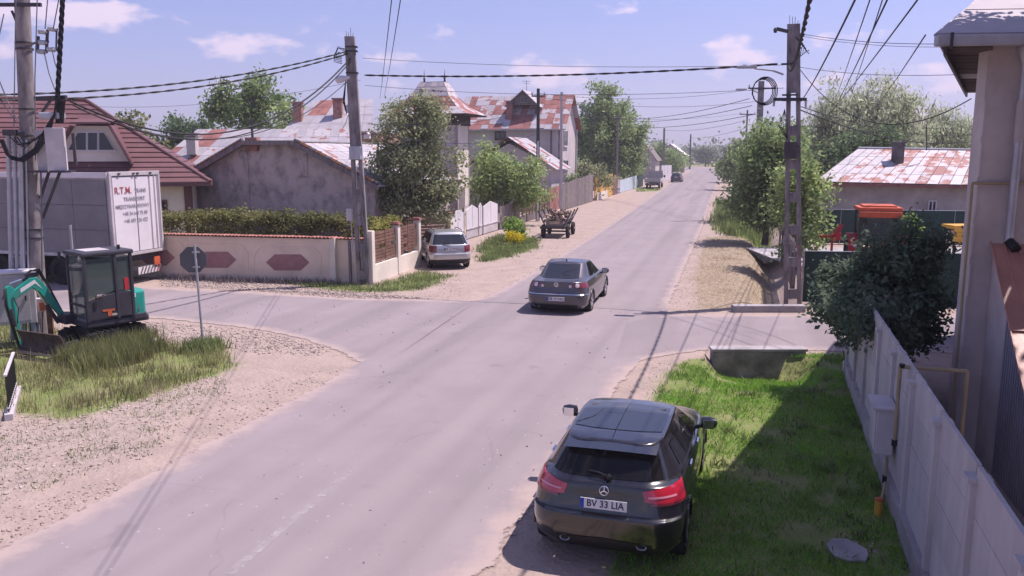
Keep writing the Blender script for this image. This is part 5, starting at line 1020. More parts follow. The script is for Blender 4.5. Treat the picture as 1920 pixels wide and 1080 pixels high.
PM = G(683, 533); pm = lattice_pole('lattice_pole', 'concrete lattice utility pole at the corner of the yellow wall', PM, 8.5, 0.47, 0.33, 0.22, 0.18, 4.35, RN * 0.97 + RD * 0.24, RD * 0.97 - RN * 0.24, Vector((-0.25, 0, 0)))
def pmz(v): return A(680, v, PM.y).z
MB().box((-0.12, -0.22, pmz(287)), (0.42, 0.2, 0.44), RZ).build('junction_box', 'galv', pm, bevel=0.01)
MB().lathe((-0.42, -0.1, pmz(147)), (-1, -0.2, -0.25), [(-0.15, 0.05), (0, 0.08), (0.1, 0.12), (0.3, 0.12), (0.36, 0.0)], 14).build('lamp_head', 'white_paint', pm, smooth=True); MB().tube([(-0.25, 0, pmz(140)), (-0.42, -0.1, pmz(147))], 0.025, 6).build('lamp_bracket', 'galv', pm)
MB().box((0.28, -0.14, pmz(256)), (0.2, 0.12, 0.14), RZ).tube([(0.3, -0.15, pmz(250)), (0.38, -0.3, pmz(254))], 0.05, 8).build('camera_housing', 'white_paint', pm)
MB().box((-0.42, -0.12, pmz(402)), (0.2, 0.12, 0.42), RZ).tube([(-0.38, -0.1, pmz(412)), (-0.36, -0.1, pmz(440)), (-0.28, -0.18, pmz(470)), (-0.34, -0.18, pmz(490)), (-0.4, -0.1, pmz(450))], 0.022, 6).build('meter_box', 'white_dirty', pm)
mb = MB()
for k in range(4): x0_ = 0.02 + 0.02 * k; mb.tube([(x0_ - 0.05, -0.16, pmz(330) - k * 0.05), (x0_ + 0.05, -0.19, pmz(372)), (x0_ - 0.05, -0.2, pmz(400)), (x0_ + 0.06, -0.19, pmz(440)), (x0_ - 0.04, -0.2, pmz(480)), (x0_ + 0.04, -0.18, pmz(508))], 0.014, 5)
mb.build('cable_drop', 'cable_grey', pm)
for v in (88, 96, 137): MB().box((-0.2, 0, pmz(v)), (0.40, 0.24, 0.05), 0).build('steel_band', 'steel_dark', pm)
mb = MB()
for k in range(5): z_ = pmz(92) - 0.05 * k; mb.tube([(-0.4, -0.1, z_), (-0.6, -0.25, z_ + 0.12 * math.sin(k)), (-0.75, -0.3, z_ - 0.25), (-0.5, -0.2, z_ - 0.3)], 0.014, 5)
for k in range(3): mb.tube([(-0.4, -0.12, pmz(150)), (-0.46 - 0.03 * k, -0.16, pmz(190)), (-0.4, -0.14, pmz(215))], 0.014, 5)
mb.build('cable_tangle', 'cable', pm)
PR = G(1486, 572); prp = lattice_pole('lattice_pole', 'tall concrete lattice utility pole on the right with cable coil', PR, 8.3, 0.52, 0.36, 0.20, 0.17, 6.35, (0.95, -0.31, 0), (0.31, 0.95, 0), Vector((-0.42, 0, 0)), hole=0.7, step=0.98)
def prz(v): return A(1478, v, PR.y).z
def prx(u, v): return A(u, v, PR.y).x - PR.x
MB().bar((prx(1448, 187), -0.18, prz(187)), (prx(1508, 187), -0.18, prz(187)), 0.07, 0.09).build('crossarm', 'steel_dark', prp); MB().tube([(prx(1507, 188), -0.18, prz(188)), (prx(1507, 205), -0.18, prz(205))], 0.035, 7).tube([(prx(1449, 186), -0.18, prz(186)), (prx(1447, 200), -0.18, prz(200))], 0.035, 7).build('insulator', 'white_dirty', prp)
mb = MB()
for k in range(4):
    r_ = 0.30 + 0.02 * k; cc_ = Vector((prx(1427, 172) + 0.02 * (k - 1), -0.2 - 0.02 * k, prz(172))); mb.tube([cc_ + Vector((math.cos(i * 6.2832 / 28) * r_, 0.03 * math.sin(3 * i), math.sin(i * 6.2832 / 28) * r_ * 1.12)) for i in range(29)], 0.014, 6, False)
mb.build('cable_coil', 'cable', prp, smooth=True)
MB().tube([(prx(1466, 140), -0.1, prz(140)), (prx(1440, 134), -0.35, prz(134)), (prx(1405, 132), -0.55, prz(132))], 0.028, 8).build('lamp_arm', 'galv', prp, smooth=True)
MB().box((prx(1389, 130), -0.62, prz(130)), (0.55, 0.2, 0.07), -0.15).box((prx(1386, 127), -0.62, prz(127)), (0.12, 0.12, 0.06)).build('lamp_head', 'galv', prp, bevel=0.02)
MB().bar((prx(1454, 55), -0.1, prz(55)), (prx(1475, 60), -0.1, prz(60)), 0.08, 0.09).lathe((prx(1452, 54), -0.1, prz(57)), (0, 0, 1), [(-0.08, 0.04), (0, 0.06), (0.06, 0.03)], 10).build('insulator_bracket', 'steel_dark', prp)
mb = MB()
for k in range(6): mb.tube([(prx(1488, 70), -0.15, prz(70)), (prx(1497 + 3 * k, 82), -0.25, prz(78 + 5 * k)), (prx(1492 + 4 * k, 105), -0.2, prz(110 - 3 * k)), (prx(1482, 120), -0.16, prz(118))], 0.010, 5)
for k in range(5): mb.tube([(prx(1468, 205), -0.16, prz(205)), (prx(1455 + 4 * k, 225), -0.3, prz(238)), (prx(1472, 260), -0.2, prz(262))], 0.008, 5)
mb.build('cable_tangle', 'cable', prp)
MB().box((prx(1478, 280), -0.2, prz(282)), (0.36, 0.12, 0.5)).build('switch_box', 'wood_dark', prp, bevel=0.01)
for v in (120, 178, 188, 275): MB().box((prx(1478 + (v - 70) * 0.03, v), 0, prz(v)), (0.44, 0.22, 0.04), -0.3).build('steel_band', 'steel_dark', prp)
mb = MB()
for k in range(9):
    z_ = prz(458 + k * 8); x_ = prx(1497 + k * 0.35, 458 + k * 8); mb.box((x_, -0.155, z_), (0.09, 0.012, 0.02), 0.3).box((x_ - 0.03, -0.155, z_ - 0.04), (0.02, 0.012, 0.06), 0.3)
mb.build('painted_mark', 'print_red', prp)
# steel and concrete pole at the left
PLf = G(75, 640); plp = thing('utility_pole', 'round grey utility pole with meter boxes and conduits at left', 'utility pole', PLf, 0)
MB().tube([(0, 0, -0.4), (0.2, 0, 5.5), (0.5, 0, 11.5)], [0.20, 0.175, 0.15], 20).build('shaft', 'pole_concrete', plp, smooth=True)
def plz(v): return A(65, v, PLf.y).z
def plx(u, v): return A(u, v, PLf.y).x - PLf.x
for u, r_ in ((22, 0.055), (33, 0.05), (44, 0.06)): MB().tube([(plx(u + 4, 600), -0.12, 0.05), (plx(u, 245), -0.14, plz(245))], r_, 10).build('conduit', 'galv', plp, smooth=True)
MB().box((plx(118, 285), -0.28, plz(281)), (0.40, 0.34, 1.02), R(22)).build('meter_cabinet', 'white_dirty', plp, bevel=0.012)
MB().box((plx(96, 285), -0.18, plz(283)), (0.34, 0.3, 0.98), 0).build('meter_cabinet', 'fence_concrete', plp, bevel=0.012)
MB().box((plx(152, 282), -0.3, plz(280)), (0.06, 0.16, 0.74), R(22)).build('fuse_strip', 'wood_dark', plp)
MB().box((plx(108, 320), -0.25, plz(321)), (0.9, 0.5, 0.05)).bar((plx(125, 322), -0.3, plz(322)), (plx(84, 400), -0.1, plz(408)), 0.04, 0.06).bar((plx(92, 322), 0.0, plz(322)), (plx(76, 372), 0.0, plz(372)), 0.04, 0.06).build('platform', 'steel_dark', plp)
MB().box((plx(106, 215), -0.2, plz(218)), (0.5, 0.34, 0.16)).build('transformer_hood', 'galv', plp, bevel=0.04)
MB().bar((plx(72, 184), -0.15, plz(186)), (plx(135, 184), -0.25, plz(184)), 0.08, 0.1).bar((plx(105, 188), -0.2, plz(187)), (plx(82, 215), -0.15, plz(217)), 0.05, 0.05).build('bracket_arm', 'steel_dark', plp)
MB().bar((plx(-20, 14), -0.15, plz(11)), (plx(84, 10), -0.15, plz(11)), 0.07, 0.08).bar((plx(30, 30), -0.15, plz(22)), (plx(44, 66), -0.05, plz(66)), 0.05, 0.05).build('crossarm', 'steel_dark', plp)
MB().box((plx(30, 250), -0.2, plz(249)), (0.3, 0.2, 0.14)).box((plx(52, 252), -0.2, plz(252)), (0.16, 0.18, 0.1)).build('terminal_box', 'steel_dark', plp, bevel=0.01)
for v in (81, 92, 205, 255, 430, 446): MB().lathe((0.04 * plz(v), 0, plz(v)), (0, 0, 1), [(-0.02, 0.185), (-0.02, 0.2), (0.02, 0.2), (0.02, 0.185)], 16).build('steel_band', 'steel_dark', plp)
for u, v in ((90, 62), (108, 57), (90, 82), (88, 99), (106, 95)): MB().lathe((plx(u, v), -0.2, plz(v)), (1, 0, -0.1), [(-0.11, 0.03), (-0.1, 0.055), (0.06, 0.06), (0.08, 0.035), (0.11, 0.03)], 10).build('insulator', 'galv', plp, smooth=True)
MB().bar((plx(81, 70), -0.2, plz(70)), (plx(79, 100), -0.2, plz(100)), 0.05, 0.05).bar((plx(98, 58), -0.2, plz(58)), (plx(96, 100), -0.2, plz(100)), 0.05, 0.05).bar((plx(115, 60), -0.2, plz(60)), (plx(114, 96), -0.2, plz(96)), 0.03, 0.03).bar((plx(68, 82), -0.1, plz(82)), (plx(100, 80), -0.2, plz(80)), 0.04, 0.04).build('fuse_frame', 'steel_dark', plp)
def lcab(pts_, r_, m_='cable'):
    return MB().tube([(plx(u, v), y_, plz(v)) for u, v, y_ in pts_], r_, 7)
mb = MB()
for k in range(4):
    P = [(18 + 3 * k, 262), (30 + 4 * k, 290 + 3 * k), (55 + 3 * k, 297 + 2 * k), (80 + 3 * k, 280 + 2 * k), (100 + 4 * k, 245 + 3 * k), (118 + k, 215), (122 + k * 2, 186)]
    mb.tube([(plx(u, v), -0.38 - 0.02 * k, plz(v)) for u, v in P], 0.018, 7)
for k in range(3): mb.tube([(plx(u, v), -0.34, plz(v)) for u, v in ((36 + 6 * k, 258), (50 + 6 * k, 272 + 3 * k), (75, 266), (96 + 3 * k, 250), (112, 228))], 0.015, 7)
for k in range(4): mb.tube([(plx(122 + 4 * k, 190), -0.3, plz(190)), (plx(119 + 4 * k, 225), -0.33, plz(232))], 0.022, 7)
mb.build('cable_bundle', 'cable', plp, smooth=True)
MB().tube([(plx(u, v), -0.42, plz(v)) for u, v in ((108, 240), (114, 255), (112, 272), (105, 284), (100, 270))], 0.011, 6).tube([(plx(u, v), -0.4, plz(v)) for u, v in ((75, 240), (78, 250), (86, 258))], 0.011, 6).build('cable_loop', 'white_dirty', plp, smooth=True)
mb = MB()
for P in ([(22, 30), (9, 90), (12, 150), (30, 195), (48, 228)], [(44, 0), (42, 120), (40, 240)], [(84, -10), (79, 150), (80, 300)], [(96, 100), (105, 140), (116, 170)], [(111, 97), (116, 120), (123, 140)], [(104, -10), (98, 58)], [(126, -10), (113, 58)], [(-10, 165), (20, 195), (46, 232)]): mb.tube([(plx(u, v), -0.3, plz(v)) for u, v in P], 0.012, 6)
mb.build('jumper_wires', 'cable_grey', plp, smooth=True)
MB().tube([(plx(86, 300), -0.22, plz(300)), (plx(88, 620), -0.2, 0.1)], 0.02, 8).build('ground_rod', 'cable_grey', plp)
cable_v = MB()
for ph_ in (0, 2.1, 4.2):
    cable_v.tube([(plx(134 - 12 * i / 40, -30 + 222 * i / 40) + 0.035 * math.cos(i * 0.8 + ph_), -0.34 + 0.035 * math.sin(i * 0.8 + ph_), plz(-30 + 222 * i / 40)) for i in range(41)], 0.026, 6)
cable_v.build('riser_cable', 'cable', plp, smooth=True)
for u_, r2_ in ((50, 0.03), (58, 0.022)): MB().tube([(plx(u_ + 3, 600), -0.19, 0.05), (plx(u_, 262), -0.2, plz(262))], r2_, 8).build('conduit', 'galv', plp, smooth=True)
# thinner poles along the far road
def plain_pole(name, label, u, vb, vt, Y, w, m='pole_concrete', arm=None, lamp=None):
    b = A(u, vb, Y); b.z = 0; t_ = A(u, vt, Y); th = thing(name, label, 'utility pole', b, 0, 'poles along the far road')
    MB().taper((0, 0, -0.2), (0, 0, t_.z), w * 1.35, w * 1.2, w, w * 0.85).build('shaft', m, th, bevel=0.02)
    if arm: MB().bar((-arm, -w * 0.7, t_.z - 0.5), (arm, -w * 0.7, t_.z - 0.5), 0.1, 0.1).build('crossarm', 'steel_dark', th)
    if arm:
        for s in (-1, 1): MB().lathe((s * arm * 0.92, -w * 0.7, t_.z - 0.44), (0, 0, 1), [(0, 0.05), (0.1, 0.06), (0.2, 0.03)], 8).build('insulator', 'white_dirty', th)
    if lamp: MB().tube([(0, 0, t_.z - lamp[0]), (-lamp[1] * 0.5, -0.3, t_.z - lamp[0] + 0.25), (-lamp[1], -0.5, t_.z - lamp[0] + 0.3)], 0.04, 6).box((-lamp[1] - 0.3, -0.55, t_.z - lamp[0] + 0.3), (0.7, 0.25, 0.1)).build('lamp_arm', 'galv', th)
    return th
dk = plain_pole('lattice_mast', 'thin dark utility pole behind the wooden cart', 1008, 415, 166, 56.5, 0.2, 'steel_dark', arm=0.45)
MB().taper((0, -0.16, 0), (0, -0.16, 5.4), 0.16, 0.05, 0.1, 0.05).build('white_base_tube', 'white_paint', dk)
plain_pole('pale_pole', 'slim pale pole with white lower part beside the cart', 1051, 405, 172, 61.5, 0.18, 'plaster_white')
plain_pole('far_pole', 'thin pole standing in front of the tall dense tree', 1156, 360, 215, 99, 0.2, 'wood_grey', arm=0.5)
plain_pole('far_pole', 'thin far pole between the tall tree and the flatbed truck', 1243, 330, 240, 148, 0.3, 'wood_grey')
plain_pole('far_pole', 'short dark far pole near the road bend', 1293, 315, 252, 240, 0.36, 'steel_dark')
plain_pole('concrete_pole', 'concrete pole with crossarm behind the leafy tree', 1416, 400, 152, 58, 0.34, 'pole_concrete', arm=0.95, lamp=(0.9, 1.2))
plain_pole('far_pole', 'thin far pole just left of the concrete crossarm pole', 1396, 330, 206, 96, 0.16, 'pole_concrete', arm=0.9)
# ------------------------------------------------------------------ overhead cables
def cable(name, label, a, b, sag, r, m='cable', n=28, twist=False, group=None):
    a = Vector(a); b = Vector(b); mb = MB()
    P = [a.lerp(b, i / n) - up * sag * 4 * (i / n) * (1 - i / n) for i in range(n + 1)]
    if twist:
        for ph_ in (0, 3.14159):
            N_ = n * 5; d = (b - a).normalized(); s1 = d.cross(up).normalized(); s2 = s1.cross(d); L_ = (b - a).length
            Q = []
            for i in range(N_ + 1):
                t = i / N_; p = a.lerp(b, t) - up * sag * 4 * t * (1 - t); w_ = t * L_ * 6.283 / 0.9 + ph_; Q.append(p + (s1 * math.cos(w_) + s2 * math.sin(w_)) * r * 0.9)
            mb.tube(Q, r, 5)
    else: mb.tube(P, r, 6)
    o = mb.build(name, m, smooth=True); return tag(o, label, 'cable', group)
pmt = Vector((PM.x - 0.25, PM.y, 0)); prt = Vector((PR.x - 0.4, PR.y, 0)); plt_ = Vector((PLf.x, PLf.y, 0))
def w_(u, v, Y): return A(u, v, Y)
cable('twisted_cable', 'upper twisted cable from the left edge to the middle pole top', A(-60, 178, 19.5), A(655, 95, PM.y), 0.35, 0.016, twist=True)
cable('twisted_cable', 'lower twisted cable from the left edge to the middle pole top', A(-60, 188, 19.4), A(656, 99, PM.y), 0.42, 0.016, twist=True)
cable('thick_cable', 'thick cable sagging from the left pole bracket to the middle pole', A(132, 190, 20), A(660, 106, PM.y), 1.55, 0.024)
cable('thick_cable', 'second cable sagging from the left pole bracket to the middle pole', A(135, 196, 20), A(660, 112, PM.y), 1.62, 0.018)
cable('drop_cable', 'thin cable from left pole to the middle pole lamp', A(150, 205, 20), A(652, 152, PM.y), 1.25, 0.012)
cable('twisted_cable', 'black twisted cable spanning from middle pole to right lattice pole', A(684, 141, PM.y), A(1458, 120, PR.y), 0.16, 0.018, twist=True)
cable('thin_wire', 'thin wire high between middle pole and right lattice pole', A(680, 109, PM.y), A(1466, 122, PR.y), 0.15, 0.007)
cable('thin_wire', 'thin wire running left from the middle pole top to the frame edge', A(676, 150, PM.y), A(180, 200, 33), 0.3, 0.006)
cable('thin_wire', 'lower thin wire between middle pole and right lattice pole', A(684, 160, PM.y), A(1470, 165, PR.y), 0.25, 0.007)
cable('overhead_cable', 'left one of two cables passing overhead towards the olive tree', A(752, -160, 7.0), A(712, 185, 45), 0.1, 0.007)
cable('overhead_cable', 'right one of two cables passing overhead towards the olive tree', A(776, -160, 7.0), A(720, 182, 45.2), 0.1, 0.007)
cable('twisted_cable', 'black twisted cable from right lattice pole up over the camera', A(1478, 122, PR.y), A(1530, -60, 9.0), 0.5, 0.018, twist=True)
for (u0, v0, Y0), (u1, v1, Y1), r_, l in (((1655, -110, 8), (1502, 190, PR.y), 0.014, 'cable overhead ending at the right pole crossarm'), ((1668, -110, 8), (1560, 200, 55), 0.009, 'thin cable overhead just right of the crossarm cable'), ((1715, -110, 8), (1560, 210, 60), 0.013, 'thick cable overhead third from the twisted cable'), ((1690, -110, 8), (1582, 215, 60), 0.008, 'thin cable overhead between the two thickest ones'), ((1802, -110, 8), (1552, 215, 60), 0.013, 'long slanting cable overhead ending at the willow'), ((1735, 66, 10.4), (1640, 200, 60), 0.010, 'cable slanting from the grey house gutter to the willow')):
    cable('overhead_cable', l, A(u0, v0, Y0), A(u1, v1, Y1), 0.12, r_)
for k, (v0, v1, r_) in enumerate(((62, 82, 0.008), (66, 88, 0.006), (125, 140, 0.007))): cable('thin_wire', ('top thin wire from right lattice pole to the grey house', 'second thin wire from right lattice pole to the grey house', 'third thin wire from right lattice pole to the grey house')[k], A(1494, v0, PR.y), A(1790, v1, 19), 0.1, r_)
cable('drop_cable', 'cable hanging from the grey house corner towards the right pole', A(1821, 185, 18.4), A(1500, 130, PR.y), 1.0, 0.012)
cable('drop_cable', 'thick cable from right lattice pole across above the rusty hipped roof', A(1500, 206, PR.y), A(1840, 262, 40), 0.5, 0.018)
cable('thin_wire', 'thin cable parallel above the one crossing the rusty hipped roof', A(1502, 200, PR.y), A(1840, 250, 40), 0.4, 0.012)
far_w = [((1010, 175, 56.5), (1412, 167, 58)), ((1010, 182, 56.5), (1420, 190, 58)), ((1052, 215, 61.5), (1395, 212, 96)), ((1156, 222, 99), (1405, 185, 58)), ((1156, 226, 99), (1410, 198, 58)), ((1156, 236, 99), (1416, 214, 58)), ((1243, 244, 148), (1398, 226, 96)), ((690, 232, 29.2), (1010, 196, 56.5)), ((690, 250, 29.2), (1010, 250, 56.5)), ((1294, 258, 240), (1398, 240, 96))]
for (p0, p1), l in zip(far_w, ('top wire from the thin dark pole to the concrete crossarm pole', 'second wire from the thin dark pole to the concrete crossarm pole', 'wire from the pale pole to the far crossarm pole', 'upper wire from the tall tree pole to the concrete crossarm pole', 'middle wire from the tall tree pole to the concrete crossarm pole', 'lower wire from the tall tree pole to the concrete crossarm pole', 'wire over the flatbed truck to the far crossarm pole', 'upper wire from middle lattice pole to the thin dark pole', 'lower wire from middle lattice pole to the thin dark pole', 'wire from the short dark far pole near the bend')):
    cable('far_wire', l, A(*p0), A(*p1), 0.5, 0.012 if p0[2] < 70 else 0.022)

# ------------------------------------------------------------------ cars: a shell lofted through plan outlines stacked from sill to roof
class Shell:
    def __init__(s, levels, ny=0.0): s.L = levels
    def raw(s, k, v):
        l = s.L[k]; yr, yf, w = l['yr'], l['yf'], l['w']; ar, br = l.get('cr', (0.25, 0.25)); af, bf = l.get('cf', (0.3, 0.35)); ar = min(ar, w * 0.9); af = min(af, w * 0.9)
        bur, buf = l.get('bul', (0.04, 0.10))
        yrc = yr + bur * ((w - ar) / max(w, 1e-3)) ** 2; yfc = yf - buf * ((w - af) / max(w, 1e-3)) ** 2
        if v <= 1: x = (w - ar) * v; y = yr + bur * (x / max(w, 1e-3)) ** 2
        elif v <= 2: a = (v - 1) * math.pi / 2; x = w - ar + ar * math.sin(a); y = yrc + br * (1 - math.cos(a))
        elif v <= 3: x = w; y = (yrc + br) + (v - 2) * ((yfc - bf) - (yrc + br))
        elif v <= 4: a = (v - 3) * math.pi / 2; x = w - af * (1 - math.cos(a)); y = yfc - bf + bf * math.sin(a)
        else: x = (w - af) * (5 - v); y = yf - buf * (x / max(w, 1e-3)) ** 2
        tr, tf = l.get('tap', (0.05, 0.08)); ym = (yr + yf) / 2
        if y < ym: x *= 1 - tr * ((ym - y) / max(ym - yr, 1e-3)) ** 2
        else: x *= 1 - tf * ((y - ym) / max(yf - ym, 1e-3)) ** 2
        zz = l['z']; z = zz if not isinstance(zz, (list, tuple)) else float(np.interp(y, [q[0] for q in zz], [q[1] for q in zz]))
        z += l.get('crown', 0) * (1 - (x / max(w, 1e-3)) ** 2)
        return np.array((x, y, z))
    def pt(s, u, v):
        n = len(s.L) - 1; u = min(max(u, 0), n - 1e-6); k = int(u); f = u - k
        p1 = s.raw(k, v); p2 = s.raw(k + 1, v); p0 = s.raw(max(k - 1, 0), v); p3 = s.raw(min(k + 2, n), v); T = 0.22
        m1 = (p2 - p0) * T; m2 = (p3 - p1) * T
        return (2 * f**3 - 3 * f**2 + 1) * p1 + (f**3 - 2 * f**2 + f) * m1 + (-2 * f**3 + 3 * f**2) * p2 + (f**3 - f**2) * m2
    def nrm(s, u, v):
        e = 0.01; a = s.pt(u + e, v) - s.pt(u - e, v); vv = min(max(v, e), 5 - e); b = s.pt(u, vv + e) - s.pt(u, vv - e); n = np.cross(b, a); l = np.linalg.norm(n)
        return n / l if l > 1e-9 else np.array((0, 0, 1.0))
    def patch(s, u0, u1, v0, v1, nu, nv, off, side=1, uf=None, cond=None, cuts=()):
        V = []; F = []
        for i in range(nu + 1):
            for j in range(nv + 1):
                a, b = i / nu, j / nv; v = v0 + (v1 - v0) * b; lo, hi = (u0, u1) if uf is None else uf(b); u = lo + (hi - lo) * a
                p = s.pt(u, v) + s.nrm(u, v) * off; V.append((p[0] * side, p[1], p[2]))
        for i in range(nu):
            for j in range(nv):
                k = i * (nv + 1) + j; q = (k, k + 1, k + nv + 2, k + nv + 1)
                uc, vc_ = u0 + (u1 - u0) * (i + 0.5) / nu, v0 + (v1 - v0) * (j + 0.5) / nv
                if any(a <= uc <= b and c <= vc_ <= d for a, b, c, d in cuts): continue
                if cond:
                    c = np.mean([V[t] for t in q], axis=0)
                    if not cond(c): continue
                F.append(q if side > 0 else q[::-1])
        return V, F
def car(name, label, loc, heading, S, paint, wheels, wr, cuts=()):
    rz = -math.atan2(heading[0], heading[1]); t = thing(name, label, 'car', loc, rz); n = len(S.L) - 1
    def cut(c):
        for wy in wheels:
            if abs(c[0]) > 0.52 and (c[1] - wy) ** 2 + (c[2] - wr) ** 2 < (wr * 1.17) ** 2: return False
        return True
    mb = MB()
    for sd_ in (1, -1):
        V, F = S.patch(0, n, 0, 5, n * 6, 150, 0, sd_, cond=cut, cuts=cuts); mb.add(V, F)
    me = mb.mesh('body', paint, True); bm = bmesh.new(); bm.from_mesh(me); bmesh.ops.remove_doubles(bm, verts=bm.verts, dist=0.0015); bmesh.ops.recalc_face_normals(bm, faces=bm.faces); bm.to_mesh(me); bm.free()
    body = bpy.data.objects.new('body', me); C.objects.link(body); body.parent = t; ROOT[body.name] = t
    es = body.modifiers.new('split', 'EDGE_SPLIT'); es.split_angle = R(40)
    w_ = S.L[2]['w']
    for wy in wheels:
        for sd_ in (1, -1):
            xo = w_ * 0.985 * sd_ - 0.01 * sd_
            wh = bpy.data.objects.new('wheel', None); C.objects.link(wh); wh.parent = t; wh.location = (xo, wy, wr); ROOT[wh.name] = t
            ty = MB().lathe((0, 0, 0), (sd_, 0, 0), [(-0.2, wr * 0.62), (-0.2, wr * 0.93), (-0.17, wr), (-0.03, wr), (0.0, wr * 0.95), (0.0, wr * 0.70), (-0.03, wr * 0.66)], 28); tm = ty.mesh('tyre', 'rubber', True); o = bpy.data.objects.new('tyre', tm); C.objects.link(o); o.parent = wh; ROOT[o.name] = t; o.modifiers.new('s', 'EDGE_SPLIT').split_angle = R(50)
            rm = MB().lathe((0, 0, 0), (sd_, 0, 0), [(-0.03, wr * 0.70), (-0.005, wr * 0.69), (-0.01, wr * 0.62), (-0.08, wr * 0.58), (-0.09, 0.0)], 28)
            for q in range(5):
                a = q * 6.2832 / 5; rm.bar((-0.02 * sd_, math.cos(a) * wr * 0.08, math.sin(a) * wr * 0.08), (-0.015 * sd_, math.cos(a) * wr * 0.63, math.sin(a) * wr * 0.63), wr * 0.17, 0.04, up=(1, 0, 0))
            rm.lathe((0, 0, 0), (sd_, 0, 0), [(-0.06, wr * 0.14), (0.0, wr * 0.12), (0.0, 0)], 16)
            r2 = bpy.data.objects.new('rim', rm.mesh('rim', 'alloy')); C.objects.link(r2); r2.parent = wh; ROOT[r2.name] = t
            arch = MB(); A0 = []
            for i in range(15):
                a = math.pi * (i / 14) ; A0.append((math.cos(a), math.sin(a)))
            P = [(xo + 0.006 * sd_, wy + cx * wr * 1.17, wr + cz * wr * 1.17) for cx, cz in A0]; arch.tube(P, 0.018, 6); arch.build('wheel_arch', paint, t, smooth=True)
            hs = MB(); Q0 = [(xo - 0.02 * sd_, wy + cx * wr * 1.2, wr + cz * wr * 1.2) for cx, cz in A0]; Q1 = [(xo - 0.34 * sd_, p[1], p[2]) for p in Q0]
            hs.add(Q0 + Q1, [(i, i + 1, 15 + i + 1, 15 + i) for i in range(14)] + [tuple(range(15, 30))]); hs.build('wheel_housing', 'black_plastic', t)
    mbf = MB().box((0, (wheels[0] + wheels[1]) / 2, 0.24), (w_ * 1.5, wheels[1] - wheels[0] + 0.5, 0.1)); mbf.build('underbody', 'black_plastic', t)
    return t, body
def patch_part(t, S, name, m, *a, both=True, thick=0.0, smooth=True, **k):
    outs = []
    for sd_ in ((1, -1) if both else (1,)):
        V, F = S.patch(*a, side=sd_, **k); mb = MB().add(V, F); outs.append(mb.build(name, m, t, smooth=smooth))
    return outs
def full_rear(t, S, name, m, u0, u1, v1, nu, nv, off, smooth=True, uf=None):     # a patch across the middle of the rear
    mb = MB()
    for sd_ in (1, -1): V, F = S.patch(u0, u1, 0, v1, nu, nv, off, sd_, uf=uf); mb.add(V, F)
    return mb.build(name, m, t, smooth=smooth)
def full_front(t, S, name, m, u0, u1, v0, nu, nv, off):
    mb = MB()
    for sd_ in (1, -1): V, F = S.patch(u0, u1, v0, 5, nu, nv, off, sd_); mb.add(V, F)
    return mb.build(name, m, t, smooth=True)
def plate(t, y, z, tilt, txt, blue=True, w=0.52, h=0.112):
    mx = Matrix.Translation((0, y, z)) @ Matrix.Rotation(tilt, 4, 'X')
    o = MB().box((0, 0, 0), (w, 0.012, h)).build('number_plate', 'plate_white', t); o.matrix_basis = mx
    if blue: b = MB().box((-w / 2 + 0.022, -0.0075, 0), (0.042, 0.003, h * 0.96)).build('plate_band', 'plate_blue', o)
    text_mesh(txt, h * 0.98, 'print_black', 'plate_text', o, Matrix.Translation((0.02, -0.0085, 0.0)) @ Matrix.Rotation(math.pi / 2, 4, 'X'), 0.001, 0.92)
    return o
def mirror(t, x, y, z, paint, s=1.0):
    for sd_ in (1, -1):
        mb = MB().lathe((x * sd_, y, z), (sd_, 0, 0), [(-0.09 * s, 0.05), (-0.08 * s, 0.085 * s), (0.02, 0.095 * s), (0.09 * s, 0.07 * s), (0.115 * s, 0.0)], 14)
        mb.v = [(a, y + (b - y) * 0.75, z + (c_ - z) * 0.85) for a, b, c_ in mb.v]
        o = mb.build('mirror', paint, t, smooth=True); MB().bar((x * sd_ - 0.08 * sd_, y, z - 0.05), (x * sd_ - 0.24 * sd_, y + 0.04, z - 0.09), 0.07, 0.04).build('mirror_arm', 'black_plastic', o)
        MB().box((x * sd_ + 0.01 * sd_, y - 0.073 * s, z), (0.13 * s, 0.008, 0.11 * s)).build('mirror_glass', 'chrome', o)

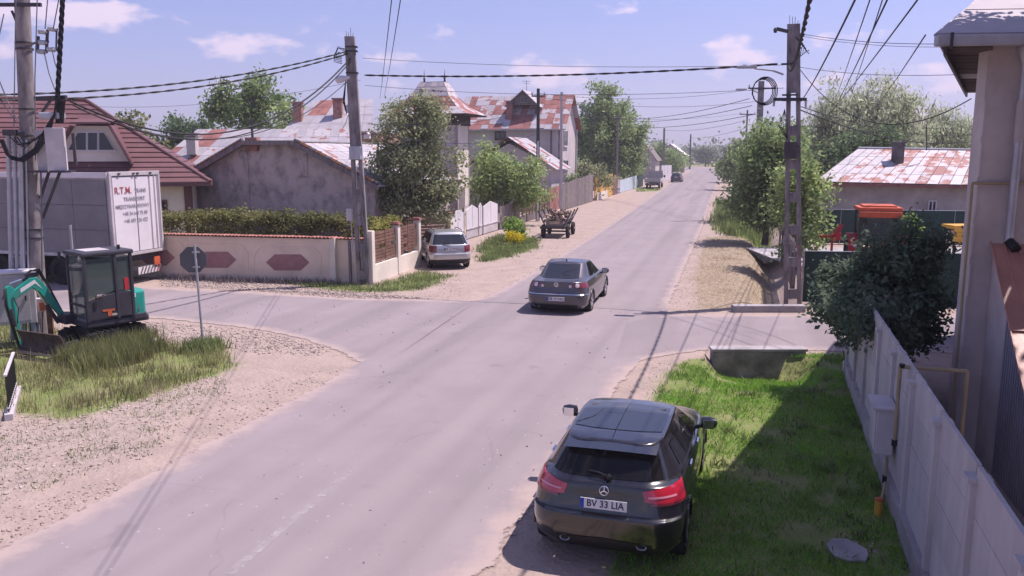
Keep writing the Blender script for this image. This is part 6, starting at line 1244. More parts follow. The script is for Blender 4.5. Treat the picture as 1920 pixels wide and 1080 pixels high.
# ---- near black hatchback
Lh = 4.2
HB = Shell([
    dict(z=0.20, yr=0.18, yf=Lh - 0.15, w=0.78, cr=(0.3, 0.3), cf=(0.4, 0.4)),
    dict(z=0.33, yr=0.05, yf=Lh - 0.04, w=0.865, cr=(0.32, 0.34), cf=(0.42, 0.5)),
    dict(z=0.50, yr=0.0, yf=Lh, w=0.89, cr=(0.34, 0.36), cf=(0.45, 0.6)),
    dict(z=0.655, yr=0.0, yf=Lh, w=0.892, cr=(0.36, 0.38), cf=(0.45, 0.62)),
    dict(z=0.69, yr=0.055, yf=Lh - 0.03, w=0.885, cr=(0.38, 0.36), cf=(0.45, 0.62)),
    dict(z=[(0, 0.86), (2.5, 0.84), (Lh, 0.72)], yr=0.10, yf=Lh - 0.06, w=0.875, cr=(0.40, 0.42), cf=(0.5, 0.7), bul=(0.03, 0.12)),
    dict(z=[(0, 1.00), (2.6, 0.945), (3.2, 0.90), (Lh, 0.76)], yr=0.13, yf=Lh - 0.16, w=0.84, cr=(0.40, 0.48), cf=(0.5, 0.7), tap=(0.08, 0.10)),
    dict(z=[(0, 1.05), (1.0, 1.035), (2.4, 0.965), (3.0, 0.96), (3.3, 0.955)], yr=0.20, yf=3.18, w=0.80, cr=(0.36, 0.55), cf=(0.5, 0.45), tap=(0.12, 0.06), bul=(0.05, 0.16)),
    dict(z=[(0, 1.315), (0.8, 1.365), (1.8, 1.385), (2.5, 1.33)], yr=0.47, yf=2.34, w=0.585, cr=(0.26, 0.34), cf=(0.3, 0.26), tap=(0.06, 0.04), bul=(0.05, 0.12)),
    dict(z=[(0, 1.345), (0.8, 1.395), (1.6, 1.41), (2.4, 1.355)], yr=0.49, yf=2.26, w=0.54, cr=(0.26, 0.3), cf=(0.3, 0.24), tap=(0.06, 0.04), bul=(0.05, 0.12)),
    dict(z=[(0, 1.36), (0.8, 1.415), (1.6, 1.43), (2.4, 1.375)], yr=0.52, yf=2.20, w=0.30, cr=(0.15, 0.15), cf=(0.15, 0.15)),
    dict(z=[(0, 1.365), (0.8, 1.42), (1.6, 1.433), (2.4, 1.385)], yr=0.54, yf=2.17, w=0.004, cr=(0.002, 0.1), cf=(0.002, 0.1)),
])
ax_ = Vector((1.17, 9.15, 0)); og_ = ax_ - Vector((0.29, 0.957, 0)) * 0.62
hb, hbb = car('hatchback_car', 'black hatchback parked half on the grass in the foreground', og_, (0.29, 0.957), HB, 'paint_black', (0.76, 3.38), 0.315, cuts=[(7.08, 7.82, -1, 1.5), (7.14, 7.86, 3.8, 6), (7.16, 7.82, 2.3, 2.6), (7.14, 7.84, 2.68, 3.03)])
rw = full_rear(hb, HB, 'rear_window', G_REAR, 7.02, 7.86, 1.54, 8, 20, 0.006)
full_front(hb, HB, 'windshield', G_REAR, 7.1, 7.92, 3.75, 8, 16, 0.006)
patch_part(hb, HB, 'side_window', G_REAR, 7.12, 7.86, 2.28, 2.62, 6, 10, 0.006); patch_part(hb, HB, 'side_window', G_REAR, 7.1, 7.88, 2.655, 3.05, 6, 10, 0.006)
patch_part(hb, HB, 'rear_quarter_glass', G_DARK, 7.16, 7.72, 2.02, 2.22, 6, 6, 0.006)
patch_part(hb, HB, 'window_trim', 'chrome', 7.04, 7.09, 2.1, 3.05, 1, 20, 0.008)
full_rear(hb, HB, 'sunroof', G_TINT, 9.25, 10.99, 1, 1, 1, 0.0) if False else None
V = []; mb = MB()
for sd_ in (1, -1): Vv, Ff = HB.patch(9.12, 11, 2.12, 2.92, 10, 16, 0.0, sd_); mb.add([(p[0], p[1], p[2] + 0.006) for p in Vv], Ff)
mb.build('panoramic_roof', G_TINT, hb, smooth=True)
# spoiler lip over the rear window
sp = MB(); N_ = 20; top = []; tip = []; low = []
for i in range(N_ + 1):
    x = -0.53 + 1.06 * i / N_; y0 = 0.62 + 0.05 * (x / 0.6) ** 2; yt = 0.30 + 0.10 * (x / 0.6) ** 2
    top.append((x, y0, 1.392 - 0.04 * (x / 0.6) ** 2)); tip.append((x, yt, 1.352 - 0.045 * (x / 0.6) ** 2)); low.append((x, yt + 0.2, 1.315 - 0.045 * (x / 0.6) ** 2))
sp.add(top + tip + low, [(i, i + 1, N_ + 2 + i, N_ + 1 + i) for i in range(N_)] + [(N_ + 1 + i, N_ + 2 + i, 2 * N_ + 3 + i, 2 * N_ + 2 + i) for i in range(N_)]); sp.build('spoiler', 'paint_black', hb, smooth=True)
for o in patch_part(hb, HB, 'tail_light', 'lens_red', 4.72, 6.1, 1.0, 1.92, 8, 14, 0.012, uf=lambda b: (4.98 - 0.28 * min(1, b * 2.2), 5.72 + 0.62 * b)):
    pass
patch_part(hb, HB, 'light_bar', 'lens_pink', 5.30, 5.42, 1.08, 1.62, 2, 8, 0.018); patch_part(hb, HB, 'light_rim', 'lens_dark_red', 4.72, 4.86, 1.1, 1.88, 2, 10, 0.016)
full_rear(hb, HB, 'plate_recess', 'black_plastic', 4.35, 4.62, 0.55, 3, 8, 0.004)
full_rear(hb, HB, 'hatch_crease', 'black_plastic', 3.86, 3.94, 1.5, 2, 20, 0.004)
full_rear(hb, HB, 'rear_diffuser', 'black_plastic', 0.25, 1.55, 1.05, 5, 20, 0.006, uf=lambda b: (0.2, 1.5 - 0.2 * b))
patch_part(hb, HB, 'bumper_vent', 'black_plastic', 3.15, 3.75, 1.35, 1.75, 4, 8, 0.006)
for s in (-1, 1):
    e = MB(); 
    for (d_, k_) in ((0, 1.0),): e.lathe((0.43 * s, 0.045, 0.345), (0, -1, 0.05), [(-0.1, 0.034), (0.0, 0.037), (0.006, 0.034), (0.0, 0.029), (-0.06, 0.026), (-0.06, 0)], 16)
    e.v = [(0.43 * s + (a - 0.43 * s) * 1.6, b, c_) for a, b, c_ in e.v]; e.build('exhaust_tip', 'galv', hb, smooth=True)
pp = HB.pt(4.62, 0); plate(hb, pp[1] - 0.03, 0.795, R(-8), 'BV 33 LIA')
em = HB.pt(5.45, 0); emb = MB(); ec = Vector((0, em[1] - 0.02, 0.945)); tl = R(-22)
RX = Matrix.Rotation(tl, 3, 'X'); ringp = [ec + RX @ Vector((math.cos(i * 6.2832 / 24) * 0.05, 0, math.sin(i * 6.2832 / 24) * 0.05)) for i in range(25)]; emb.tube(ringp, 0.006, 6, False)
for q in range(3): a = math.pi / 2 + q * 2.0944; emb.bar(ec, ec + RX @ Vector((math.cos(a) * 0.05, 0, math.sin(a) * 0.05)), 0.012, 0.01, up=(0, -1, 0))
emb.build('star_emblem', 'chrome', hb)
wp0 = Vector(HB.pt(7.12, 0)) + Vector((0.03, -0.03, 0.01)); wp1 = Vector(HB.pt(7.28, 0.55)) + Vector((0, -0.03, 0)); wp1.x *= -1
MB().tube([wp0, (wp0 + wp1) / 2 + Vector((0, -0.015, 0.02)), wp1], 0.012, 6).lathe(wp0, (0, -1, 0.4), [(-0.03, 0.035), (0.02, 0.03), (0.03, 0)], 10).build('rear_wiper', 'black_plastic', hb)
mirror(hb, 0.955, 2.62, 1.01, 'paint_black', 1.1)
for y_ in (1.25, 2.15):
    for s in (-1, 1):
        p = HB.pt(5.75, 2 + (y_ - 0.6) / 2.9); MB().bar((p[0] * s + 0.015 * s, p[1] - 0.09, p[2]), (p[0] * s + 0.015 * s, p[1] + 0.09, p[2]), 0.02, 0.03).build('door_handle', 'chrome', hb)
full_front(hb, HB, 'grille', 'black_plastic', 1.6, 3.4, 4.3, 4, 10, 0.005); patch_part(hb, HB, 'headlight', 'lens_clear', 4.6, 5.6, 3.55, 4.25, 5, 8, 0.006)
# interior glimpsed through the glass: seats' shapes pressed against the tint
MB().box((0, 1.9, 0.62), (1.5, 2.9, 0.1)).build('cabin_floor', 'interior', hb)
MB().box((0, 0.95, 0.85), (1.25, 0.14, 0.5), rx=0.25).box((0, 1.25, 0.72), (1.25, 0.5, 0.16)).build('rear_bench', 'interior', hb, bevel=0.04)
MB().box((0, 2.9, 0.86), (1.4, 0.4, 0.16)).build('dashboard', 'interior', hb, bevel=0.05)
for s in (-0.36, 0.36):
    MB().box((s, 0.86, 1.16), (0.26, 0.09, 0.17)).build('headrest', 'interior', hb, bevel=0.03)
    st = MB().box((s, 1.85, 0.98), (0.46, 0.13, 0.6), rx=0.22).box((s, 2.1, 0.75), (0.46, 0.5, 0.14)).build('front_seat', 'interior', hb, bevel=0.04); MB().box((s, 1.76, 1.32), (0.26, 0.1, 0.2)).build('headrest', 'interior', st, bevel=0.03)
# shut lines
patch_part(hb, HB, 'shut_line', 'black_plastic', 4.0, 7.0, 1.985, 2.0, 14, 1, 0.003); patch_part(hb, HB, 'shut_line', 'black_plastic', 1.6, 7.0, 2.62, 2.63, 20, 1, 0.003)

hb.scale = (1, 1, 0.975)
# ---- dark grey saloon driving away
Lc = 4.55
CCs = Shell([
    dict(z=0.19, yr=0.2, yf=Lc - 0.15, w=0.80, cr=(0.3, 0.3), cf=(0.4, 0.4)),
    dict(z=0.30, yr=0.06, yf=Lc - 0.03, w=0.89, cr=(0.34, 0.34), cf=(0.45, 0.5)),
    dict(z=0.46, yr=0.0, yf=Lc, w=0.92, cr=(0.36, 0.36), cf=(0.48, 0.6)),
    dict(z=0.60, yr=0.0, yf=Lc, w=0.925, cr=(0.38, 0.38), cf=(0.48, 0.6)),
    dict(z=0.645, yr=0.05, yf=Lc - 0.03, w=0.92, cr=(0.40, 0.36), cf=(0.48, 0.6)),
    dict(z=[(0, 0.80), (Lc, 0.70)], yr=0.09, yf=Lc - 0.07, w=0.905, cr=(0.42, 0.42), cf=(0.5, 0.7), bul=(0.05, 0.12)),
    dict(z=[(0, 0.955), (1.0, 0.93), (3.4, 0.88), (Lc, 0.74)], yr=0.10, yf=Lc - 0.16, w=0.86, cr=(0.42, 0.5), cf=(0.5, 0.7), tap=(0.10, 0.1), bul=(0.07, 0.12)),
    dict(z=[(0, 0.985), (0.4, 0.985), (0.9, 0.985), (3.4, 0.93), (Lc, 0.78)], yr=0.13, yf=Lc - 0.3, w=0.82, cr=(0.42, 0.5), cf=(0.5, 0.7), tap=(0.13, 0.1), bul=(0.07, 0.14)),
    dict(z=[(0, 0.99), (0.9, 1.0), (2.6, 0.965), (3.4, 0.96)], yr=0.55, yf=3.38, w=0.78, cr=(0.40, 0.6), cf=(0.5, 0.5), tap=(0.16, 0.06), bul=(0.08, 0.18)),
    dict(z=[(0, 1.33), (1.5, 1.36), (2.0, 1.37), (2.7, 1.30)], yr=1.28, yf=2.62, w=0.585, cr=(0.25, 0.3), cf=(0.3, 0.26), tap=(0.06, 0.04), bul=(0.06, 0.12)),
    dict(z=[(0, 1.355), (1.5, 1.385), (2.0, 1.395), (2.6, 1.33)], yr=1.33, yf=2.54, w=0.53, cr=(0.22, 0.26), cf=(0.3, 0.24), tap=(0.06, 0.04)),
    dict(z=[(0, 1.37), (1.5, 1.405), (2.0, 1.415), (2.6, 1.345)], yr=1.36, yf=2.5, w=0.3, cr=(0.15, 0.15), cf=(0.15, 0.15)),
    dict(z=[(0, 1.375), (1.5, 1.41), (2.0, 1.42), (2.6, 1.35)], yr=1.38, yf=2.48, w=0.004, cr=(0.002, 0.1), cf=(0.002, 0.1)),
])
co = Vector((1.5, 24.1, 0)) - RD * 0.95
sl, slb = car('saloon_car', 'dark grey low-roofed saloon driving away on the main road', co, (0.262, 0.965), CCs, 'paint_grey', (0.95, 3.55), 0.325)
full_rear(sl, CCs, 'rear_window', G_TINT, 8.06, 8.92, 1.42, 8, 16, 0.006); full_front(sl, CCs, 'windshield', G_TINT, 8.1, 8.9, 3.75, 8, 12, 0.006)
patch_part(sl, CCs, 'side_window', G_DARK, 8.12, 8.86, 2.1, 2.56, 6, 10, 0.006); patch_part(sl, CCs, 'side_window', G_DARK, 8.1, 8.88, 2.6, 3.05, 6, 10, 0.006)
patch_part(sl, CCs, 'window_trim', 'chrome', 8.02, 8.09, 1.95, 3.1, 1, 20, 0.008); patch_part(sl, CCs, 'pillar_trim', 'chrome', 8.08, 8.96, 1.93, 1.97, 8, 1, 0.008)
for o in patch_part(sl, CCs, 'tail_light', 'lens_dark_red', 5.0, 6.05, 0.80, 1.95, 6, 12, 0.008, uf=lambda b: (5.15 - 0.1 * b, 5.75 + 0.25 * b)): pass
for s in (-1, 1):
    for v_, r_, y_ in ((1.28, 0.052, 5.5), (0.92, 0.034, 5.4)):
        p = CCs.pt(y_, v_); n2 = CCs.nrm(y_, v_); c3 = Vector((p[0] * s, p[1], p[2])); MB().lathe(c3, (n2[0] * s, n2[1], n2[2]), [(0.0, r_ * 1.25), (0.014, r_ * 1.2), (0.016, r_), (0.02, 0)], 16).build('lamp_disc', 'lens_clear', sl, smooth=True)
full_rear(sl, CCs, 'chrome_strip', 'chrome', 3.35, 3.75, 1.9, 2, 24, 0.006)
pp = CCs.pt(2.5, 0); plate(sl, pp[1] - 0.015, 0.50, R(3), 'DB 17 PAC')
em = CCs.pt(5.6, 0); ec = Vector((0, em[1] - 0.012, em[2])); emb = MB(); emb.tube([ec + Vector((math.cos(i * 6.2832 / 20) * 0.062, 0, math.sin(i * 6.2832 / 20) * 0.062)) for i in range(21)], 0.008, 6, False)
for p0, p1 in (((-.03, .05), (0, .008)), ((.03, .05), (0, .008)), ((-.05, .025), (-.022, -.05)), ((.05, .025), (.022, -.05)), ((-.022, -.05), (0, -.005)), ((.022, -.05), (0, -.005))): emb.bar(ec + Vector((p0[0], 0, p0[1])), ec + Vector((p1[0], 0, p1[1])), 0.012, 0.01, up=(0, -1, 0))
emb.build('round_emblem', 'chrome', sl); 
MB().extr([(0, 1.42, 1.40), (0, 1.56, 1.405), (0, 1.44, 1.47), (0, 1.41, 1.47)], (0.025, 0, 0)).build('roof_antenna', 'black_plastic', sl)
full_rear(sl, CCs, 'bumper_underside', 'black_plastic', 0.3, 1.25, 1.2, 3, 16, 0.006); MB().tube([(-0.5, 0.05, 0.26), (-0.5, 0.25, 0.26)], 0.035, 10).build('exhaust_tip', 'steel_dark', sl)
mirror(sl, 0.99, 2.72, 0.985, 'paint_navy', 1.1)

# ---- silver station wagon
Lw = 4.6
WG = Shell([
    dict(z=0.22, yr=0.2, yf=Lw - 0.15, w=0.76, cr=(0.25, 0.25), cf=(0.4, 0.4)),
    dict(z=0.34, yr=0.06, yf=Lw - 0.03, w=0.84, cr=(0.26, 0.28), cf=(0.42, 0.5)),
    dict(z=0.50, yr=0.0, yf=Lw, w=0.87, cr=(0.28, 0.3), cf=(0.45, 0.6)),
    dict(z=0.63, yr=0.0, yf=Lw, w=0.872, cr=(0.28, 0.3), cf=(0.45, 0.6)),
    dict(z=0.66, yr=0.09, yf=Lw - 0.04, w=0.868, cr=(0.28, 0.3), cf=(0.45, 0.6)),
    dict(z=[(0, 0.84), (Lw, 0.72)], yr=0.11, yf=Lw - 0.08, w=0.865, cr=(0.28, 0.32), cf=(0.5, 0.7), bul=(0.03, 0.12)),
    dict(z=[(0, 0.97), (3.2, 0.92), (Lw, 0.77)], yr=0.14, yf=Lw - 0.18, w=0.845, cr=(0.28, 0.34), cf=(0.5, 0.7), bul=(0.03, 0.12)),
    dict(z=[(0, 1.0), (3.2, 0.97)], yr=0.17, yf=3.45, w=0.81, cr=(0.26, 0.32), cf=(0.5, 0.45), tap=(0.05, 0.05), bul=(0.03, 0.16)),
    dict(z=[(0, 1.40), (1.8, 1.42), (2.7, 1.36)], yr=0.50, yf=2.72, w=0.655, cr=(0.2, 0.24), cf=(0.3, 0.26), tap=(0.05, 0.04)),
    dict(z=[(0, 1.435), (1.8, 1.455), (2.6, 1.39)], yr=0.53, yf=2.64, w=0.60, cr=(0.2, 0.2), cf=(0.3, 0.24)),
    dict(z=[(0, 1.455), (1.8, 1.48), (2.6, 1.41)], yr=0.56, yf=2.58, w=0.34, cr=(0.15, 0.15), cf=(0.15, 0.15)),
    dict(z=[(0, 1.46), (1.8, 1.485), (2.6, 1.415)], yr=0.57, yf=2.56, w=0.004, cr=(0.002, 0.1), cf=(0.002, 0.1)),
])
WHD = Vector((-0.235, 0.972, 0)); wo_ = G(840, 501) - WHD * 0.85
wg, wgb = car('station_wagon', 'silver station wagon parked in the driveway by the panel fence', wo_, (-0.235, 0.972), WG, 'paint_silver', (0.85, 3.5), 0.315)
full_rear(wg, WG, 'rear_window', G_TINT, 7.05, 7.86, 1.5, 8, 16, 0.006); full_front(wg, WG, 'windshield', G_TINT, 7.1, 7.9, 3.7, 6, 12, 0.006)
for v0, v1 in ((2.06, 2.38), (2.41, 2.7), (2.73, 3.05)): patch_part(wg, WG, 'side_window', G_DARK, 7.1, 7.86, v0, v1, 6, 8, 0.006)
patch_part(wg, WG, 'tail_light', 'lens_dark_red', 4.2, 5.95, 1.02, 1.9, 6, 8, 0.01); patch_part(wg, WG, 'reversing_light', 'white_paint', 4.05, 4.25, 1.0, 1.9, 2, 8, 0.012)
full_rear(wg, WG, 'bumper_strip', 'black_plastic', 0.2, 1.5, 2.0, 4, 20, 0.006); full_rear(wg, WG, 'hatch_crease', 'galv', 3.9, 4.0, 1.0, 2, 12, 0.004)
pp = WG.pt(5.2, 0); plate(wg, pp[1] - 0.02, 0.83, R(-4), 'DB 12 FWX'); emb = MB(); em = WG.pt(6.1, 0); ec = Vector((0, em[1] - 0.01, em[2])); emb.tube([ec + Vector((math.cos(i * 6.2832 / 16) * 0.05, 0, math.sin(i * 6.2832 / 16) * 0.05)) for i in range(17)], 0.01, 6, False); emb.build('round_emblem', 'chrome', wg)
for s in (-1, 1): MB().tube([(0.56 * s, 0.75, 1.43), (0.56 * s, 0.85, 1.52), (0.56 * s, 1.7, 1.54), (0.56 * s, 2.3, 1.50), (0.56 * s, 2.42, 1.43)], 0.016, 6).build('roof_rail', 'black_plastic', wg, smooth=True)
MB().tube([(0.0, 0.14, 1.03), (-0.3, 0.17, 1.06)], 0.014, 6).build('rear_wiper', 'black_plastic', wg); mirror(wg, 0.94, 2.85, 1.03, 'paint_silver')
patch_part(wg, WG, 'side_moulding', 'black_plastic', 4.1, 4.4, 2.25, 2.8, 1, 12, 0.008)
# ---- far dark car
Fc = A(1268, 337, 133); Fc.z = 0
fr2, _b = car('far_car', 'dark car parked by the small white far gate', Fc - RD * 1.0, (0.28, 0.96), WG, 'paint_navy', (0.85, 3.5), 0.315)
full_rear(fr2, WG, 'rear_window', G_TINT, 7.05, 7.86, 1.5, 4, 8, 0.006); patch_part(fr2, WG, 'side_window', G_DARK, 7.1, 7.86, 2.06, 3.0, 4, 8, 0.006); patch_part(fr2, WG, 'tail_light', 'lens_dark_red', 4.2, 5.95, 1.02, 1.9, 4, 6, 0.01)
pp = WG.pt(5.2, 0); MB().box((0, pp[1] - 0.02, 0.83), (0.52, 0.012, 0.11)).build('number_plate', 'plate_white', fr2); full_front(fr2, WG, 'windshield', G_TINT, 7.1, 7.9, 3.7, 4, 8, 0.006)
# ---- flatbed truck far down the road
Pk = A(1223, 354, 109); Pk.z = 0; fb = thing('flatbed_truck', 'pale grey flatbed truck parked on the far verge', 'truck', Pk, -math.atan2(0.2754, 0.9613))
MB().box((0, 1.6, 0.85), (2.1, 3.3, 0.12)).build('bed_floor', 'wood_grey', fb, bevel=0.02)
for s in (-1, 1): MB().box((1.02 * s, 1.6, 1.1), (0.06, 3.3, 0.42)).build('side_board', 'white_dirty', fb, bevel=0.01)
MB().box((0, -0.03, 1.1), (2.0, 0.06, 0.42)).build('tail_board', 'white_dirty', fb, bevel=0.01)
hbm = MB()
for k in range(5): hbm.bar((-0.95 + 0.475 * k, 3.2, 0.9), (-0.95 + 0.475 * k, 3.2, 2.25), 0.06, 0.05)
hbm.bar((-1, 3.2, 2.25), (1, 3.2, 2.25), 0.05, 0.07).bar((-1, 3.2, 1.8), (1, 3.2, 1.8), 0.04, 0.05); hbm.build('headboard', 'white_dirty', fb); MB().box((0, 3.24, 1.7), (1.9, 0.03, 1.0)).build('headboard_sheet', 'galv', fb)
cabm = MB().extr([(-0.95, 3.35, 0.6), (-0.95, 5.2, 0.6), (-0.95, 5.25, 1.1), (-0.95, 4.7, 1.35), (-0.95, 4.3, 2.05), (-0.95, 3.35, 2.1)], (1.9, 0, 0)); cabm.build('cab', 'white_paint', fb, bevel=0.06)
MB().box((0.956, 3.95, 1.65), (0.01, 0.7, 0.5)).build('cab_window', G_DARK, fb); MB().box((0, 3.345, 1.7), (1.5, 0.012, 0.45)).build('cab_rear_window', G_DARK, fb); MB().box((1.1, 4.5, 1.5), (0.2, 0.08, 0.3)).build('mirror', 'black_plastic', fb)
MB().box((0, 0.6, 0.55), (0.9, 4.0, 0.2)).box((0, -0.02, 0.58), (1.9, 0.08, 0.26)).build('chassis', 'steel_dark', fb)
MB().box((0, -0.08, 0.6), (0.5, 0.01, 0.11)).build('number_plate', 'plate_blue', fb)
for y_ in (0.9, 4.4):
    for s in (-1, 1): MB().lathe((0.9 * s, y_, 0.36), (s, 0, 0), [(-0.22, 0.2), (-0.22, 0.34), (-0.18, 0.36), (-0.02, 0.36), (0, 0.33), (0, 0.2), (-0.05, 0.18), (-0.05, 0)], 20).build('wheel', 'rubber', fb, smooth=True)
MB().tube([(-0.7, 0.4, 0.99), (-0.3, 0.6, 1.03), (0.4, 0.5, 1.02), (0.6, 1.2, 1.06)], 0.1, 7).build('tarpaulin_roll', 'white_paint', fb)

# ------------------------------------------------------------------ semi-trailer
TF = Vector((-0.962, 0.273, 0)); TRt = Vector((0.273, 0.962, 0))      # forward, and its right-hand side away from us
TL = Vector((-13.62, 28.05, 0)); trl = thing('semi_trailer', 'white box trailer with grey curtain side parked on the side road', 'trailer', TL, math.atan2(TF.y, TF.x))
# local: x forward, y towards the left side of the vehicle (nearer the camera is -y after rotation)
Wt, Lt = 2.5, 12.5
loc = lambda x, y, z: (x, -y, z)       # y measured from the near side across
MB().box(loc(Lt / 2, Wt / 2, 2.52), (Lt - 0.08, Wt - 0.06, 2.72)).build('box_body', 'white_dirty', trl, bevel=0.02)
for k in range(9): MB().box((0.1 + Lt / 9 * (k + 0.5), 0.008, 2.45), (Lt / 9 - 0.015, 0.03, 2.5)).build('side_curtain', 'curtain_grey', trl)
MB().box((Lt / 2, 0.02, 3.86), (Lt, 0.06, 0.18)).build('top_rail', 'white_paint', trl, bevel=0.01); MB().box((Lt / 2, 0.02, 1.12), (Lt, 0.06, 0.12)).build('bottom_rail', 'galv', trl, bevel=0.01)
for z_ in (2.0, 2.85): MB().box((Lt / 2, 0.026, z_), (Lt - 0.2, 0.012, 0.02)).build('curtain_seam', 'stain', trl)
for s, y_ in ((0, 0.63), (1, 1.87)): MB().box((-0.02, -y_, 2.48), (0.05, 1.2, 2.62)).build('rear_door', 'white_paint', trl, bevel=0.012)
mb = MB()
for y_ in (0.04, 2.46): mb.box((-0.03, -y_, 2.5), (0.09, 0.09, 2.78))
mb.box((-0.03, -1.25, 3.9), (0.09, 2.5, 0.14)).box((-0.03, -1.25, 1.1), (0.1, 2.5, 0.1)); mb.build('rear_frame', 'white_dirty', trl, bevel=0.01)
for y_ in (0.12, 1.95, 2.2, 2.36): MB().tube([(-0.07, -y_, 1.15), (-0.07, -y_, 3.85)], 0.014, 8).build('lock_rod', 'white_dirty', trl)
MB().box((-0.048, -1.25, 2.5), (0.01, 0.012, 2.6)).build('door_gap', 'tarp_grey', trl)
for k, y_ in enumerate((0.45, 1.15, 1.35, 2.0)): MB().box((-0.09, -y_, 3.9), (0.05, 0.1, 0.05)).build('hinge', 'steel_dark', trl)
MB().box((0.3, -1.25, 0.92), (0.5, 2.1, 0.18)).box((0.05, -1.25, 0.55), (0.1, 2.4, 0.12)).box((Lt / 2, -1.25, 0.95), (Lt - 0.5, 0.9, 0.16)).build('chassis', 'steel_dark', trl)
for y_ in (0.35, 2.15): MB().box((-0.02, -y_, 0.72), (0.05, 0.4, 0.16)).build('tail_light', 'lens_dark_red', trl)
pb = MB().box((0.0, -1.75, 0.45), (0.02, 1.2, 0.26)).build('striped_board', 'white_paint', trl)
for k in range(7): MB().bar((-0.015, -1.25 - 0.17 * k, 0.33), (-0.015, -1.4 - 0.17 * k, 0.57), 0.06, 0.008, up=(1, 0, 0)).build('board_stripe', 'print_red' if k > 4 else 'stain', pb)
MB().box((-0.04, -2.1, 0.72), (0.03, 0.3, 0.3)).build('orange_plate', 'orange_paint', trl)
for x_ in (2.4, 3.7, 5.0):
    for y_ in (0.15, 2.05): MB().lathe((x_, -y_ - 0.1, 0.5), (0, 1, 0), [(-0.2, 0.26), (-0.2, 0.47), (-0.15, 0.5), (0.1, 0.5), (0.15, 0.46), (0.15, 0.28), (0.05, 0.25), (0.05, 0)], 24).build('wheel', 'rubber', trl, smooth=True)
for x_ in (0.9, 1.5, 2.1): MB().bar((x_, -0.02, 1.1), (x_, -0.02, 1.3), 0.04, 0.03).build('curtain_buckle', 'stain', trl)
for z_, y_ in ((0.3, 0.3),): MB().box((9.5, -0.6, 0.5), (0.12, 0.12, 1.0)).box((9.5, -1.9, 0.5), (0.12, 0.12, 1.0)).build('landing_leg', 'steel_dark', trl)
RT = Matrix.Rotation(-math.pi / 2, 4, 'Z') @ Matrix.Rotation(math.pi / 2, 4, 'X')
for txt, z_, sz, m_, sx_, dy in (('R.T.M.', 3.32, 0.33, 'print_red', 0.95, -0.42), ('TRANS', 3.30, 0.2, 'print_grey', 0.95, 0.42), ('TRANSPORT', 3.02, 0.19, 'print_grey', 1.0, 0.1), ('MIĘDZYNARODOWY', 2.77, 0.18, 'print_grey', 0.95, 0.0), ('+48 34 643 75 80', 2.52, 0.18, 'print_grey', 0.95, 0.1), ('+48 603 226 422', 2.27, 0.18, 'print_grey', 0.95, 0.12)):
    text_mesh(txt, sz, m_, 'door_lettering', trl, Matrix.Translation((-0.058, -1.05 - dy, z_)) @ RT, 0.002, sx_, 0.008)

# ------------------------------------------------------------------ mini excavator
hx = Vector((-0.65, -0.76, 0)).normalized(); xo = Vector((-9.98, 19.75, 0)); ex_ = thing('mini_excavator', 'teal and dark grey mini excavator with cab in the tall grass', 'excavator', xo, math.atan2(hx.y, hx.x))
# local: x forward, y left (our right); the tracks and blade are turned under the upper part
UA = R(16)
for s in (-1, 1):
    tr_ = MB(); P = []
    for i in range(24):
        a = i * 6.2832 / 24; cx = 0.62 if math.cos(a) > 0 else -0.62; P.append((cx + 0.22 * math.cos(a), s * 0.5 - 0.14, 0.24 + 0.22 * math.sin(a)))
    tr_.extr(P, (0, 0.28, 0)); to = tr_.rot(UA).build('track', 'rubber', ex_)
    for i in range(22):
        f = i / 22; L_ = 4 * 0.62 + 2 * math.pi * 0.22; d = f * L_
        if d < 1.24: p, an = (-0.62 + d, 0.46), 0
        elif d < 1.24 + 0.69: a = (d - 1.24) / 0.22; p, an = (0.62 + 0.22 * math.sin(a), 0.24 + 0.22 * math.cos(a)), a
        elif d < 2.48 + 0.69: p, an = (0.62 - (d - 1.93), 0.02), math.pi
        else: a = (d - 3.17) / 0.22; p, an = (-0.62 - 0.22 * math.sin(a), 0.24 - 0.22 * math.cos(a)), a
        MB().box((p[0], s * 0.5, p[1]), (0.05, 0.3, 0.05), ry=an).rot(UA).build('track_pad', 'rubber', to)
MB().box((0, 0, 0.36), (1.0, 0.72, 0.24)).lathe((0, 0, 0.46), (0, 0, 1), [(0, 0.42), (0.1, 0.42), (0.1, 0)], 20).rot(UA).build('undercarriage', 'excavator_grey', ex_)
# blade stands off to our left front, square to the tracks
bl = MB(); 
for i in range(6):
    a0 = -0.5 + i * 0.2; a1 = -0.5 + (i + 1) * 0.2; f = lambda a: 1.68 + 0.10 * a * a * 4 * 0.6
    bl.add([(f(a0), -0.80, 0.34 + a0 * 0.40), (f(a0), 0.72, 0.34 + a0 * 0.40), (f(a1), 0.72, 0.34 + a1 * 0.40), (f(a1), -0.80, 0.34 + a1 * 0.40), (f(a0) - 0.05, -0.80, 0.34 + a0 * 0.40), (f(a0) - 0.05, 0.72, 0.34 + a0 * 0.40), (f(a1) - 0.05, 0.72, 0.34 + a1 * 0.40), (f(a1) - 0.05, -0.80, 0.34 + a1 * 0.40)], [(0, 1, 2, 3), (7, 6, 5, 4), (0, 4, 5, 1), (3, 2, 6, 7), (0, 3, 7, 4), (1, 5, 6, 2)])
bo = bl.rot(UA).build('dozer_blade', 'blade_brown', ex_); MB().box((1.78, -0.02, 0.1), (0.03, 1.6, 0.06)).rot(UA).build('cutting_edge', 'wood_pale', bo); MB().bar((0.2, -0.3, 0.3), (1.66, -0.3, 0.25), 0.1, 0.1).bar((0.2, 0.3, 0.3), (1.66, 0.3, 0.25), 0.1, 0.1).rot(UA).build('blade_arm', 'excavator_grey', bo)
MB().box((-0.12, 0, 0.64), (1.6, 1.36, 0.16)).build('deck', 'excavator_grey', ex_, bevel=0.04)
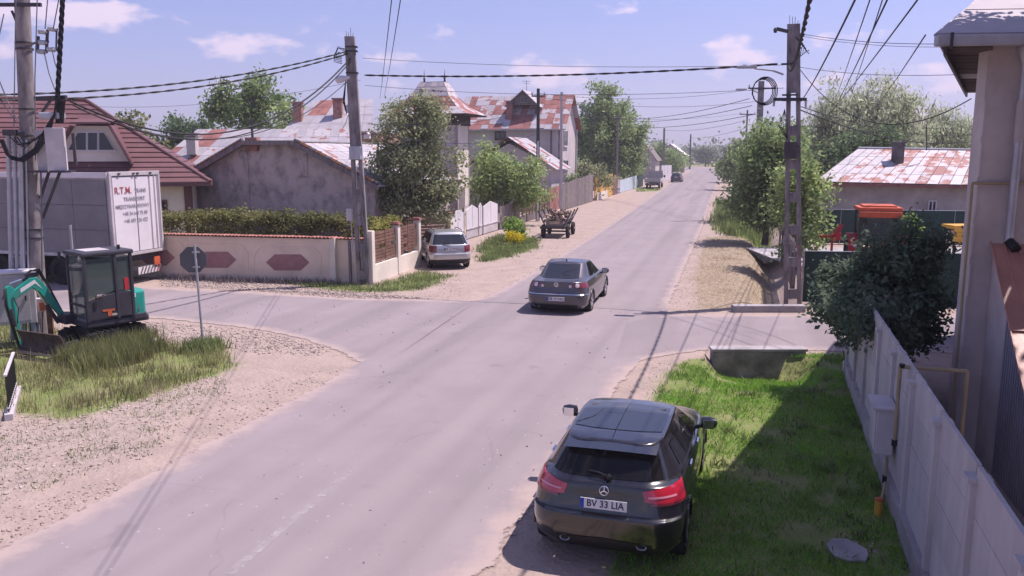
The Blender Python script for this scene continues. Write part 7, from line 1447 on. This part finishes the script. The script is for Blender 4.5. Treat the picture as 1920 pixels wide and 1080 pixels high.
eng = MB(); P = [(-0.95 + 0.12 * (abs(y) / 0.68) ** 3, y) for y in np.linspace(-0.68, 0.68, 11)] ; P += [(-0.42, 0.68), (-0.42, -0.68)]
eng.extr([(x, y, 0.72) for x, y in P], (0, 0, 0.62)); eng.build('counterweight', 'teal', ex_, bevel=0.05); MB().extr([(x * 1.02, y * 1.02, 0.62) for x, y in P], (0, 0, 0.16)).build('rear_bumper', 'excavator_grey', ex_, bevel=0.03)
MB().extr([(-0.62, 0.695, 0.86), (-0.82, 0.60, 0.86), (-0.80, 0.61, 1.18)], (0.0, 0.02, 0)).build('warning_triangle', 'stain', ex_); MB().box((-0.55, 0.692, 1.24), (0.09, 0.012, 0.1)).build('sticker', 'plate_white', ex_)
# cab: posts, panes, door, roof
cx0, cx1, cy0, cy1, cz0, cz1 = -0.52, 0.62, -0.28, 0.69, 0.72, 2.30
posts = [(cx0, cy0), (cx0, cy1), (cx1, cy0), (cx1, cy1), (-0.12, cy1)]
for x_, y_ in posts: MB().box((x_, y_, (cz0 + cz1) / 2), (0.075, 0.07, cz1 - cz0)).build('cab_post', 'excavator_grey', ex_, bevel=0.012)
MB().box(((cx0 + cx1) / 2, (cy0 + cy1) / 2, cz1 + 0.05), (cx1 - cx0 + 0.16, cy1 - cy0 + 0.12, 0.11)).build('cab_roof', 'excavator_grey', ex_, bevel=0.035)
MB().box((0.2, 0.2, cz1 + 0.112), (0.6, 0.6, 0.02)).build('roof_hatch', 'white_dirty', ex_, bevel=0.006)
def pane(P, nrm, name='cab_pane', m=None): return MB().extr([Vector(p) for p in P], Vector(nrm) * 0.012).build(name, m or G_CAB, ex_)
pane([(cx1, cy0 + .04, 1.12), (cx1, cy1 - .04, 1.12), (cx1, cy1 - .04, cz1 - .03), (cx1, cy0 + .04, cz1 - .03)], (1, 0, 0), 'windscreen'); pane([(cx1, cy0 + .04, cz0 + .05), (cx1, cy1 - .04, cz0 + .05), (cx1, cy1 - .04, 1.06), (cx1, cy0 + .04, 1.06)], (1, 0, 0), 'lower_windscreen'); MB().box((cx1, (cy0 + cy1) / 2, 1.09), (0.06, cy1 - cy0 - 0.06, 0.05)).build('screen_bar', 'excavator_grey', ex_)
pane([(-0.08, cy1 - .01, 1.42), (cx1 - .04, cy1 - .01, 1.28), (cx1 - .04, cy1 - .01, cz1 - .06), (-0.08, cy1 - .01, cz1 - .06)], (0, 1, 0), 'door_pane'); pane([(cx0 + .04, cy1 - .01, 1.38), (-0.16, cy1 - .01, 1.42), (-0.16, cy1 - .01, cz1 - .06), (cx0 + .04, cy1 - .01, cz1 - .06)], (0, 1, 0), 'side_pane')
dr = MB().extr([(-0.08, cy1 - .02, cz0 + .04), (cx1 - .03, cy1 - .02, cz0 + .04), (cx1 - .03, cy1 - .02, 1.24), (-0.08, cy1 - .02, 1.38)], (0, 0.04, 0)).build('door', 'excavator_grey', ex_, bevel=0.01)
MB().box((0.32, cy1 + 0.03, 1.36), (0.14, 0.03, 0.03)).build('door_handle', 'chrome', dr); MB().box((0.44, cy1 + 0.03, 1.12), (0.07, 0.03, 0.16)).build('door_latch', 'black_plastic', dr)
MB().box((0.12, cy1 + 0.026, 0.96), (0.30, 0.008, 0.05)).box((0.10, cy1 + 0.026, 0.88), (0.10, 0.008, 0.14)).build('door_sticker', 'orange_paint', dr); MB().box((0.0, cy1 + 0.026, 0.84), (0.16, 0.008, 0.05)).build('door_sticker', 'wood_pale', dr)
MB().extr([(cx0 + .03, cy1 - .02, cz0 + .04), (-0.15, cy1 - .02, cz0 + .04), (-0.15, cy1 - .02, 1.40), (cx0 + .03, cy1 - .02, 1.36)], (0, 0.04, 0)).build('side_panel', 'excavator_grey', ex_, bevel=0.01)
MB().box((-0.38, cy1 + 0.012, 1.56), (0.11, 0.01, 0.3)).build('red_sticker', 'red_paint', ex_)
pane([(cx0, cy0 + .04, 1.35), (cx0, cy1 - .04, 1.35), (cx0, cy1 - .04, cz1 - .05), (cx0, cy0 + .04, cz1 - .05)], (-1, 0, 0), 'rear_pane'); pane([(cx0 + .04, cy0, 1.2), (cx1 - .04, cy0, 1.2), (cx1 - .04, cy0, cz1 - .05), (cx0 + .04, cy0, cz1 - .05)], (0, -1, 0), 'side_pane')
MB().box((-0.2, 0.2, 0.98), (0.42, 0.45, 0.14)).box((-0.4, 0.2, 1.35), (0.12, 0.45, 0.65), ry=-0.15).build('seat', 'seat_black', ex_, bevel=0.04)
for y_ in (0.0, 0.42): MB().tube([(0.1, y_, 0.75), (0.12, y_, 1.25)], 0.015, 6).box((0.12, y_, 1.28), (0.04, 0.04, 0.1)).build('lever', 'black_plastic', ex_)
for y_ in (cy0 + 0.05, cy1 - 0.05): MB().lathe((cx1 + 0.05, y_, cz1 - 0.02), (1, 0, 0), [(-0.03, 0.03), (0.0, 0.05), (0.04, 0.05), (0.045, 0)], 12).build('work_lamp', 'galv', ex_)
MB().tube([(cx1 + 0.02, cy0, cz1 - 0.25), (cx1 + 0.12, cy0 - 0.1, cz1 - 0.1)], 0.015, 6).box((cx1 + 0.14, cy0 - 0.12, cz1 - 0.02), (0.04, 0.1, 0.16)).build('mirror', 'black_plastic', ex_)
MB().box((-0.35, 0.45, cz1 + 0.16), (0.06, 0.06, 0.1)).build('roof_beacon', 'black_plastic', ex_)
# boom (offset to our left), arm and cylinders
by = -0.44; BS = 0.80
bx_ = lambda x: 0.72 + (x - 0.72) * BS
def limb(P, wid, m, name, w2=0.15, y_=by, bevel=0.012): return MB().extr([(bx_(x_), y_ - w2 / 2, z_) for x_, z_ in P], (0, w2, 0)).build(name, m, ex_, bevel=bevel)
MB().box((0.72, by + 0.1, 0.72), (0.3, 0.5, 0.24)).build('swing_bracket', 'excavator_grey', ex_, bevel=0.02)
bm_ = limb([(0.72, 0.78), (0.84, 0.70), (1.45, 1.44), (1.62, 1.56), (2.20, 1.30), (2.28, 1.38), (2.22, 1.50), (1.70, 1.80), (1.48, 1.80), (1.30, 1.64)], 0, 'teal', 'boom')
MB().extr([(bx_(a), by + 0.077, b) for a, b in ((1.35, 1.50), (1.55, 1.66), (1.98, 1.47), (1.98, 1.57), (1.56, 1.75))], (0, 0.004, 0)).build('boom_lettering_band', 'plate_white', bm_)
limb([(2.12, 1.56), (2.26, 1.68), (2.36, 1.62), (2.36, 1.20), (2.22, 0.62), (2.10, 0.10), (1.98, 0.12), (2.08, 0.75), (2.14, 1.25)], 0, 'teal', 'arm', 0.14)
limb([(2.40, 1.60), (2.42, 1.2), (2.27, 0.55), (2.15, 0.10), (2.11, 0.10), (2.24, 0.60), (2.38, 1.2)], 0, 'black_plastic', 'arm_back_plate', 0.10)
def cylr(name, p0, p1, r_, y_=by, f=0.55):
    p0 = Vector((bx_(p0[0]), y_, p0[1])); p1 = Vector((bx_(p1[0]), y_, p1[1])); m_ = p0.lerp(p1, f); o = MB().cyl(p0, m_, r_, r_, 12).build(name, 'excavator_grey', ex_, smooth=True); MB().cyl(m_, p1, r_ * 0.55, r_ * 0.55, 10).build('piston_rod', 'chrome', o, smooth=True)
cylr('boom_cylinder', (0.95, 0.62), (1.52, 1.50), 0.05, by + 0.02); cylr('arm_cylinder', (1.42, 1.88), (2.24, 1.70), 0.05); cylr('bucket_cylinder', (2.30, 1.12), (2.14, 0.34), 0.038, by + 0.1)
mb = MB()
for k in range(5):
    y_ = by - 0.05 + 0.03 * k; mb.tube([(0.85, y_, 0.95), (1.15, y_, 1.55), (1.40, y_ + 0.01, 1.93 + 0.02 * k), (1.60, y_, 1.98), (1.78, y_, 1.86)], 0.014, 6)
mb.tube([(2.2, by + 0.09, 1.4), (2.1, by + 0.12, 1.1), (2.16, by + 0.1, 0.75)], 0.013, 6); mb.v = [(bx_(a), b, c_) for a, b, c_ in mb.v]; mb.build('hydraulic_hoses', 'black_plastic', ex_, smooth=True)
bk = MB().extr([(bx_(a), by - 0.25, b - 0.1) for a, b in ((2.12, 0.14), (2.0, 0.16), (1.76, 0.04), (1.68, 0.22), (1.74, 0.36), (1.9, 0.36))], (0, 0.5, 0)).build('bucket', 'blade_brown', ex_, bevel=0.02)
for k in range(5): MB().bar((bx_(2.08), by - 0.22 + 0.11 * k, 0.02), (bx_(2.2), by - 0.22 + 0.11 * k, -0.05), 0.05, 0.03).build('bucket_tooth', 'steel_dark', bk)
ex_.scale = (0.94, 0.94, 0.97)
# sign, cabinet, small left-hand things
sp_ = G(380, 652); so_ = thing('octagonal_sign', 'octagonal stop sign seen from behind on a thin post', 'traffic sign', sp_, R(6)); MB().tube([(0.02, 0, -0.15), (-0.04, 0, 2.48)], 0.028, 10).build('post', 'galv', so_, smooth=True)
sc_ = Vector((-0.10, 0.04, 2.12)); og2 = [(sc_.x + 0.33 * math.cos(R(22.5 + 45 * i)), 0.04, sc_.z + 0.33 * math.sin(R(22.5 + 45 * i))) for i in range(8)]
MB().extr(og2, (0, 0.015, 0)).build('sign_plate', 'tarp_grey', so_); MB().extr([(sc_.x + (p[0] - sc_.x) * 0.93, 0.057, sc_.z + (p[2] - sc_.z) * 0.93) for p in og2], (0, 0.003, 0)).build('sign_face', 'red_paint', so_)
for z_ in (1.95, 2.3): MB().box((-0.03, 0.02, z_), (0.16, 0.05, 0.04)).build('clamp', 'galv', so_)
cbp = Vector((-11.95, 19.45, 0)); cb = thing('utility_cabinet', 'white electrical cabinet on a stand beside the left pole', 'cabinet', cbp, R(28))
MB().box((0, 0, 1.18), (1.0, 0.5, 1.2)).build('box', 'white_dirty', cb, bevel=0.015); MB().box((0, 0, 1.82), (1.1, 0.6, 0.06)).build('roof', 'white_paint', cb, bevel=0.01); MB().box((-0.05, -0.257, 1.18), (0.86, 0.012, 1.06)).build('door', 'fence_concrete', cb, bevel=0.006); MB().box((0.503, 0, 1.25), (0.012, 0.4, 0.9)).build('side_panel', 'white_paint', cb)
for s in (-0.4, 0.4): MB().box((s, 0, 0.28), (0.1, 0.36, 0.62)).build('leg', 'galv', cb)
MB().box((0.3, -0.27, 1.2), (0.03, 0.03, 0.12)).build('lock', 'black_plastic', cb); MB().extr([(-0.2, -0.268, 1.2), (-0.04, -0.268, 1.2), (-0.12, -0.268, 1.36)], (0, 0.004, 0)).build('warning_sign', 'stain', cb)
m2 = thing('meter_box', 'small rusty-edged meter box behind the excavator boom', 'meter box', Vector((-11.55, 19.65, 0)), R(15)); MB().box((0, 0, 0.98), (0.5, 0.2, 0.32)).build('box', 'white_dirty', m2, bevel=0.01); MB().box((0.2, -0.106, 0.95), (0.12, 0.012, 0.2)).build('rust_patch', 'orange_paint', m2); MB().box((0, 0.02, 0.4), (0.12, 0.1, 0.84)).build('post', 'galv', m2); MB().box((0.32, 0, 0.6), (0.12, 0.1, 1.2)).build('stake', 'rust', m2)
slat_fence('picket_fence', 'short pale wooden picket fence behind the excavator boom', Vector((-12.3, 23.4, 0)), Vector((-11.3, 23.1, 0)), 1.3, 1.3, 0.1, 'wood_pale', gap=0.02)
tp_ = thing('steel_post', 'thin bare steel post between trailer and excavator', 'post', Vector((-12.2, 22.8, 0)), 0); MB().tube([(0, 0, -0.2), (0, 0, 2.65)], 0.035, 8).build('tube', 'galv', tp_, smooth=True); MB().lathe((0, 0, 2.65), (0, 0, 1), [(0, 0.037), (0.02, 0.03), (0.025, 0)], 8).build('cap', 'steel_dark', tp_)
rl = thing('railing', 'black metal railing on a white base at the left edge', 'railing', G(18, 786), R(-63)); MB().box((-0.9, 0, 0.05), (2.0, 0.14, 0.14)).build('base', 'white_dirty', rl, bevel=0.01)
for k in range(12): MB().tube([(-0.02 - 0.16 * k, 0, 0.1), (-0.02 - 0.16 * k, 0, 0.78)], 0.012, 6).build('bar', 'black_plastic', rl)
MB().bar((0.04, 0, 0.79), (-1.86, 0, 0.79), 0.05, 0.03).bar((0.04, 0, 0.2), (-1.86, 0, 0.2), 0.03, 0.02).build('handrail', 'white_dirty', rl)
tb = MB().box(tuple(G(288, 652) + up * 0.08), (0.16, 0.3, 0.3), 0.3).build('kerb_stone', 'concrete_old', bevel=0.03); tag(tb, 'weathered loose kerb stone beside the excavator', 'stone')
for u, v, l in ((1115, 470, 0), ):
    pass
# ------------------------------------------------------------------ wooden cart with firewood
cp_ = G(1041, 446); ct = thing('wooden_cart', 'old wooden cart with tyres loaded with firewood on the verge', 'cart', cp_, -math.atan2(0.20, 0.98))
for y_ in (0.15, 2.3):
    for s in (-1, 1):
        wl_o = MB().lathe((0.68 * s, y_, 0.36), (s, 0, 0), [(-0.09, 0.2), (-0.09, 0.33), (-0.05, 0.36), (0.05, 0.36), (0.09, 0.33), (0.09, 0.2)], 20).build('wheel', 'rubber', ct, smooth=True); MB().lathe((0.68 * s, y_, 0.36), (s, 0, 0), [(0.02, 0.21), (0.05, 0.2), (0.06, 0.08), (0.1, 0.06), (0.1, 0)], 14).build('hub', 'wood_pale', wl_o)
    MB().bar((-0.7, y_, 0.36), (0.7, y_, 0.36), 0.09, 0.09).build('axle', 'steel_dark', ct)
MB().box((0, 1.2, 0.62), (0.9, 2.9, 0.1)).build('bed', 'wood_grey', ct, bevel=0.01)
for s in (-1, 1):
    for k in range(3): MB().bar((s * (0.46 + 0.13 * k), -0.25, 0.72 + 0.2 * k), (s * (0.46 + 0.13 * k), 2.7, 0.72 + 0.2 * k), 0.04, 0.17).build('side_plank', 'wood_grey', ct)
    for y_ in (-0.3, 1.2, 2.6): MB().bar((s * 0.42, y_, 0.5), (s * 0.92, y_, 1.5), 0.07, 0.07).build('stake', 'wood_dark', ct)
MB().box((0, -0.28, 0.75), (0.95, 0.05, 0.3)).build('tail_board', 'wood_grey', ct); MB().box((0, -0.315, 0.86), (0.55, 0.015, 0.16)).build('reflector_plate', 'wood_pale', ct); MB().bar((-0.8, -0.32, 0.58), (0.8, -0.32, 0.58), 0.07, 0.12).build('tail_beam', 'wood_dark', ct)
fw = thing('firewood', 'heap of split logs piled on the wooden cart', 'firewood', cp_ + up * 0.68, ct.rotation_euler.z if False else -math.atan2(0.20, 0.98), None)
for k in range(70):
    z_ = random.uniform(0.05, 0.72); x_ = random.uniform(-1, 1) * (0.36 + 0.32 * z_); y_ = random.uniform(-0.1, 2.4); a = random.uniform(-1.3, 1.3); tl_ = random.uniform(-0.5, 0.5); l_ = random.uniform(0.3, 0.55); r_ = random.uniform(0.045, 0.09)
    d = Vector((math.sin(a) * math.cos(tl_), math.cos(a) * math.cos(tl_), math.sin(tl_))) * l_ / 2; MB().tube([Vector((x_, y_, z_)) - d, Vector((x_, y_, z_)) + d], [r_, r_ * 0.85], 6).build('log', 'firewood' if random.random() < 0.75 else 'wood_end', fw)
# ------------------------------------------------------------------ yard on the right
def mesh_fence(name, label, a, b, h, n, m, top_rail='galv'):
    t_ = thing(name, label, 'fence', a, 0); d = (b - a); L_ = d.length; dn = d.normalized(); nn_ = Vector((dn.y, -dn.x, 0))
    for i in range(n): p0 = d * (i / n) + dn * 0.02; p1 = d * ((i + 1) / n) - dn * 0.02; MB().extr([at(p0, 0.04), at(p1, 0.04), at(p1, h + random.uniform(-.02, .02)), at(p0, h)], nn_ * 0.015).build('mesh_panel', m, t_)
    for i in range(n + 1): p = d * (i / n) - nn_ * 0.05; MB().tube([at(p, -0.1), at(p, h + 0.06)], 0.028, 8).build('post', top_rail, t_)
    MB().tube([at(-nn_ * 0.03, h + 0.0), at(d - nn_ * 0.03, h)], 0.018, 6).build('top_wire', top_rail, t_); return t_
mesh_fence('green_mesh_fence', 'near dark green mesh fence right of the lattice pole', Vector((9.0, 25.3, 0)), Vector((16.8, 24.2, 0)), 1.62, 5, 'mesh_green')
mesh_fence('green_mesh_fence', 'far dark green mesh fence behind the orange tractor', Vector((15.0, 42.5, 0)), Vector((27.5, 40.5, 0)), 1.75, 7, 'mesh_green')
struct(MB().box((17.5, 35.0, 0.004), (12.0, 11.0, 0.02)).build('yard_paving', 'concrete'))
slat_fence('old_picket_fence', 'weathered uneven picket fence beside the right lattice pole', Vector((9.05, 26.2, 0)), Vector((11.9, 36.3, 0)), 1.55, 1.45, 0.22, 'wood_grey', gap=0.05, jag=0.14, top='point')
pal = MB().box((10.0, 25.75, 0.55), (1.1, 0.1, 1.7), 0.1, -0.25).build('leaning_board', 'concrete', bevel=0.03); tag(pal, 'grey concrete slab leaning behind the near green mesh fence', 'slab')
TX = Vector((13.85, 31.2, 0)); tk = thing('tractor', 'orange tractor with cab parked behind the near green mesh fence', 'tractor', TX, R(-16))
# local: y back (away), faces us
MB().box((0, -1.0, 0.95), (0.62, 1.6, 0.62)).build('bonnet', 'orange_paint', tk, bevel=0.08); MB().box((0, -1.82, 0.95), (0.56, 0.04, 0.5)).build('grille', 'black_plastic', tk); MB().box((0, 0.3, 0.75), (0.8, 2.0, 0.35)).build('transmission', 'steel_dark', tk, bevel=0.03)
for x_, y_ in ((-0.68, -0.15), (0.68, -0.15), (-0.7, 1.1), (0.7, 1.1)): MB().box((x_, y_, 1.75), (0.07, 0.07, 1.35)).build('cab_post', 'steel_dark', tk)
MB().box((0, 0.48, 2.52), (1.56, 1.45, 0.14)).box((0, 0.48, 2.62), (1.2, 1.1, 0.08)).build('cab_roof', 'orange_paint', tk, bevel=0.06); MB().box((0, -0.3, 2.32), (1.5, 0.05, 0.22)).build('roof_visor', 'orange_paint', tk, bevel=0.02)
MB().box((0, -0.16, 1.72), (1.28, 0.015, 1.1)).build('windscreen', G_CAB, tk); MB().box((0, 1.11, 1.72), (1.3, 0.015, 1.1)).build('rear_pane', G_CAB, tk)
for s in (-1, 1):
    MB().box((0.69 * s, 0.48, 1.72), (0.015, 1.15, 1.1)).build('side_pane', G_CAB, tk); MB().bar((0.55 * s, -0.42, 2.2), (0.55 * s, -0.42, 1.95), 0.16, 0.04).build('mirror', 'black_plastic', tk)
    MB().lathe((0.85 * s, 0.7, 0.72), (s, 0, 0), [(-0.2, 0.4), (-0.2, 0.68), (-0.14, 0.72), (0.14, 0.72), (0.2, 0.68), (0.2, 0.42), (0.05, 0.36), (0.05, 0)], 26).build('rear_wheel', 'rubber', tk, smooth=True)
    for k in range(18): a = k * 6.2832 / 18; MB().box((0.85 * s, 0.7 + 0.73 * math.cos(a), 0.72 + 0.73 * math.sin(a)), (0.36, 0.06, 0.06), rx=a).build('tyre_lug', 'wood_grey', tk)
    MB().lathe((0.62 * s, -1.45, 0.42), (s, 0, 0), [(-0.12, 0.2), (-0.12, 0.4), (-0.08, 0.42), (0.08, 0.42), (0.12, 0.4), (0.12, 0.2), (0.04, 0.18), (0.04, 0)], 20).build('front_wheel', 'rubber', tk, smooth=True)
    fd_ = MB(); 
    for k in range(6):
        a0 = R(20 + 28 * k); a1 = R(20 + 28 * (k + 1)) if k < 5 else R(175); fd_.bar((0.82 * s, 0.7 + 0.82 * math.cos(a0), 0.72 + 0.82 * math.sin(a0)), (0.82 * s, 0.7 + 0.82 * math.cos(a1), 0.72 + 0.82 * math.sin(a1)), 0.42, 0.03)
    fd_.build('fender', 'red_paint', tk); MB().lathe((0.82 * s, -0.25, 1.15), (0, -1, 0), [(-0.05, 0.05), (0, 0.07), (0.02, 0.06), (0.03, 0)], 12).build('headlight', 'white_paint', tk)
MB().tube([(0.2, -0.9, 1.2), (0.2, -0.9, 2.1)], 0.035, 8).build('exhaust_pipe', 'steel_dark', tk)
rp_ = Vector((12.4, 33.4, 0)); ri = thing('red_implement', 'red farm implement with drawbar left of the tractor', 'farm implement', rp_, R(8))
MB().bar((-0.9, 0, 1.25), (0.7, 0, 1.25), 0.12, 0.14).bar((0.7, 0, 1.2), (0.95, 0, 1.75), 0.3, 0.1).bar((0.6, 0, 1.2), (1.0, 0, 1.25), 0.1, 0.3).build('beam', 'red_paint', ri)
for x_ in (-0.8, 0.0, 0.65): MB().bar((x_, 0.05, 0), (x_, 0.05, 1.2), 0.07, 0.07).build('stand_leg', 'red_paint', ri)
MB().lathe((-0.95, 0, 1.1), (0.2, 1, 0), [(-0.05, 0.3), (-0.04, 0.5), (0.04, 0.5), (0.05, 0.3)], 20).build('rake_wheel', 'white_dirty', ri)
for k in range(14): a = k * 0.4488; MB().tube([(-0.95, 0, 1.1), (-0.95 + 0.75 * math.cos(a), 0.06, 1.1 + 0.62 * math.sin(a))], 0.012, 5).build('rake_tine', 'white_dirty', ri)
yb = Vector((19.6, 36.0, 0)); ym = thing('yellow_machine', 'yellow wooden-sided machine beside the grey house pipe', 'farm machine', yb, R(5)); MB().box((0, 0, 1.45), (1.3, 0.9, 0.16)).build('top_hood', 'yellow_paint', ym, bevel=0.03)
for k in range(4): MB().box((0, -0.42, 1.3 - 0.16 * k), (1.2, 0.04, 0.15)).build('plank', 'yellow_paint', ym)
for x_ in (-0.5, 0.5):
    for y_ in (-0.35, 0.35): MB().box((x_, y_, 0.5), (0.08, 0.08, 1.8)).build('leg', 'steel_dark', ym)
MB().box((0, 0, 1.0), (1.1, 0.75, 0.6)).build('hopper', 'wood_pale', ym)
# curve arrow sign
cs = A(1354, 318, 215); cs.z = 0; cv = thing('curve_sign', 'white arrow sign marking the bend at the road end', 'traffic sign', cs, 0); MB().box((0, 0, 2.9), (3.6, 0.06, 1.3)).build('board', 'plate_blue' if False else 'tarp_grey', cv)
for k in range(3): x_ = -1.1 + 1.1 * k; MB().bar((x_ + 0.3, -0.05, 3.4), (x_ - 0.15, -0.05, 2.9), 0.36, 0.02, up=(0, 1, 0)).bar((x_ + 0.3, -0.05, 2.4), (x_ - 0.15, -0.05, 2.9), 0.36, 0.02, up=(0, 1, 0)).build('arrow', 'white_paint', cv)
for s in (-1.2, 1.2): MB().tube([(s, 0.08, -0.1), (s, 0.08, 3.5)], 0.05, 6).build('post', 'galv', cv)

# ------------------------------------------------------------------ summer haze: one even box of air round the whole scene
hz = MB().box((0, 700, 59), (1900, 1720, 121.5)).build('haze', 'stain'); hm = bpy.data.materials.new('haze_air'); hm.use_nodes = True; ht = hm.node_tree; ht.nodes.clear()
ho = ht.nodes.new('ShaderNodeOutputMaterial'); hv = ht.nodes.new('ShaderNodeVolumePrincipled'); hv.inputs['Color'].default_value = (0.86, 0.82, 0.95, 1); hv.inputs['Density'].default_value = 0.0007; hv.inputs['Anisotropy'].default_value = 0.2
ht.links.new(hv.outputs[0], ho.inputs['Volume']); hz.data.materials.clear(); hz.data.materials.append(hm); hz['kind'] = 'stuff'; hz['label'] = 'thin summer haze over the whole street'; hz['category'] = 'haze'
